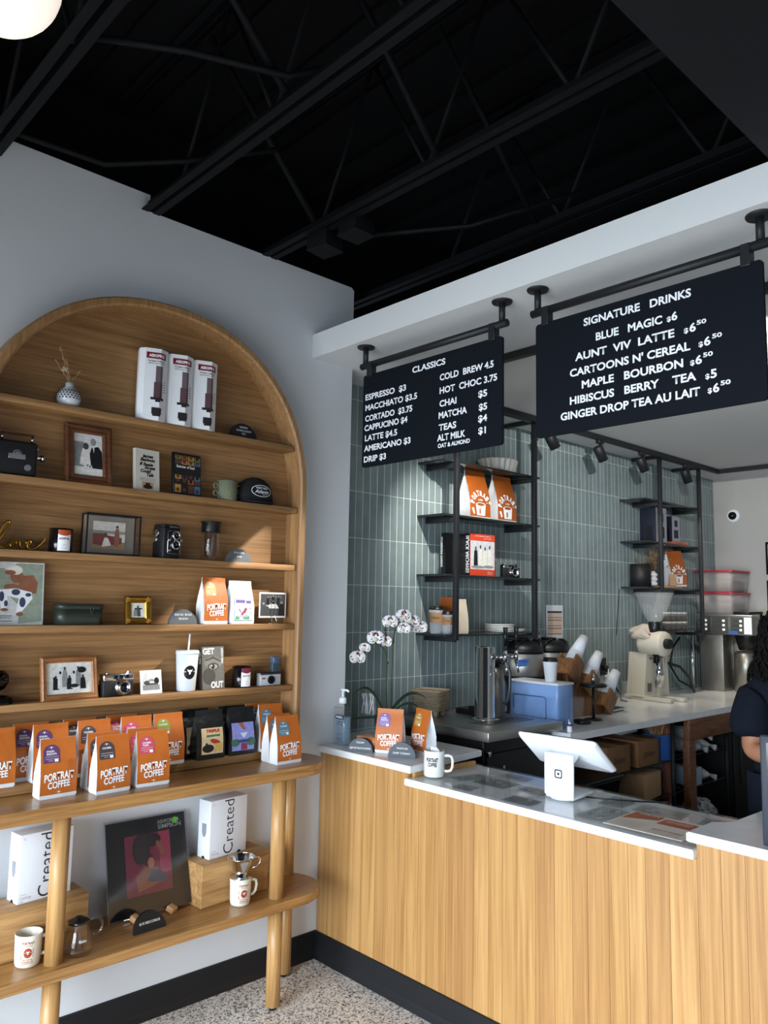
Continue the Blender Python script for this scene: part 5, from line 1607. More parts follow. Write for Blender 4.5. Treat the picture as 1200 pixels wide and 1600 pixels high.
join('rust_lettering', [(text_mesh('HOW IT WORKS', 0.1, 0.014, 0.03, mapf=flatmap(0.06, -0.06)), (0, 0, 0))] + [(text_mesh('pick a roast and we bring it round', 0.1, 0.005, 0.0, mapf=flatmap(0.06, -0.075 - 0.009 * k)), (0, 0, 0)) for k in range(3)] + [(text_mesh('single origin beans roasted here', 0.1, 0.005, 0.0, mapf=flatmap(-0.07, -0.02 - 0.011 * k)), (0, 0, 0)) for k in range(7)], mat('leaflet_rust', 'a3502e', 0.45), t)

# card terminal: white stand with tilted tablet shell
pos_w = mat('terminal_white', 'e1e5ea', 0.3)
t = thing('card_terminal', 'white tablet card terminal with tilted screen on the pay counter', 'card terminal', (1.185, 0.2, CL + 0.0075), 0.10)
sb = B().box((0.0, -0.045, 0.086), (0.118, 0.012, 0.150), 0.0055, seg=3)
sb.box((0.0, 0.035, 0.0075), (0.112, 0.16, 0.012), 0.005)
sb.lathe([(0, 0), (0.05, 0), (0.05, 0.004), (0, 0.004)], (0, -0.01, 0), 28)
bmx = B()
obj('stand', sb, pos_w, t)
hb = B().box((0.0, -0.012, 0.144), (0.108, 0.06, 0.016), 0.006, rot=(0.45, 0, 0))
obj('neck', hb, pos_w, t)
tb2 = B()
q = Euler((-0.62, 0, 0)).to_matrix()
O_ = Vector((-0.004, 0.02, 0.160))
ring = lambda w, h, z, r: [O_ + q.transposed().inverted() @ Vector((x, y, z)) for x, y in rrect(w, h, r, 6)]
tb2.rings([ring(0.30, 0.195, -0.012, 0.012), ring(0.318, 0.212, -0.002, 0.016), ring(0.318, 0.212, 0.004, 0.016)])
sc_ = obj('tablet_shell', tb2, pos_w, t)
tb2 = B()
tb2.rings([ring(0.316, 0.21, 0.0042, 0.016), ring(0.31, 0.205, 0.008, 0.014)])
obj('screen', tb2, mat('screen_glass', '08090b', 0.08), t)
lg = mat('terminal_mark', '15181f', 0.4)
lb = B()
O1, I1 = rrect(0.031, 0.031, 0.007, 4, 0, 0.09), rrect(0.022, 0.022, 0.004, 4, 0, 0.09)
lb.rings([[(x, -0.0516, z) for x, z in O1], [(x, -0.0516, z) for x, z in I1]], 0, False, (False, False))
lb.poly([(x, -0.0516, z) for x, z in rrect(0.0085, 0.0085, 0.0015, 3, 0, 0.09)])
obj('square_mark', lb, lg, t)
tag(obj('power_cable', B().tube([(1.24, 0.25, CL + 0.0105), (1.3, 0.28, CL + 0.0105), (1.38, 0.33, CL + 0.0105), (1.45, 0.39, CL + 0.0105), (1.47, 0.425, CL + 0.0095), (1.47, 0.43, 0.75)], 0.003, 8), soft_black), 'black cable running from the card terminal over the back of the pay counter', 'cable')
# tablet sign at the right edge
t = thing('framed_tablet', 'dark framed upright tablet at the right edge on the raised worktop', 'tablet', (2.078, 0.03, CT), 0.12)
obj('frame', B().box((0, 0, 0.152), (0.24, 0.018, 0.30), 0.004), mat('tablet_frame', '2a313c', 0.4), t)
obj('screen', B().box((0, -0.0095, 0.152), (0.205, 0.001, 0.262)), mat('dark_screen', '3a3734', 0.12, var=0.5, vscale=16), t)
obj('foot', B().box((0, 0.04, 0.004), (0.16, 0.1, 0.008), 0.002), mat('tablet_frame', '2a313c', 0.4), t)

# ================================================================== BEHIND THE LEDGE: steel tap table
t = thing('keg_fridge', 'black keg fridge with stainless steel top behind the raised ledge', 'fridge', (0.15, 0.915, 0.0))
obj('cabinet', B().box((-0.015, 0, 0.49), (0.59, 0.54, 0.86), 0.004), mat('fridge_black', '101113', 0.35), t)
obj('door', B().box((0.287, 0.0, 0.47), (0.022, 0.52, 0.78), 0.003), mat('fridge_black', '101113', 0.35), t)
obj('door_lock', B().cyl((0.298, -0.14, 0.79), (0.303, -0.14, 0.79), 0.008, n=14).box((0.3, -0.255, 0.86), (0.02, 0.02, 0.03), 0.002), chrome, t)
tp = B().box((0, 0, 0.948), (0.675, 0.605, 0.046), 0.003)
obj('steel_top', tp, steel, t)
obj('drip_tray', B().box((0.14, 0.05, 0.9722), (0.13, 0.38, 0.0025), 0.001), dark_steel, t)
sl = B()
for i in range(10):
    for j in range(3):
        sl.box((0.105 + 0.035 * j, -0.115 + 0.036 * i, 0.9738), (0.022, 0.012, 0.0006))
obj('tray_slots', sl, soft_black, t)
ZT = 0.9715
t = thing('beer_tap_tower', 'polished steel tap tower with two black handled taps', 'tap tower', (0.19, 0.945, ZT), 0.0)
obj('column', B().lathe([(0, 0), (0.076, 0), (0.077, 0.004), (0.065, 0.008), (0.056, 0.01), (0.054, 0.013), (0.054, 0.37), (0.051, 0.376), (0, 0.377)], n=40), chrome, t)
for s, y in ((0, -0.008),):
    pass
for k, (a, zz, ln) in enumerate(((0.1, 0.325, 0.075), (0.85, 0.325, 0.115))):
    d = Vector((math.cos(a), math.sin(a), 0))
    p = d * 0.05 + Vector((0, 0, zz))
    e = d * (0.052 + ln) + Vector((0, 0, zz))
    tb2 = B().cyl(p, e, 0.0085, n=14).cyl(p, p + d * 0.006, 0.017, n=18).cyl(e - d * 0.03, e - d * 0.012, 0.014, n=16)
    tb2.cyl(e + Vector((0, 0, 0.035)), e - Vector((0, 0, 0.03)), 0.0105, n=14).cyl(e - Vector((0, 0, 0.03)), e + d * 0.014 - Vector((0, 0, 0.085)), 0.0075, 0.0065, 12)
    f = obj('faucet', tb2, chrome, t)
    obj('tap_handle', B().cyl(e + Vector((0, 0, 0.035)), e + Vector((0, 0, 0.06)), 0.008, 0.01, 14).cyl(e + Vector((0, 0, 0.058)), e + Vector((0, 0, 0.155)), 0.0095, 0.0125, 14), soft_black, f)
t = thing('thermal_pitcher', 'steel thermal pitcher with black spout lid behind the tap tower', 'pitcher', (0.155, 1.075, ZT))
obj('pitcher_body', B().lathe([(0, 0), (0.05, 0), (0.054, 0.006), (0.054, 0.17), (0.046, 0.23), (0.03, 0.262), (0, 0.262)], n=32), dark_steel, t)
obj('lid', B().lathe([(0, 0.258), (0.031, 0.258), (0.033, 0.29), (0.026, 0.312), (0, 0.314)], n=28).box((0.04, -0.01, 0.288), (0.06, 0.03, 0.02), 0.006), soft_black, t)
obj('handle', B().tube([(0.055, 0.0, 0.285), (0.085, 0.0, 0.28), (0.1, 0.0, 0.24), (0.098, 0.0, 0.15), (0.085, 0.0, 0.09), (0.062, 0, 0.07)], 0.009, 8), mat('smoky_grey', '3b3e40', 0.4), t)
obj('tape', B().box((-0.01, -0.0545, 0.19), (0.02, 0.001, 0.022)), mat('blue_tape', '2e5fa8', 0.7), t)
bw = thing('pulp_bowls', 'nested stack of kraft pulp bowls with short feet on the steel top', 'bowls', (-0.065, 0.80, ZT), 0.3)
t = bw
bb = B()
nst = 10
for i in range(nst):
    z = 0.036 + 0.0095 * i
    f = 0.94 + 0.006 * i
    R_ = [[(x, y, zz) for x, y in rrect(0.17 * f * g, 0.15 * f * g, 0.03, 5)] for zz, g in ((z - 0.004, 0.93), (z + 0.001, 0.97), (z + 0.003, 1.045), (z + 0.0055, 1.045), (z + 0.0075, 0.94))]
    bb.rings(R_, 0, False, (i == 0, False))
obj('bowl_stack', bb, pulp, t)
bb = B()
for x in (-0.05, 0.05):
    for y in (-0.04, 0.04):
        bb.cyl((x, y, 0), (x, y, 0.036), 0.012, 0.018, 10)
obj('bowl_feet', bb, pulp, t)
obj('top_bowl', B().rings([[(x, y, zz) for x, y in rrect(0.17 * g, 0.15 * g, 0.03, 5)] for zz, g in ((0.118, 0.8), (0.119, 0.93), (0.136, 0.99), (0.139, 1.05), (0.136, 1.07), (0.13, 1.05))], 0, True, (True, False)), pulp, t)
t = thing('black_device', 'flat black boxes and cable on the steel top behind the pulp bowls', 'device', (0.03, 1.06, ZT), 0.1)
obj('device_body', B().box((0, 0, 0.016), (0.17, 0.14, 0.03), 0.006).box((0.05, -0.06, 0.03), (0.08, 0.05, 0.04), 0.005), soft_black, t)

# orchid in a pot hidden behind the bags
t = thing('potted_orchid', 'white orchid with purple speckles in a pot behind the coffee bags', 'orchid', (0.05, 0.37, CT))
obj('pot', B().lathe([(0, 0), (0.045, 0), (0.06, 0.1), (0.062, 0.105), (0.056, 0.105), (0.05, 0.09), (0, 0.09)], n=28), mat('dark_pot', '2a2c2d', 0.5), t)
leaf = mat('orchid_leaf', '24401f', 0.35, var=0.2, vscale=20)
rrl = random.Random(2)
for (dx, dy, dz) in ((0.13, 0.09, 0.06), (-0.13, -0.10, 0.12), (0.10, 0.17, 0.1), (-0.08, -0.16, -0.005), (0.15, 0.0, -0.02)):
    n = 9
    R0 = []
    side = Vector((-dy, dx, 0)).normalized()
    for i in range(n + 1):
        u = i / n
        c = Vector((dx * u, dy * u, 0.1 + dz * math.sin(u * 2.2) * 1.1))
        wv = 0.028 * math.sin(PI * min(1, 0.12 + u * 0.88)) ** 0.7 + 0.0008
        R0.append([c - side * wv + Vector((0, 0, 0.008 * math.sin(PI * u))), c, c + side * wv + Vector((0, 0, 0.008 * math.sin(PI * u)))])
    o = obj('leaf', B().rings(R0, 0, True, (False, False), False), leaf, t)
    md = o.modifiers.new('s', 'SOLIDIFY')
    md.thickness = 0.002
stem_m = mat('orchid_stem', '2c3a20', 0.5)
pet_w, pet_p = mat('orchid_petal', 'e8e6e6', 0.5), mat('orchid_purple', '6a1648', 0.5)
lip_m = mat('orchid_lip', 'd8cfa0', 0.5)


def flower(parent, c, nrm, s=1.0, seed=0):
    rr = random.Random(seed)
    nrm = Vector(nrm).normalized()
    q = nrm.to_track_quat('Y', 'Z')
    up_ = Vector((0, 0, 1))
    bb = B()
    sp = B()
    for ang, L_, W_, off in ((90, 0.03, 0.013, 0.0), (210, 0.029, 0.012, 0), (330, 0.029, 0.012, 0), (20, 0.034, 0.024, 0.002), (160, 0.034, 0.024, 0.002)):
        a = math.radians(ang)
        d, e = Vector((math.cos(a), 0, math.sin(a))), Vector((-math.sin(a), 0, math.cos(a)))
        R_ = []
        for i in range(7):
            u = i / 6
            wv = W_ * (math.sin(PI * (0.08 + 0.88 * u)) ** 0.75)
            y = off + 0.006 * math.sin(u * PI * 0.9)
            R_.append([Vector(c) + q @ ((d * (L_ * u) + e * (f * wv)) * s + Vector((0, (y - 0.004 * f * f) * s, 0))) for f in (-1, -0.5, 0, 0.5, 1)])
        bb.rings(R_, 0, True, (False, False), False)
        for k in range(4):
            u, f = rr.uniform(0.3, 0.9), rr.uniform(-0.6, 0.6)
            wv = W_ * (math.sin(PI * (0.08 + 0.88 * u)) ** 0.75)
            cc = d * (L_ * u) + e * (f * wv)
            r = rr.uniform(0.0014, 0.003)
            y = off + 0.006 * math.sin(u * PI * 0.9) + 0.0022
            sp.poly([Vector(c) + q @ ((cc + Vector((r * math.cos(t_ * PI / 4), 0, r * math.sin(t_ * PI / 4)))) * s + Vector((0, y * s, 0))) for t_ in range(8)])
    f = obj('flower', bb, pet_w, parent)
    for k in range(9):
        a = rr.uniform(0.2, 2.9)
        cc = Vector((0.009 * math.cos(a), 0, 0.005 + 0.014 * math.sin(a)))
        sp.poly([Vector(c) + q @ ((cc + Vector((0.0028 * math.cos(t_ * PI / 4), 0, 0.0036 * math.sin(t_ * PI / 4)))) * s + Vector((0, 0.009 * s, 0))) for t_ in range(8)])
    obj('petal_spots', sp, pet_p, f)
    obj('lip', B().sphere(Vector(c) + q @ Vector((0, 0.008 * s, -0.004 * s)), 0.006 * s, (1, 1, 1.3), u=10, v=8), lip_m, f)
    return f


P1 = [(0.0, 0.0, 0.09), (0.008, -0.012, 0.25), (0.01, -0.012, 0.36), (0.002, -0.02, 0.42), (-0.012, -0.052, 0.455), (-0.03, -0.10, 0.46), (-0.042, -0.135, 0.435), (-0.05, -0.175, 0.395)]
P2 = [(0.01, 0.02, 0.09), (0.02, 0.01, 0.3), (0.022, 0.012, 0.46), (0.02, 0.03, 0.53), (0.022, 0.07, 0.575), (0.026, 0.12, 0.585), (0.03, 0.17, 0.565)]
P3 = [(0.005, -0.01, 0.2), (0.006, -0.012, 0.45), (0.0, -0.02, 0.52), (-0.002, -0.01, 0.56)]
for P in (P1, P2, P3):
    P = [(x_, y_, z_) for x_, y_, z_ in P]
    obj('flower_stem', B().tube(P, 0.0032, 8).sphere(P[2], 0.007, u=8, v=6), stem_m, t)
for k, (c, nv, s) in enumerate((((-0.045, -0.175, 0.385), (1.0, -0.9, 0.1), 0.95), ((-0.03, -0.142, 0.432), (0.7, -1, -0.1), 0.7), ((-0.01, -0.09, 0.478), (1.0, -0.8, 0.15), 1.05), ((-0.005, -0.03, 0.46), (0.5, -1, 0.0), 0.85),
                               ((0.008, -0.012, 0.572), (0.9, -0.8, 0.1), 0.95), ((0.03, 0.06, 0.6), (1.0, -0.6, 0.2), 1.0), ((0.035, 0.055, 0.54), (0.6, -0.9, -0.1), 0.85), ((0.035, 0.115, 0.575), (0.9, -0.7, 0.0), 0.95), ((0.04, 0.165, 0.545), (0.9, -0.9, 0.0), 0.95))):
    flower(t, (c[0] + 0.005, c[1] + 0.012, c[2] - (0.015 if k > 3 else 0.0)), nv, s * 1.25, k)
t = thing('sachet_holder', 'clear acrylic holder of white paper sachets behind the orchid', 'holder', (-0.1, 0.55, CT + 0.0), 0.4)
t.location = (-0.11, 0.395, CT)
obj('holder', B().box((0, 0, 0.07), (0.09, 0.075, 0.14), 0.002), clear2, t)
sb = B()
rr = random.Random(5)
for i in range(9):
    sb.box((-0.03 + 0.008 * i, rr.uniform(-.02, .02), 0.145), (0.004, 0.03, 0.1), rot=(rr.uniform(-.15, .15), rr.uniform(-.25, .25), rr.uniform(-.3, .3)))
obj('paper_sachets', sb, paper_white, t)

# ================================================================== BACK WORKTOP AND ITS FRAME
wt_ = B().prism([(-0.188, 1.232), (0.525, 1.232), (0.56, 4.598), (-0.188, 4.598)], 0.872, 0.91, 'z')
tag(obj('back_worktop', wt_, quartz), 'long white quartz worktop along the tiled wall carrying the grinder', 'worktop')
red_wood = oak('red_brown_timber', '4a2a18', '80502f', 'y', 0.55, across=30, along=2)
t = thing('worktop_support', 'brown timber legs and beam holding up the back worktop', 'support')
obj('beam', B().box((0.52, 3.55, 0.805), (0.04, 2.06, 0.13), 0.002), red_wood, t)
for y in (2.56,):
    obj('post', B().box((0.515, y, 0.37), (0.045, 0.085, 0.742), 0.002), red_wood, t)
obj('post', B().box((0.40, 2.5, 0.435), (0.045, 0.07, 0.872), 0.002), mat('pink_timber', '8a5644', 0.6), t)
tag(obj('shade_mat', B().box((1.0, 2.6, 0.006), (2.2, 3.9, 0.012)), mat('shade_mat_black', '0d0d0f', 0.8)), 'dark mat added on the kitchen floor, standing in for shade behind the counter', 'mat')  # dark sheet added so the floor reads as black as in deep shade
struct('trim_shade_panel', B().box((-0.17, 2.9, 0.43), (0.03, 3.3, 0.86)), mat('shade_panel_black', '0c0c0e', 0.8))  # dark panel added behind the rack for the shade under the worktop
t = thing('undershelf_rack', 'black wire shelving under the back worktop', 'shelving')
wb = B()
for z in (0.16, 0.42, 0.62):
    for i in range(9):
        wb.cyl((-0.1 + 0.07 * i, 1.3, z), (-0.1 + 0.07 * i, 3.22, z), 0.003, n=6)
    for i in range(11):
        wb.cyl((-0.12, 1.3 + 0.19 * i, z - 0.004), (0.47, 1.3 + 0.19 * i, z - 0.004), 0.003, n=6)
obj('wire_shelf', wb, black_steel, t)
for y in (1.3, 2.45, 3.22):
    obj('rack_post', B().cyl((0.46, y, 0.0), (0.46, y, 0.86), 0.0125, n=10), black_steel, t)
t = thing('undercounter_fridge', 'black low fridge under the far end of the back worktop', 'fridge', (0.16, 3.9, 0.0))
obj('fridge_body', B().box((0, 0, 0.37), (0.6, 1.2, 0.73), 0.004), mat('fridge_matte', '0d0d0f', 0.6), t)
obj('fridge_door', B().box((0.31, 0, 0.4), (0.02, 1.18, 0.62), 0.003), mat('fridge_matte', '0d0d0f', 0.6), t)
obj('door_handle', B().box((0.325, -0.5, 0.5), (0.012, 0.02, 0.3), 0.003), black_steel, t)
card = mat('brown_cardboard', '8a6440', 0.75, var=0.06, vscale=20)
card_l = mat('pale_cardboard', 'b08f68', 0.75)


def carton_box(label, loc, d, rz, m, letter=None, group='cartons under the back worktop', tape=None):
    t = thing('cardboard_box', label, 'box', loc, rz, group)
    obj('box_body', B().box((0, 0, d[2] / 2), d, 0.001), m, t)
    obj('box_tape', B().box((0, 0, d[2] + 0.0004), (0.05, d[1], 0.0008)), tape or card_l, t)
    if letter:
        obj('box_lettering', text_mesh(letter, 0.13, 0.04, 0.0, shear=0.3), mat('box_ink', '2b1d12', 0.7), t, (0.0, -d[1] / 2 - 0.001, d[2] * 0.35))
    return t


carton_box('brown cardboard box with dark script, right of its pair on the upper wire shelf', (0.32, 2.17, 0.624), (0.25, 0.26, 0.15), FX, card, 'Joleen')
carton_box('brown cardboard box with dark script, left of its pair on the upper wire shelf', (0.32, 1.83, 0.624), (0.25, 0.26, 0.15), FX, card, 'Joleen')
carton_box('open brown cardboard box on the middle wire shelf by the post', (0.33, 2.2, 0.424), (0.26, 0.24, 0.15), FX + 0.1, card_l)
carton_box('brown cardboard box with blue tape on the lowest wire shelf', (0.33, 2.15, 0.164), (0.3, 0.26, 0.2), FX - 0.1, card, tape=mat('blue_tape', '2e5fa8', 0.7))
t = carton_box('white dispenser carton above the script box under the worktop', (0.2, 2.28, 0.776), (0.2, 0.12, 0.07), FX, paper_white, group=None)
t = carton_box('blue and white carton of wooden stirrers beside the pink post', (0.38, 2.42, 0.624), (0.12, 0.13, 0.15), FX - 0.15, mat('blue_carton', '2f62b0', 0.5), group=None)
t = carton_box('small blue and white carton on the middle shelf right of the post', (0.4, 2.78, 0.424), (0.12, 0.12, 0.11), FX, mat('pale_blue_carton', '9fb6cc', 0.5), group=None)
sb = B()
rr = random.Random(8)
for i in range(24):
    sb.cyl((0.38 + rr.uniform(-.04, .04), 2.42 + rr.uniform(-.04, .04), 0.70), (0.38 + rr.uniform(-.07, .07), 2.42 + rr.uniform(-.07, .07), 0.84), 0.0025, n=5)
tag(obj('wood_stirrers', sb, wood_peg), 'bundle of thin wooden stirrers sticking out of the blue carton', 'stirrers')
film = mat('cup_sleeve_film', 'b4b6b6', 0.25, var=0.25, vscale=30, bump=0.6, bscale=40)
for i, (x, y, z, lab) in enumerate(((0.36, 2.80, 0.665, 'nearest sleeve of cup lids in clear film on the upper shelf'), (0.36, 2.92, 0.665, 'second sleeve of cups in clear film on the upper shelf right of the post'), (0.36, 2.86, 0.735, 'sleeve of cups in clear film lying on top of two others'), (0.36, 2.9, 0.475, 'single sleeve of cups in crumpled film on the middle shelf'))):
    t = thing('cup_sleeve', lab, 'cup sleeve', (x, y, z), 0.05 * i, 'plastic sleeves of cups')
    cb = B()
    R_ = []
    for k in range(15):
        u = k / 14
        rad = 0.042 * (1 if u < 0.86 else 1 - (u - 0.86) * 6) + (0.0018 if k % 2 else 0)
        R_.append([(-0.3 + 0.42 * u, max(0.004, rad) * math.cos(a * PI / 10), max(0.004, rad) * math.sin(a * PI / 10)) for a in range(20)])
    obj('film_tube', cb.rings(R_), film, t)
    obj('film_tail', B().rings([[(0.12 + 0.02 * k, 0.01 * (1 + k) * math.cos(a * PI / 4) * (1 if a % 2 else 0.5), 0.01 * (1 + 0.5 * k) * math.sin(a * PI / 4) - 0.006 * k) for a in range(8)] for k in range(3)]), film, t)
t = thing('film_heap', 'crumpled clear plastic film on the lowest shelf right of the post', 'plastic film', (0.42, 2.86, 0.164))
rr = random.Random(12)
cb = B()
bmesh.ops.create_icosphere(cb.bm, subdivisions=4, radius=0.11)
for v in cb.bm.verts:
    v.co *= rr.uniform(0.75, 1.1)
    v.co.z = max(0.0, v.co.z * 0.8 + 0.08)
obj('crumpled_film', cb, film, t)
t = thing('storage_tub', 'black lidded storage tub behind the card terminal, left of the cardboard boxes', 'tub', (0.34, 1.55, 0.42))
for (lx, ly, lz) in ((0, 0, 0),):
    obj('tub', B().rings([[(x, y, z) for x, y in rrect(0.36 * f, 0.42 * f, 0.03, 4)] for z, f in ((0.004, 0.85), (0.19, 0.97), (0.19, 1.0), (0.2, 1.0))]), mat('tub_black', '17191c', 0.45), t)
    obj('tub_lid', B().box((0, 0, 0.21), (0.37, 0.43, 0.018), 0.006), mat('tub_black', '17191c', 0.45), t)
# ================================================================== ON THE BACK WORKTOP
ucol = mat('urn_black', '131416', 0.4)
tape_b = mat('blue_tape', '2e5fa8', 0.7)
t = thing('coffee_urn', 'steel insulated coffee urn with black domed lid and blue tape, nearer of the pair', 'coffee urn', (-0.05, 1.60, BC), 0.0, 'insulated coffee urns')
UR = 0.12
obj('urn_body', B().lathe([(UR * 0.98, 0.235), (UR, 0.24), (UR, 0.367), (UR * 0.98, 0.371)], n=48, caps=(True, True)), steel, t)
obj('urn_base', B().lathe([(0, 0), (0.11, 0), (0.115, 0.01), (0.10, 0.02), (0.095, 0.155), (UR * 0.9, 0.205), (UR * 1.01, 0.216), (UR * 1.01, 0.236), (0, 0.236)], n=40), ucol, t)
obj('urn_lid', B().lathe([(UR * 1.02, 0.367), (UR * 1.02, 0.385), (UR * 0.98, 0.408), (UR * 0.8, 0.43), (UR * 0.55, 0.441), (0, 0.444)], n=40), ucol, t)
hb = B()
for a in (0.3, 1.9, 3.5, 5.0):
    hb.tube([(UR * 0.97 * math.cos(a), UR * 0.97 * math.sin(a), 0.387), (UR * 0.9 * math.cos(a + .1), UR * 0.9 * math.sin(a + .1), 0.43), (UR * 0.72 * math.cos(a + 0.3), UR * 0.72 * math.sin(a + .3), 0.444), (UR * 0.5 * math.cos(a + 0.5), UR * 0.5 * math.sin(a + .5), 0.442)], 0.008, 8)
hb.box((0, -0.01, 0.45), (0.09, 0.05, 0.016), 0.006)
obj('lid_handle', hb, ucol, t)
a0 = -0.95
tb2 = B()
tb2.rings([[((UR + 0.001) * math.cos(a0 + 0.5 * f), (UR + 0.001) * math.sin(a0 + 0.5 * f), z - 0.01 * abs(f - .4)) for f in (-0.5 * k_, -0.25 * k_, 0, 0.25 * k_, 0.5 * k_)] for z, k_ in ((0.3, 0.8), (0.342, 1.2))], 0, False, (False, False), False)
o = obj('tape_label', tb2, tape_b, t)
obj('tape_lettering', text_mesh('FRESH', 0.045, 0.011, 0.0, mapf=lambda x, q: ((UR + 0.002) * math.cos(a0 + x / UR), (UR + 0.002) * math.sin(a0 + x / UR), 0.321 + q)), mat('ink_blue', '10244d', 0.6), o)
dup(t, (-0.05, 1.87, BC), 0.05, 'steel insulated coffee urn with black lid, farther of the pair, half hidden')

t = thing('water_dispenser', 'blue and clear water filter dispenser with white rim on the back worktop', 'dispenser', (0.263, 1.342, BC), 0.0)
blue_p = mat('blue_plastic', '86abe0', 0.12, alpha=0.45)
W_, D_, H_ = 0.325, 0.15, 0.24
obj('tank', B().box((0, 0, H_ / 2), (W_, D_, H_ - 0.006), 0.012), blue_p, t)
obj('water', B().box((-0.005, 0.0, 0.095), (W_ - 0.03, D_ - 0.03, 0.16), 0.01), mat('tank_blue', '7d9bc9', 0.2, var=0.3, vscale=14), t)
obj('reservoir', B().box((0, 0, 0.2), (W_ - 0.012, D_ - 0.012, 0.07), 0.008), mat('pale_blue_plastic', '9dbbe6', 0.25), t)
obj('rim', B().box((0, 0, H_ - 0.003), (W_ + 0.006, D_ + 0.006, 0.014), 0.006), mat('rim_white', 'd5d9de', 0.4), t)
obj('front_ridge', B().tube([(x, -D_ / 2 - 0.001, z) for x, z in ((-0.13, 0.09), (-0.13, 0.165), (0.07, 0.165), (0.085, 0.155), (0.085, 0.05))], 0.002, 6), mat('deep_blue', '1f3a73', 0.3), t)
obj('spigot', B().cyl((0.1, -D_ / 2, 0.03), (0.1, -D_ / 2 - 0.03, 0.03), 0.008, n=12).cyl((0.1, -D_ / 2 - 0.03, 0.05), (0.1, -D_ / 2 - 0.03, 0.012), 0.007, n=12), chrome, t)
def takeaway(label, loc, h=0.11, sleeve=None, group=None, text=None, rz=0.0):
    t = thing('takeaway_cup', label, 'cup', loc, rz, group)
    r0, r1 = 0.028 * h / 0.11, 0.0415
    obj('cup_body', B().lathe([(0, 0), (r0 * 1.05, 0), (r1, h), (r1 + 0.0018, h + 0.002), (0, h + 0.002)], n=32), mat('paper_cup', 'dde1e6', 0.5), t)
    obj('lid', B().lathe([(r1 + 0.0025, h - 0.002), (r1 + 0.003, h + 0.004), (r1 - 0.003, h + 0.007), (r1 - 0.004, h + 0.018), (r1 - 0.008, h + 0.019), (0, h + 0.014)], n=32), soft_black, t)
    if sleeve:
        k0, k1 = 0.45, 0.88
        f = lambda k: r0 * 1.05 + (r1 - r0 * 1.05) * k + 0.0012
        s_ = obj('sleeve', B().lathe([(f(k0), h * k0), (f(k1), h * k1)], n=32, caps=(False, False)), kraft, t)
        fm = lambda x, q: ((f(0.66) + 0.0012) * math.sin(x / 0.038), -(f(0.66) + 0.0012) * math.cos(x / 0.038) - 0.002 * (q / 0.02), h * 0.62 + q)
        obj('sleeve_lettering', text_mesh(text, 0.04, 0.016, -0.01, mapf=fm), mat('ink_brown', '2a2019', 0.7), s_)
    return t


takeaway('white paper cup with black lid standing on the blue water dispenser', (0.335, 1.33, BC + H_ + 0.0045))
t = thing('drip_bottle', 'tiny white squeeze bottle with blue collar by the dispenser', 'bottle', (0.49, 1.275, BC))
obj('bottle_body', B().cyl((0, 0, 0), (0, 0, 0.032), 0.013, n=18), letter_white, t)
obj('collar', B().cyl((0, 0, 0.032), (0, 0, 0.042), 0.0135, n=18), mat('cobalt_plastic', '243a86', 0.4), t)
obj('nozzle', B().cyl((0, 0, 0.042), (0, 0, 0.05), 0.007, n=12).cyl((-0.003, 0, 0.05), (-0.004, 0, 0.066), 0.0025, 0.0012, 8), letter_white, t)
tag(obj('rubber_puck', B().lathe([(0, 0), (0.045, 0), (0.05, 0.006), (0.05, 0.018), (0.045, 0.022), (0, 0.02)], n=28), soft_black, None, (0.36, 1.6, BC)), 'round black rubber mat disc on the worktop by the dispenser', 'disc')
t = thing('clear_bin', 'clear plastic bin behind the blue dispenser', 'bin', (0.235, 1.655, BC))
obj('bin', B().rings([[(x, y, z) for x, y in rrect(0.13 * f, 0.14 * f, 0.015, 4)] for z, f in ((0, 0.9), (0.13, 1.0), (0.13, 0.97), (0.004, 0.87))]), clear2, t)
t = thing('clear_bin', 'clear plastic bin to the right of the wooden cup rack', 'bin', (0.055, 2.43, BC), 0.1)
obj('bin', B().rings([[(x, y, z) for x, y in rrect(0.18 * f, 0.2 * f, 0.015, 4)] for z, f in ((0, 0.95), (0.08, 1.0), (0.08, 0.97), (0.004, 0.92))]), clear2, t)
# wooden cup dispenser with three leaning stacks
rackw = oak('rack_wood', '5d3d24', '94683f', 'z', 0.5, across=30, along=3)
t = thing('cup_rack', 'wooden angled cup rack holding three leaning stacks of white cups', 'cup rack', (0.13, 1.975, BC))
# tubes lean up to the far right: direction in the y-z plane
dv = Vector((0.08, 0.62, 0.78)).normalized()
origins = [Vector((0.04, -0.28, 0.23)), Vector((0.055, -0.13, 0.14)), Vector((0.07, 0.05, 0.03))]
sd_ = Vector((1, 0, 0))
nn = dv.cross(sd_).normalized()
for k, o_ in enumerate(origins):
    bb = B()
    c = o_
    L_ = 0.145 - 0.01 * k
    ang = math.atan2(dv.y, dv.z)
    for sx in (-0.055, 0.055):
        bb.box(c + dv * (L_ / 2) + Vector((sx, 0, 0)) , (0.012, 0.105, L_), 0.001, rot=(-ang, 0, 0))
    bb.box(c + dv * (L_ / 2) - nn * -0.052, (0.11, 0.012, L_), 0.001, rot=(-ang, 0, 0))
    bb.box(c + dv * (L_ / 2 - 0.02) - nn * 0.052, (0.11, 0.012, L_ - 0.04), 0.001, rot=(-ang, 0, 0))
    obj('rack_slot', bb, rackw, t)
bb = B()
for sx in (-0.06, 0.07):
    bb.prism([(-0.30, 0.0), (0.14, 0.0), (0.14, 0.06), (0.0, 0.14), (-0.16, 0.27), (-0.30, 0.30)], sx, sx + 0.012, 'x')
obj('rack_side', bb, rackw, t)
cupm = mat('paper_cup', 'dde1e6', 0.5)
labs = ['highest stack of white paper cups leaning in the wooden rack', 'middle stack of white paper cups leaning in the wooden rack', 'lowest stack of white paper cups leaning in the wooden rack']
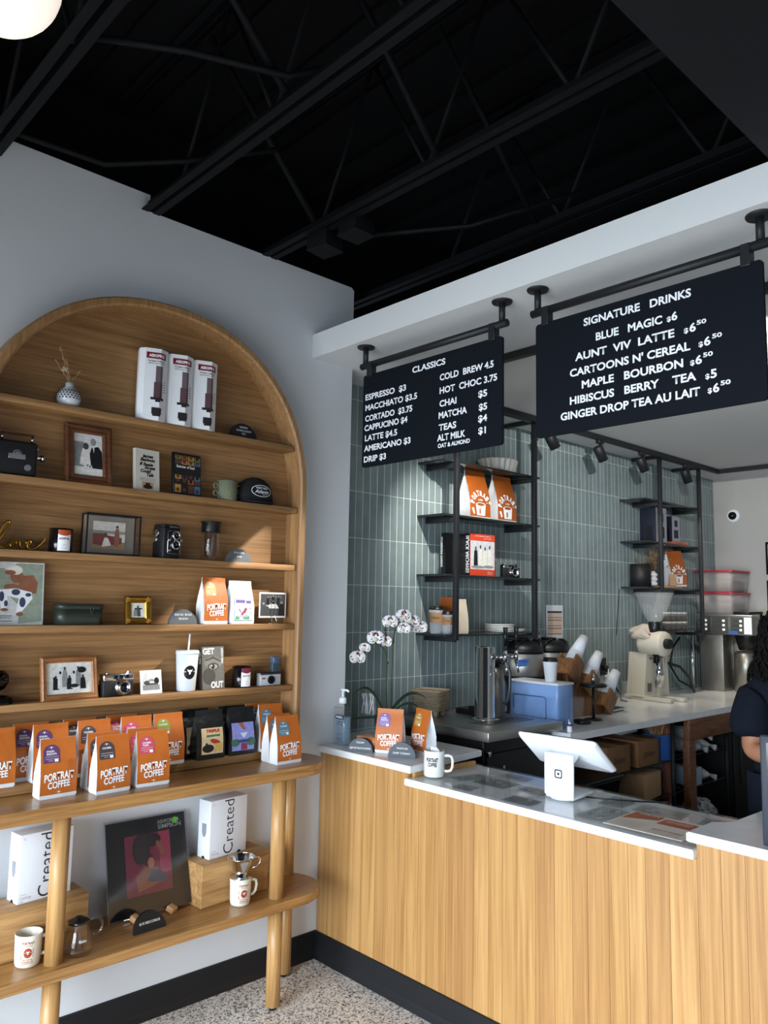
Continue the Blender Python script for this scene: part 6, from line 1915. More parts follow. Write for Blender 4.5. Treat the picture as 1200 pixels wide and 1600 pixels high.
for k, o_ in enumerate(origins):
    base = o_ + Vector((0.13, 1.975, BC)) + dv * (0.125 - 0.012 * k)
    t = thing('cup_stack', labs[k], 'cups', base, 0, 'leaning cup stacks')
    q = dv.to_track_quat('Z', 'Y')
    bb = B()
    for i in range(6):
        z = 0.012 * i
        R_ = []
        for r, zz in ((0.041, z), (0.0435, z + 0.001), (0.0435, z + 0.005), (0.041, z + 0.007)):
            R_.append([q @ Vector((r * math.cos(a * PI / 14), r * math.sin(a * PI / 14), zz)) for a in range(28)])
        bb.rings(R_)
    R_ = [[q @ Vector((r * math.cos(a * PI / 14), r * math.sin(a * PI / 14), zz)) for a in range(28)] for r, zz in ((0.041, 0.07), (0.0285, 0.18), (0.0265, 0.18), (0.0262, 0.172), (0.0, 0.172))]
    bb.rings(R_, 0, True, (True, False))
    obj('nested_cups', bb, cupm, t)
t = thing('kitchen_scale', 'flat dark kitchen scale on the worktop before the cup rack', 'scale', (0.15, 2.22, BC), 0.1)
obj('scale_body', B().box((0, 0, 0.01), (0.13, 0.2, 0.018), 0.004), soft_black, t)
obj('scale_edge', B().box((0.066, 0, 0.01), (0.002, 0.19, 0.01)), chrome, t)
for i, (x, y, lab) in enumerate(((-0.06, 2.58, 'white capped squeeze bottle by the cup rack, taller of two'), (-0.02, 2.52, 'white capped squeeze bottle by the cup rack, shorter of two'))):
    t = thing('squeeze_bottle', lab, 'bottle', (x, y, BC), 0, 'squeeze bottles')
    h = 0.17 - 0.02 * i
    obj('bottle_body', B().lathe([(0, 0), (0.03, 0), (0.031, 0.005), (0.031, h - 0.02), (0.025, h), (0, h)], n=24), clear2, t)
    obj('cap', B().lathe([(0.026, h - 0.002), (0.026, h + 0.015), (0.006, h + 0.02), (0.002, h + 0.06), (0, h + 0.06)], n=20), letter_white, t)
t = thing('desk_tap', 'black round scale pan on a short pole before the cup rack', 'stand', (0.325, 1.77, BC))
obj('pole', B().cyl((0, 0, 0), (0, 0, 0.19), 0.008, n=12).lathe([(0, 0), (0.05, 0), (0.05, 0.008), (0, 0.01)], n=24), soft_black, t)
obj('pan', B().lathe([(0, 0.185), (0.075, 0.19), (0.08, 0.2), (0.07, 0.208), (0, 0.208)], n=28), soft_black, t)
obj('knob', B().cyl((0, 0, 0.2), (0, 0, 0.265), 0.011, 0.008, 12), chrome, t)
t = thing('paper_notice', 'printed orange and cream chart taped to the tile wall above the cups', 'notice', (-0.1885, 2.13, 1.35), FX)
obj('sheet', B().box((0, 0, 0.11), (0.19, 0.001, 0.22)), paper_white, t)
bb = B()
for k in range(9):
    bb.box((-0.0, -0.001, 0.03 + 0.018 * k), (0.165, 0.0006, 0.0135), mi=k % 3 if k != 8 else 3)
obj('chart_rows', bb, [mat('chart_tan', 'c9a184', 0.6), mat('chart_cream', 'd9c9b3', 0.6), mat('chart_peach', 'c98f6f', 0.6), mat('chart_dark', '4a3c34', 0.6)], t)

# ------------------------------------------------------------------ grinder
gw = mat('grinder_white', 'c4bfb0', 0.4)
t = thing('coffee_grinder', 'large white shop coffee grinder with clear conical hopper', 'grinder', (0.0, 3.02, BC), FX - 0.12)
# local: x along the worktop, -y towards the aisle
bb = B()
for x, ya, yb in ((-0.055, 0.08, 0.02), (0.055, 0.08, 0.02)):
    pass
bb.rings([[(x, y, z) for x, y in ((-w, -0.075), (w, -0.075), (w, 0.075), (-w, 0.075))] for z, w in ((0.03, 0.082), (0.33, 0.045))], 0, False)
obj('pedestal', bb, gw, t, (0.0, 0.055, 0.0))
obj('rear_pedestal', B().rings([[(x, y, z) for x, y in ((-w, -0.03), (w, -0.03), (w, 0.03), (-w, 0.03))] for z, w in ((0.02, 0.05), (0.33, 0.03))], 0, False), gw, t, (0.125, -0.02, 0))
fb = B()
for x in (-0.075, 0.085):
    fb.box((x, -0.075, 0.014), (0.05, 0.33, 0.028), 0.006)
fb.box((0, 0.055, 0.02), (0.2, 0.16, 0.024), 0.004)
obj('feet', fb, gw, t)
obj('motor_housing', B().lathe([(0, -0.17), (0.082, -0.17), (0.088, -0.155), (0.09, 0.0), (0.086, 0.02), (0.0, 0.02)], n=40), gw, t, (0.0, 0.02, 0.4), (PI / 2 + PI, 0, 0))
obj('burr_housing', B().lathe([(0.0, 0), (0.07, 0), (0.072, 0.01), (0.072, 0.10), (0.079, 0.105), (0.079, 0.125), (0.068, 0.135), (0, 0.136)], n=40), gw, t, (0.0, 0.0, 0.4), (PI / 2, 0, 0))
obj('adjust_knob', B().lathe([(0, 0.13), (0.034, 0.132), (0.038, 0.14), (0.036, 0.185), (0.03, 0.19), (0, 0.19)], n=14, sm=False), soft_black, t, (0.0, 0.0, 0.4), (PI / 2, 0, 0))
obj('hopper_collar', B().lathe([(0.04, 0.465), (0.045, 0.47), (0.045, 0.545), (0.038, 0.555)], n=28), soft_black, t, (0, -0.06, 0))
hp = []
for k in range(13):
    u = k / 12
    hp.append((0.04 + 0.098 * u ** 0.72, 0.55 + 0.215 * u))
obj('hopper', B().lathe(hp + [(r - 0.003, z) for r, z in hp[::-1]], n=40, caps=(False, False)), clear2, t, (0, -0.06, 0))
obj('spout', B().cyl((0, -0.07, 0.335), (0, -0.07, 0.29), 0.018, n=16).box((-0.0, -0.09, 0.318), (0.09, 0.05, 0.012), 0.003).box((-0.02, -0.08, 0.285), (0.03, 0.03, 0.05), 0.004), soft_black, t)
obj('steel_chute', B().lathe([(0.03, 0.3), (0.036, 0.3), (0.03, 0.085), (0.024, 0.085)], n=28, caps=(False, False)), chrome, t, (0.02, -0.075, 0))
obj('rating_plate', B().box((-0.02, -0.0215, 0.085), (0.05, 0.001, 0.06)), mat('plate_grey', '77787a', 0.5, 0.6), t)
obj('lettering', text_mesh('EK43', 0.035, 0.011, 0.03), soft_black, t, (0.0, -0.0225, 0.285))
tw = thing('dish_towel', 'crumpled pale dish towel draped over the white grinder', 'towel', (-0.02, 3.01, BC + 0.4), FX - 0.12)
rr = random.Random(4)
cb = B()
bmesh.ops.create_icosphere(cb.bm, subdivisions=4, radius=1.0)
from mathutils import noise as mnoise
for v in cb.bm.verts:
    p = v.co.copy()
    k = 1 + 0.28 * mnoise.noise(p * 1.7) + 0.10 * mnoise.noise(p * 5.0)
    x, y, z = p.x * 0.082 * k, p.y * 0.10 * k, p.z * 0.05 * k
    v.co = (x - 0.01, y + 0.0, 0.085 + z - 4.2 * x * x - 1.0 * y * y - (0.05 if p.y < -0.4 and p.x < 0 else 0.0) * min(1, (-p.y - 0.4) * 2))
for f in cb.bm.faces:
    f.smooth = True
obj('cloth', cb, mat('towel_cloth', 'b9aea2', 0.9), tw)
obj('red_mark', B().box((-0.05, -0.085, 0.062), (0.03, 0.012, 0.006), rot=(0.5, 0.4, 0)), mat('red_badge', 'a33a2e', 0.4), tw)
# ------------------------------------------------------------------ brewer tower
t = thing('coffee_brewer', 'tall stainless batch coffee brewer with white push buttons at the end wall', 'coffee brewer', (0.1, 4.27, BC), 0.0)
obj('lower_body', B().box((-0.085, 0.0, 0.225), (0.19, 0.5, 0.45), 0.004), dark_steel, t)
obj('rear_column', B().box((0.08, 0.1, 0.225), (0.14, 0.3, 0.45), 0.004), dark_steel, t)
obj('head', B().box((0.03, -0.0, 0.525), (0.44, 0.54, 0.15), 0.003), dark_steel, t)
obj('top_plate', B().box((0.03, 0.0, 0.603), (0.45, 0.55, 0.012), 0.003), steel, t)
obj('control_panel', B().box((-0.0, -0.272, 0.525), (0.13, 0.003, 0.13)).box((0.16, -0.272, 0.525), (0.15, 0.003, 0.13)).box((-0.13, -0.272, 0.525), (0.11, 0.003, 0.13)), mat('panel_grey', '6a6965', 0.35, 0.8), t)
bb = B()
for cx in (-0.115, 0.03, 0.165):
    for z in (0.49, 0.525, 0.56):
        bb.box((cx, -0.276, z), (0.02, 0.008, 0.018), 0.003)
obj('push_button', bb, mat('lit_button', 'f2efe4', 0.4, emit=0.35), t)
bb = B()
for cx in (-0.155, -0.01, 0.125):
    for z in (0.49, 0.525, 0.56):
        bb.box((cx, -0.2745, z), (0.045, 0.002, 0.014))
obj('button_legend', bb, mat('legend_dark', '3c3b39', 0.5), t)
obj('paper_notice', B().box((0.22, -0.2745, 0.525), (0.06, 0.001, 0.13)), paper_white, t)
obj('blue_tape', B().box((0.105, -0.2755, 0.47), (0.07, 0.001, 0.026)), tape_b, t)
obj('brew_basket', B().lathe([(0, 0.33), (0.07, 0.33), (0.1, 0.44), (0.1, 0.45), (0, 0.45)], (0.16, -0.13, 0), 28), soft_black, t)
obj('server', B().lathe([(0, 0.0), (0.09, 0.0), (0.09, 0.3), (0.07, 0.32), (0, 0.32)], (0.14, -0.13, 0), 28), dark_steel, t)
red_lid = mat('red_plastic_lid', 'b02a3c', 0.4)
bin_p = mat('frosted_plastic', 'cfc9c6', 0.35, alpha=0.42)
for k, (z, lab) in enumerate(((0, 'lower clear food bin with red lid on top of the brewer'), (0.183, 'upper clear food bin with red lid on top of the brewer'))):
    t = thing('food_bin', lab, 'food bin', (-0.03, 4.36, BC + 0.61 + z), 0, 'red lidded food bins')
    obj('bin_body', B().rings([[(x, y, zz) for x, y in rrect(0.32 * f, 0.36 * f, 0.03, 5)] for zz, f in ((0, 0.92), (0.165, 1.0))]), bin_p, t)
    obj('contents', B().box((0, 0, 0.05), (0.26, 0.28, 0.09), 0.01), mat('bin_contents', ('6d6660', '4a4a50')[k], 0.8, var=0.4, vscale=20), t)
    obj('lid', B().prism(rrect(0.335, 0.375, 0.03, 5), 0.165, 0.181, 'z'), red_lid, t)
tag(obj('black_scoop', B().box((0, 0, 0.012), (0.13, 0.07, 0.02), 0.005).cyl((0.05, -0.0, 0.012), (0.16, -0.02, 0.018), 0.011, n=10), soft_black, None, (0.2, 4.2, BC + 0.6095)), 'black scoop lying on top of the stainless brewer', 'scoop')
t = thing('dome_camera', 'round white security camera with black dome on the end wall', 'security camera', (-0.017, 4.6, 2.378))
obj('mount', B().lathe([(0, 0), (0.058, 0), (0.058, 0.012), (0.045, 0.022), (0.04, 0.022)], n=36), letter_white, t, None, (PI / 2, 0, 0))
obj('dome', B().sphere((0, -0.02, 0), 0.036, u=24, v=14), mat('dome_black', '0a0a0c', 0.08), t)
for lab, z0, z1 in (('upper black framed picture on the end wall at the photo edge', 1.86, 2.135), ('lower black framed picture on the end wall at the photo edge', 1.45, 1.81)):
    t = thing('wall_picture', lab, 'picture', (0.4, 4.6, z0), 0, 'framed pictures on the end wall')
    obj('frame', B().box((0, -0.01, (z1 - z0) / 2), (0.3, 0.02, z1 - z0), 0.002), soft_black, t)
    obj('print', B().box((0, -0.0205, (z1 - z0) / 2), (0.26, 0.001, z1 - z0 - 0.04)), paper_white, t)
# power outlets and leads
for i, (y, lab) in enumerate(((2.72, 'black outlet plate left of the grinder'), (3.32, 'black outlet plate right of the grinder'))):
    t = thing('wall_outlet', lab, 'outlet', (-0.189, y, 1.14), FX, 'wall outlets')
    obj('plate', B().box((0, -0.003, 0), (0.075, 0.006, 0.12), 0.002), matte_black, t)
    obj('plug', B().box((0.0, -0.02, 0.02 if i else -0.01), (0.04, 0.035, 0.035), 0.006), soft_black, t)
tag(obj('power_lead', B().tube([(-0.12, 3.32, 1.16), (-0.1, 3.36, 1.165), (0.0, 3.5, 1.12), (0.02, 3.62, 1.03), (0.0, 3.72, 0.93), (-0.03, 3.8, 0.918)], 0.011, 8).cyl((-0.17, 3.32, 1.16), (-0.08, 3.38, 1.165), 0.022, n=12), soft_black), 'thick black power lead running from the outlet to the brewer', 'cable')
tag(obj('power_lead', B().tube([(-0.17, 2.72, 1.12), (-0.12, 2.7, 1.1), (-0.1, 2.72, 1.02), (-0.09, 2.78, 0.95), (-0.06, 2.74, 0.916), (0.0, 2.72, 0.915)], 0.006, 8), soft_black), 'thin black lead hanging from the outlet left of the grinder', 'cable')
tag(obj('steel_pipe', B().cyl((-0.1, 3.92, 0.91), (-0.1, 3.92, 1.36), 0.016, n=14).cyl((-0.1, 3.92, 0.911), (-0.1, 3.92, 0.925), 0.03, n=14), chrome), 'vertical chrome water pipe left of the stainless brewer', 'pipe')
tag(obj('water_hose', B().tube([(-0.12, 3.75, 1.33), (-0.13, 3.65, 1.25), (-0.13, 3.6, 1.12), (-0.1, 3.68, 1.0), (-0.06, 3.85, 0.93)], 0.008, 8), soft_black), 'looping black hose beside the chrome pipe', 'hose')
tag(obj('speaker_lead', B().tube([(-0.17, 2.93, 1.7), (-0.178, 2.92, 1.55), (-0.178, 2.9, 1.42), (-0.17, 2.88, 1.36)], 0.003, 6), soft_black), 'thin black wire hanging from the far hanging shelf', 'cable')

# ================================================================== HANGING STEEL SHELF UNITS
glass_sh = mat('dark_shelf_glass', '23282a', 0.15)


def hang(label, ya, yb, posts, levels, ext, x0=0.035):
    t = thing('hanging_shelf', label, 'shelf', (0, 0, 0), 0, 'black hanging shelf units')
    for y, z0 in posts:
        obj('post', B().box((x0, y, (z0 + 2.713) / 2), (0.026, 0.026, 2.713 - z0), 0.001), black_steel, t)
        obj('ceiling_arm', B().box((-0.077, y, 2.70), (0.224, 0.024, 0.026), 0.001), black_steel, t)
    obj('top_rail', B().box((x0, (ya + yb) / 2, 2.70), (0.024, yb - ya, 0.026), 0.001), black_steel, t)
    for z, y0, y1, arms in levels:
        s_ = obj('shelf', B().box((-0.082, (y0 + y1) / 2, z - 0.006), (0.21, y1 - y0, 0.012), 0.001), glass_sh, t)
        for y in arms:
            obj('shelf_arm', B().box((-0.078, y, z - 0.027), (0.222, 0.024, 0.028), 0.001), black_steel, t)
    return t


hang('black steel hanging shelf unit nearest the menu boards', 0.885, 1.60, ((0.885, 1.372), (1.60, 1.372)), [(z, 0.805, 1.675, (0.885, 1.60)) for z in (1.404, 1.728, 2.058, 2.36)], 0.08)
hang('black steel hanging shelf unit farther away, by the brewer', 3.18, 3.83, ((3.18, 1.69), (3.83, 1.365)), [(1.392, 3.25, 3.83, (3.83,)), (1.716, 2.98, 3.83, (3.18, 3.83)), (2.055, 2.98, 3.88, (3.18, 3.83)), (2.37, 2.98, 3.88, (3.18, 3.83))], 0.08)
# near unit contents
t = thing('ridged_bowl', 'white ridged bowl of paper filters on the top hanging shelf', 'bowl', (-0.08, 1.39, 2.3605))
n = 40
R_ = []
for z, r in ((0, 0.095), (0.075, 0.118), (0.075, 0.108), (0.006, 0.085)):
    R_.append([((r + (0.0065 if k % 2 else -0.0065)) * math.cos(2 * PI * k / n), (r * 1.25 + (0.0065 if k % 2 else -0.0065)) * math.sin(2 * PI * k / n), z) for k in range(n)])
obj('fluted_filters', B().rings([[(p[0] * 0.9, p[1] * 0.9, p[2]) for p in r] for r in R_], 0, False, (True, False)), mat('filter_paper', 'cfccc2', 0.8), t)
big = None


def big_bag(label, loc, rz):
    w, d, h = 0.165, 0.105, 0.284
    t, drape, pr = make_bag(w, d, h, label, cat='coffee bag', panel=orange_dull, group='large orange coffee bags')
    tag(t, label, 'coffee bag', 'large orange coffee bags')
    dd = lambda x, z: tuple(Vector(drape(x, z)) + Vector((0, -0.0006, 0)))
    ms = []
    word = 'PORTRAIT'
    for i, ch in enumerate(word):
        a = PI - PI * (i + 0.5) / len(word)
        ca, sa = math.cos(a - PI / 2), math.sin(a - PI / 2)
        cx, cz = 0.05 * math.cos(a), 0.085 + 0.052 * math.sin(a)
        ms.append((text_mesh(ch, 0.019, 0.03, 0.07, mapf=lambda x, q, ca=ca, sa=sa, cx=cx, cz=cz: dd(cx + x * ca - q * sa, cz + x * sa + q * ca)), (0, 0, 0)))
    ms.append((text_mesh('is the', 0.034, 0.014, 0.02, mapf=lambda x, q: dd(x, 0.105 + q)), (0, 0, 0)))
    bb = B()
    cup = [(-0.038, 0.083), (0.04, 0.083), (0.033, 0.02), (-0.03, 0.02)]
    bb.poly([dd(*p) for p in ell(0, 0.083, 0.039, 0.013, 18)])
    for z0, z1 in ((0.02, 0.036), (0.036, 0.052), (0.052, 0.083)):
        bb.poly([dd(-0.03 - 0.008 * (z0 - 0.02) / 0.063, z0), dd(0.033 + 0.007 * (z0 - 0.02) / 0.063, z0), dd(0.033 + 0.007 * (z1 - 0.02) / 0.063, z1), dd(-0.03 - 0.008 * (z1 - 0.02) / 0.063, z1)])
    for s in (-1,):
        bb.poly([dd(*p) for p in [(-0.07, 0.06), (-0.055, 0.065), (-0.045, 0.03), (-0.055, 0.025)]])
    ms.append((bb.mesh('l'), (0, 0, 0)))
    join('print_lettering', ms, letter_white, t)
    ob_ = obj('cup_coffee', B().poly([tuple(Vector(dd(*p)) + Vector((0, -0.0006, 0))) for p in ell(0, 0.084, 0.03, 0.0085, 16)]).poly([tuple(Vector(dd(*p)) + Vector((0, -0.0006, 0))) for p in rect(-0.012, 0.03, 0.0, 0.06)]), orange_dull, t)
    return t


a = big_bag('large orange coffee bag with white lettering, left of the pair on the hanging shelf', (0, 0, 0), 0)
a.location, a.rotation_euler = (-0.08, 1.17, 2.0585), (0, 0, FX - 0.1)
dup(a, (-0.08, 1.42, 2.0585), FX - 0.08, 'large orange coffee bag with white lettering, right of the pair on the hanging shelf')
dup(a, (-0.08, 3.6, 1.7165), FX - 0.3, 'large orange coffee bag on the far hanging shelf by the dried flowers')
t = book('art_book', 'black spined book with orange and white cover on the hanging shelf', 'book', (-0.08, 1.22, 1.7285), FX - 0.08, 0.205, 0.245, 0.05, mat('orange_cover', 'd0482a', 0.4), mat('black_spine', '121214', 0.4), lean=0.0)
picture(t, 0.2, 0.165, 0.04, -0.0255, flat('pale_sky', 'cfd1d6'), [(ph_light, rect(0, 0, 1, 0.3))] + sum([person_shape(0.22 + 0.19 * i, 0.08, 0.72 + 0.06 * (i % 2), 0.17, (ph_black, ph_paper, ph_paper, ph_paper)[i], ph_dark) for i in range(4)], []) + [(ph_mid, ell(0.3, 0.08, 0.28, 0.05)), (ph_mid, ell(0.75, 0.1, 0.22, 0.05))], 'cover_picture')
join('cover_lettering', [(text_mesh('A PHOTOGRAPHIC ALBUM OF', 0.13, 0.006, 0.0), (0, -0.0258, 0.23)), (text_mesh('BLACK LIFE', 0.06, 0.006, 0.0), (0.04, -0.0258, 0.217)), (text_mesh('RENATA', 0.035, 0.006, 0.0), (0.06, -0.0258, 0.022)), (text_mesh('CHERLISE', 0.04, 0.006, 0.0), (0.058, -0.0258, 0.012))], letter_white, t)
obj('spine_lettering', text_mesh('BLACK ARCHIVES', 0.215, 0.03, 0.02, mapf=lambda x, q: (-0.1033, -0.013 - 0.002 + 0.0 - q * -1 - 0.002, 0.125 - x)), letter_white, t)
t = book('hardback_book', 'black book with white spine lettering behind the shelf post', 'book', (-0.12, 1.04, 1.7285), FX - 0.08, 0.16, 0.24, 0.035, mat('black_cover', '151516', 0.4), mat('black_spine', '121214', 0.4), lean=0.0)
obj('spine_lettering', text_mesh('GORDON PARKS', 0.17, 0.016, 0.02, mapf=lambda x, q: (-0.0958, -0.008 + q, 0.13 - x)), letter_white, t)
t = thing('film_camera', 'black and silver film camera beside the art book on the hanging shelf', 'camera', (-0.04, 1.455, 1.7285), FX - 0.2)
film_camera(t, 0.125, 0.082, 0.036, 0.027, 0.01)
for i, (x, y, h, txt, lab) in enumerate(((-0.085, 0.862, 0.13, '16oz', 'taller takeaway cup with kraft sleeve at the left end of the lowest hanging shelf'), (-0.045, 0.905, 0.105, '12oz', 'shorter takeaway cup with kraft sleeve in front on the lowest hanging shelf'))):
    takeaway(lab, (x, y, 1.4045), h, True, 'sleeved takeaway cups', txt, 0.6)
t, drape, pr = make_bag(0.1, 0.06, 0.2, 'kraft and orange coffee bag behind the shelf post on the lowest hanging shelf', body=kraft, panel=orange_dull)
t.location, t.rotation_euler = (-0.125, 1.0, 1.4045), (0, 0, 0.25)
t, drape, pr = make_bag(0.075, 0.055, 0.19, 'pale paper bag in front of the orange one on the lowest hanging shelf', body=mat('pale_paper_bag', 'c2b7a4', 0.7, bump=0.3, bscale=30), panel=None)
t.location, t.rotation_euler = (-0.05, 1.02, 1.4045), (0, 0, 1.2)
plate_m = ceramic


def plates(label, x, y, n, r, group):
    for i in range(n):
        t = None
        bb = B().lathe([(0, 0), (r * 0.6, 0), (r, 0.0075), (r, 0.0095), (r * 0.62, 0.003), (0, 0.003)], n=36)
        yield i, bb


for i, bb in plates('', 0, 0, 5, 0.088, ''):
    tag(obj('plate', bb, plate_m, None, (-0.07, 1.40, 1.4045 + 0.0098 * i)), ('lowest', 'second', 'middle', 'fourth', 'topmost')[i] + ' plate of the taller white stack on the hanging shelf', 'plate', 'white plates on the hanging shelf')
for i, bb in plates('', 0, 0, 2, 0.055, ''):
    tag(obj('saucer', bb, plate_m, None, (-0.08, 1.565, 1.4045 + 0.0098 * i)), ('lower', 'upper')[i] + ' small saucer of the short stack beside the plates', 'saucer', 'white saucers on the hanging shelf')
# far unit contents
navy_b = mat('product_box_navy', '1e2130', 0.45)
for i, (y, w, h, lab) in enumerate(((3.30, 0.19, 0.27, 'tall dark boxed coffee gadget on the far hanging shelf'), (3.56, 0.15, 0.2, 'shorter dark boxed coffee gadget beside the tall one'))):
    t = thing('product_box', lab, 'box', (-0.085, y, 2.0555 + (0.026 if i else 0)), -0.15, 'boxed coffee gadgets')
    obj('box_body', B().box((0, 0, h / 2), (w * 0.75, w * 0.7, h), 0.001), navy_b, t)
    obj('side_panel', B().box((w * 0.375 + 0.0006, 0, h / 2), (0.001, w * 0.66, h * 0.98)), mat('product_box_grey', '8f909c', 0.45), t)
    pb = B()
    pb.box((w * 0.375 + 0.0014, 0, h * 0.72), (0.001, w * 0.25, h * 0.25)).box((w * 0.375 + 0.0014, 0, h * 0.3), (0.001, w * 0.35, h * 0.32)).box((0.01, -w * 0.35 - 0.0006, h * 0.3), (w * 0.3, 0.001, h * 0.4))
    obj('box_picture', pb, mat('product_box_dark', '121319', 0.3), t)
tag(obj('flat_book', B().box((0, 0, 0.0125), (0.2, 0.16, 0.024), 0.001), mat('salmon_cover', 'a85a44', 0.5), None, (-0.08, 3.58, 2.0555), (0, 0, FX)), 'salmon coloured book lying flat under the shorter gadget box', 'book')
tag(obj('black_canister', B().cyl((0, 0, 0), (0, 0, 0.17), 0.075, n=36), matte_black, None, (-0.085, 3.09, 1.7165)), 'matte black canister at the left of the far hanging shelf', 'canister')
t = thing('dried_flower_vase', 'white bubble vase of dried flowers on the far hanging shelf', 'vase', (-0.09, 3.29, 1.7165))
vb = B()
for k in range(3):
    vb.sphere((0, 0, 0.03 + 0.034 * k), 0.032, (1, 1, 0.62), u=18, v=10)
vb.cyl((0, 0, 0.11), (0, 0, 0.125), 0.014, n=14)
obj('vase_body', vb, letter_white, t)
rr = random.Random(6)
fb = B()
for i in range(46):
    d = Vector((rr.gauss(0, 0.4), rr.gauss(0, 0.6), 1)).normalized()
    e = Vector((0, 0, 0.12)) + d * rr.uniform(0.09, 0.19)
    fb.cyl((0, 0, 0.115), e, 0.001, n=4)
    for j in range(4):
        fb.sphere(e + Vector((rr.gauss(0, .008), rr.gauss(0, .008), rr.gauss(0, .008))), rr.uniform(0.003, 0.006), u=6, v=4)
o = obj('dried_flowers', fb, mat('dried_brown', '8a6f4d', 0.85), t)
tag(obj('wood_tray', B().box((0, 0, 0.008), (0.28, 0.15, 0.016), 0.002), wood_peg, None, (-0.075, 3.44, 1.7162), (0, 0, FX)), 'pale wooden board lying on the far hanging shelf', 'board')
for o_ in [x for x in COL.objects if x.get('label') in ('large orange coffee bag on the far hanging shelf by the dried flowers',)]:
    o_.location.z += 0.0175
tag(obj('small_kraft_bag', B().box((0, 0, 0.045), (0.05, 0.04, 0.09), 0.004), kraft, None, (-0.02, 3.46, 1.7335), (0, 0, 0.5)), 'little kraft bag standing before the far orange bag', 'bag')
tag(obj('grey_board', B().box((0, 0, 0.1), (0.15, 0.01, 0.2), 0.002), mat('slate_grey', '4a5056', 0.5), None, (-0.15, 3.42, 1.7335), (0, 0, FX)), 'dark grey board standing behind the dried flower vase', 'board')
k = 0
for j in range(2):
    for i in range(4):
        t = thing('spice_jar', ('nearest', 'second', 'third', 'farthest')[i] + ' small glass jar with white lid in the ' + ('lower', 'upper')[j] + ' row on the lowest far shelf', 'jar', (-0.06, 3.43 + 0.085 * i, 1.3925 + 0.073 * j), 0, 'small glass jars')
        obj('jar_glass', B().cyl((0, 0, 0), (0, 0, 0.054), 0.034, n=20), clear2, t)
        obj('jar_contents', B().cyl((0, 0, 0.002), (0, 0, 0.036), 0.031, n=16), mat('jar_contents', '4d3a28', 0.8), t)
        obj('jar_lid', B().cyl((0, 0, 0.054), (0, 0, 0.068), 0.035, n=20), cream, t)
for i in range(4):
    tag(obj('drinking_glass', B().lathe([(0, 0), (0.032, 0), (0.036, 0.12), (0.0335, 0.12), (0.03, 0.006), (0, 0.006)], n=24), clear2, None, (-0.13 + 0.0 * i, 2.94 + 0.082 * i, BC)), ('first', 'second', 'third', 'last')[i] + ' clear glass in the row behind the grinder', 'glass', 'glasses behind the grinder')

# ================================================================== PERSON BEHIND THE COUNTER
PX, PY = 1.762, 0.835
t = thing('person', 'person with long dark curly hair in a navy shirt working behind the counter', 'person', (PX, PY, 0.0), -0.5)
# local: facing +x


def skin_body(name, verts, edges, radii, root, m, parent, sub=2):
    me = bpy.data.meshes.new(name)
    me.from_pydata(verts, edges, [])
    o = bpy.data.objects.new(name, me)
    COL.objects.link(o)
    md = o.modifiers.new('skin', 'SKIN')
    md.use_smooth_shade = True
    for v, r in zip(me.skin_vertices[0].data, radii):
        v.radius = r if isinstance(r, tuple) else (r, r)
    me.skin_vertices[0].data[root].use_root = True
    sb_ = o.modifiers.new('sub', 'SUBSURF')
    sb_.levels = sb_.render_levels = sub
    dg = bpy.context.evaluated_depsgraph_get()
    me2 = bpy.data.meshes.new_from_object(o.evaluated_get(dg))
    bpy.data.objects.remove(o)
    for p in me2.polygons:
        p.use_smooth = True
    me2.materials.clear()
    return obj(name, me2, m, parent)


V, E_, R_ = [], [], []


def add(p, r, frm=None):
    V.append(p)
    R_.append(r)
    if frm is not None:
        E_.append((frm, len(V) - 1))
    return len(V) - 1


skin_m = mat('skin', '9a6a50', 0.5, var=0.06, vscale=30)
pel = add((0, 0, 0.84), (0.105, 0.12))
wa = add((0.005, 0, 1.0), (0.085, 0.095), pel)
ch = add((0.0, 0, 1.16), (0.09, 0.095), wa)
sh = add((-0.005, 0, 1.27), (0.06, 0.075), ch)
nk = add((0.02, 0, 1.345), 0.05, sh)
nk2 = add((0.045, 0, 1.40), 0.05, nk)
hd = add((0.06, 0, 1.46), (0.085, 0.07), nk2)
hd2 = add((0.06, 0, 1.53), (0.085, 0.07), hd)
hands = {}
for s in (-1, 1):
    a0_ = add((0.0, s * 0.15, 1.25), 0.055, sh)
    el = add((0.03, s * 0.215, 1.06), 0.042, a0_)
    fo = add((0.13, s * 0.2, 1.062), 0.036, el)
    wr = add((0.26, s * 0.165, 1.068), 0.025, fo)
    pa = add((0.32, s * 0.15, 1.062), (0.018, 0.034), wr)
    for k in range(4):
        kb = add((0.352, s * (0.128 + 0.0155 * k) , 1.06), 0.0092, pa)
        L_ = (0.03, 0.034, 0.031, 0.024)[k]
        m1 = add((0.352 + L_, s * (0.127 + 0.0155 * k), 1.048), 0.0085, kb)
        add((0.352 + L_ * 1.6, s * (0.128 + 0.0155 * k), 1.026), 0.0072, m1)
    th = add((0.305, s * 0.118, 1.052), 0.011, wr)
    add((0.338, s * 0.098, 1.04), 0.009, th)
for s in (-1, 1):
    hp_ = add((0.0, s * 0.085, 0.78), 0.085, pel)
    kn = add((0.015, s * 0.09, 0.45), 0.055, hp_)
    an = add((-0.01, s * 0.09, 0.09), 0.038, kn)
    he = add((0.01, s * 0.09, 0.045), 0.04, an)
    add((0.14, s * 0.1, 0.03), (0.028, 0.042), he)
skin_body('body', V, E_, R_, pel, skin_m, t)
fb = B().sphere((0.138, 0, 1.485), 0.014, (1.2, 0.9, 1.6), u=10, v=8).sphere((0.125, 0, 1.445), 0.016, (0.7, 1.3, 0.5), u=10, v=8)
for s in (-1, 1):
    fb.sphere((0.055, s * 0.073, 1.49), 0.02, (0.8, 0.4, 1.3), u=10, v=8)
obj('nose_mouth_ears', fb, skin_m, t)
eb = B()
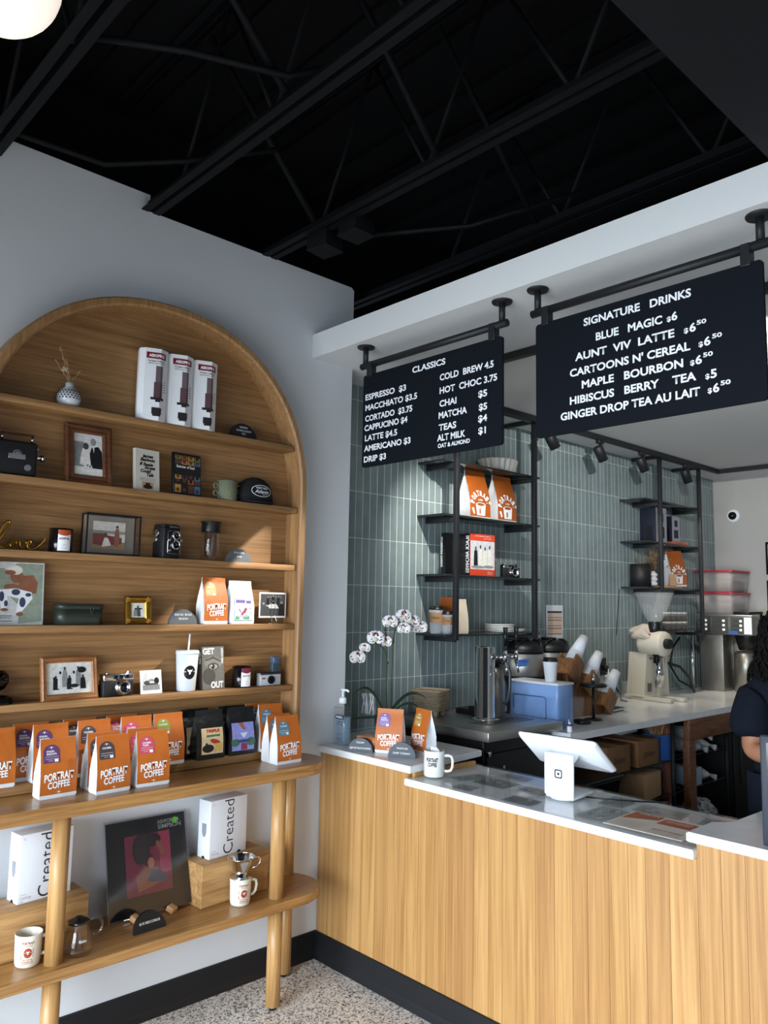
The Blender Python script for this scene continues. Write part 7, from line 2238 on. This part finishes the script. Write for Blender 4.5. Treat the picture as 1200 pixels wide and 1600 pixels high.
for s in (-1, 1):
    eb.sphere((0.133, s * 0.03, 1.5), 0.0105, u=10, v=8)
obj('eyes', eb, mat('eye', '2a2220', 0.2), t)
navy = mat('navy_cotton', '10151f', 0.9, bump=0.25, bscale=22, spec=0.15)
# shirt: torso plus loose sleeves to the elbow
V, E_, R_ = [], [], []
a = add((0, 0, 0.80), (0.145, 0.19))
b_2 = add((0.0, 0, 1.0), (0.125, 0.165), a)
c = add((0.01, 0, 1.16), (0.15, 0.165), b_2)
d_ = add((0.004, 0, 1.265), (0.115, 0.13), c)
e_ = add((0.008, 0, 1.325), (0.06, 0.07), d_)
for s in (-1, 1):
    f_ = add((0.0, s * 0.16, 1.255), 0.078, d_)
    g_ = add((0.012, s * 0.205, 1.165), 0.078, f_)
    add((0.028, s * 0.222, 1.1), 0.072, g_)
skin_body('shirt', V, E_, R_, a, navy, t)
V, E_, R_ = [], [], []
a = add((0, 0, 0.88), (0.13, 0.165))
b_2 = add((0, 0, 0.8), (0.135, 0.17), a)
for s in (-1, 1):
    c = add((0.0, s * 0.09, 0.72), 0.1, b_2)
    d_ = add((0.015, s * 0.095, 0.45), 0.072, c)
    add((-0.005, s * 0.092, 0.1), 0.06, d_)
skin_body('trousers', V, E_, R_, a, navy, t)
V, E_, R_ = [], [], []
obj('apron', B().rings([[(0.0 + 0.155 * math.cos(a_) + 0.01, 0.192 * math.sin(a_), z) for a_ in [PI * (-0.62 + 1.24 * k / 20) for k in range(21)]] for z in (0.42, 0.6, 0.8, 0.98)], 0, True, (False, False), False), navy, t)
hair = mat('dark_hair', '0b0908', 0.7, spec=0.15)
hb = B()
rr = random.Random(21)
R_2 = []
for z, rx, ry, cx in ((1.30, 0.04, 0.08, -0.06), (1.36, 0.075, 0.105, -0.05), (1.44, 0.09, 0.105, -0.012), (1.5, 0.1, 0.1, 0.012), (1.56, 0.105, 0.098, 0.03), (1.605, 0.09, 0.08, 0.045), (1.628, 0.03, 0.03, 0.045)):
    R_2.append([(min(cx + rx * math.cos(a_ * PI / 10), 0.055 if z < 1.57 else 0.2), ry * math.sin(a_ * PI / 10), z) for a_ in range(20)])
hb.rings(R_2)
hr = obj('hair', hb, hair, t)
cb = B()
for i in range(340):
    a_ = rr.uniform(0.36 * PI, 1.64 * PI)
    z0 = rr.uniform(1.42, 1.61)
    r = 0.112 if z0 < 1.55 else 0.08
    cx = 0.03
    p = Vector((cx + r * math.cos(a_), r * 0.97 * math.sin(a_), z0))
    pts = []
    L_ = rr.uniform(0.12, 0.26) + (z0 - 1.42) * 0.7
    ph, tw_ = rr.uniform(0, 6), rr.uniform(50, 80)
    for k in range(14):
        u = k / 13
        zz = z0 - L_ * u
        out_ = 1.0 + 0.42 * u
        pts.append(Vector((cx + (r * out_) * math.cos(a_) - 0.02 * u + 0.010 * math.cos(ph + tw_ * u * L_), r * 0.97 * out_ * math.sin(a_) + 0.010 * math.sin(ph + tw_ * u * L_), zz)))
    cb.tube(pts, [0.006 * (1 - 0.5 * k / 13) for k in range(14)], 5)
o = obj('curls', cb, hair, hr)

# ------------------------------------------------------------------ the track heads and their beams
WARM = (1.0, 0.88, 0.72)
track_head(0.08, 1.72, (0.45, 2.7, 0.9), 'black track spotlight under the corner of the larger menu board', 26, 1.0, WARM)
track_head(0.08, 2.28, (0.35, 3.3, 0.9), 'black track spotlight with its back to the camera, left of the far hanging shelf', 26, 1.0, WARM)
track_head(0.08, 2.84, (0.4, 3.7, 0.9), 'black track spotlight in front of the far hanging shelf', 30, 1.0, WARM)
track_head(0.08, 3.52, (0.3, 4.3, 0.9), 'black track spotlight nearest the end wall with its lens showing', 34, 1.0, WARM)
track_head(0.62, 0.47, (-0.19, 1.15, 1.75), 'black track spotlight behind the menu boards aimed at the near hanging shelf', 75, 1.15, (1.0, 0.95, 0.87))
track_head(0.97, 0.47, (0.0, -0.8, 1.45), 'black track spotlight behind the menu boards aimed at the arched cabinet', 240, 0.5, (1.0, 0.93, 0.82))
track_head(1.75, 0.47, (1.0, 1.8, 2.74), 'added unseen spotlight behind the larger menu board for the reflected glow on the ceiling', 200, 1.3, (1, 0.98, 0.95))  # made-up hidden head, added to brighten the ceiling where daylight reflects
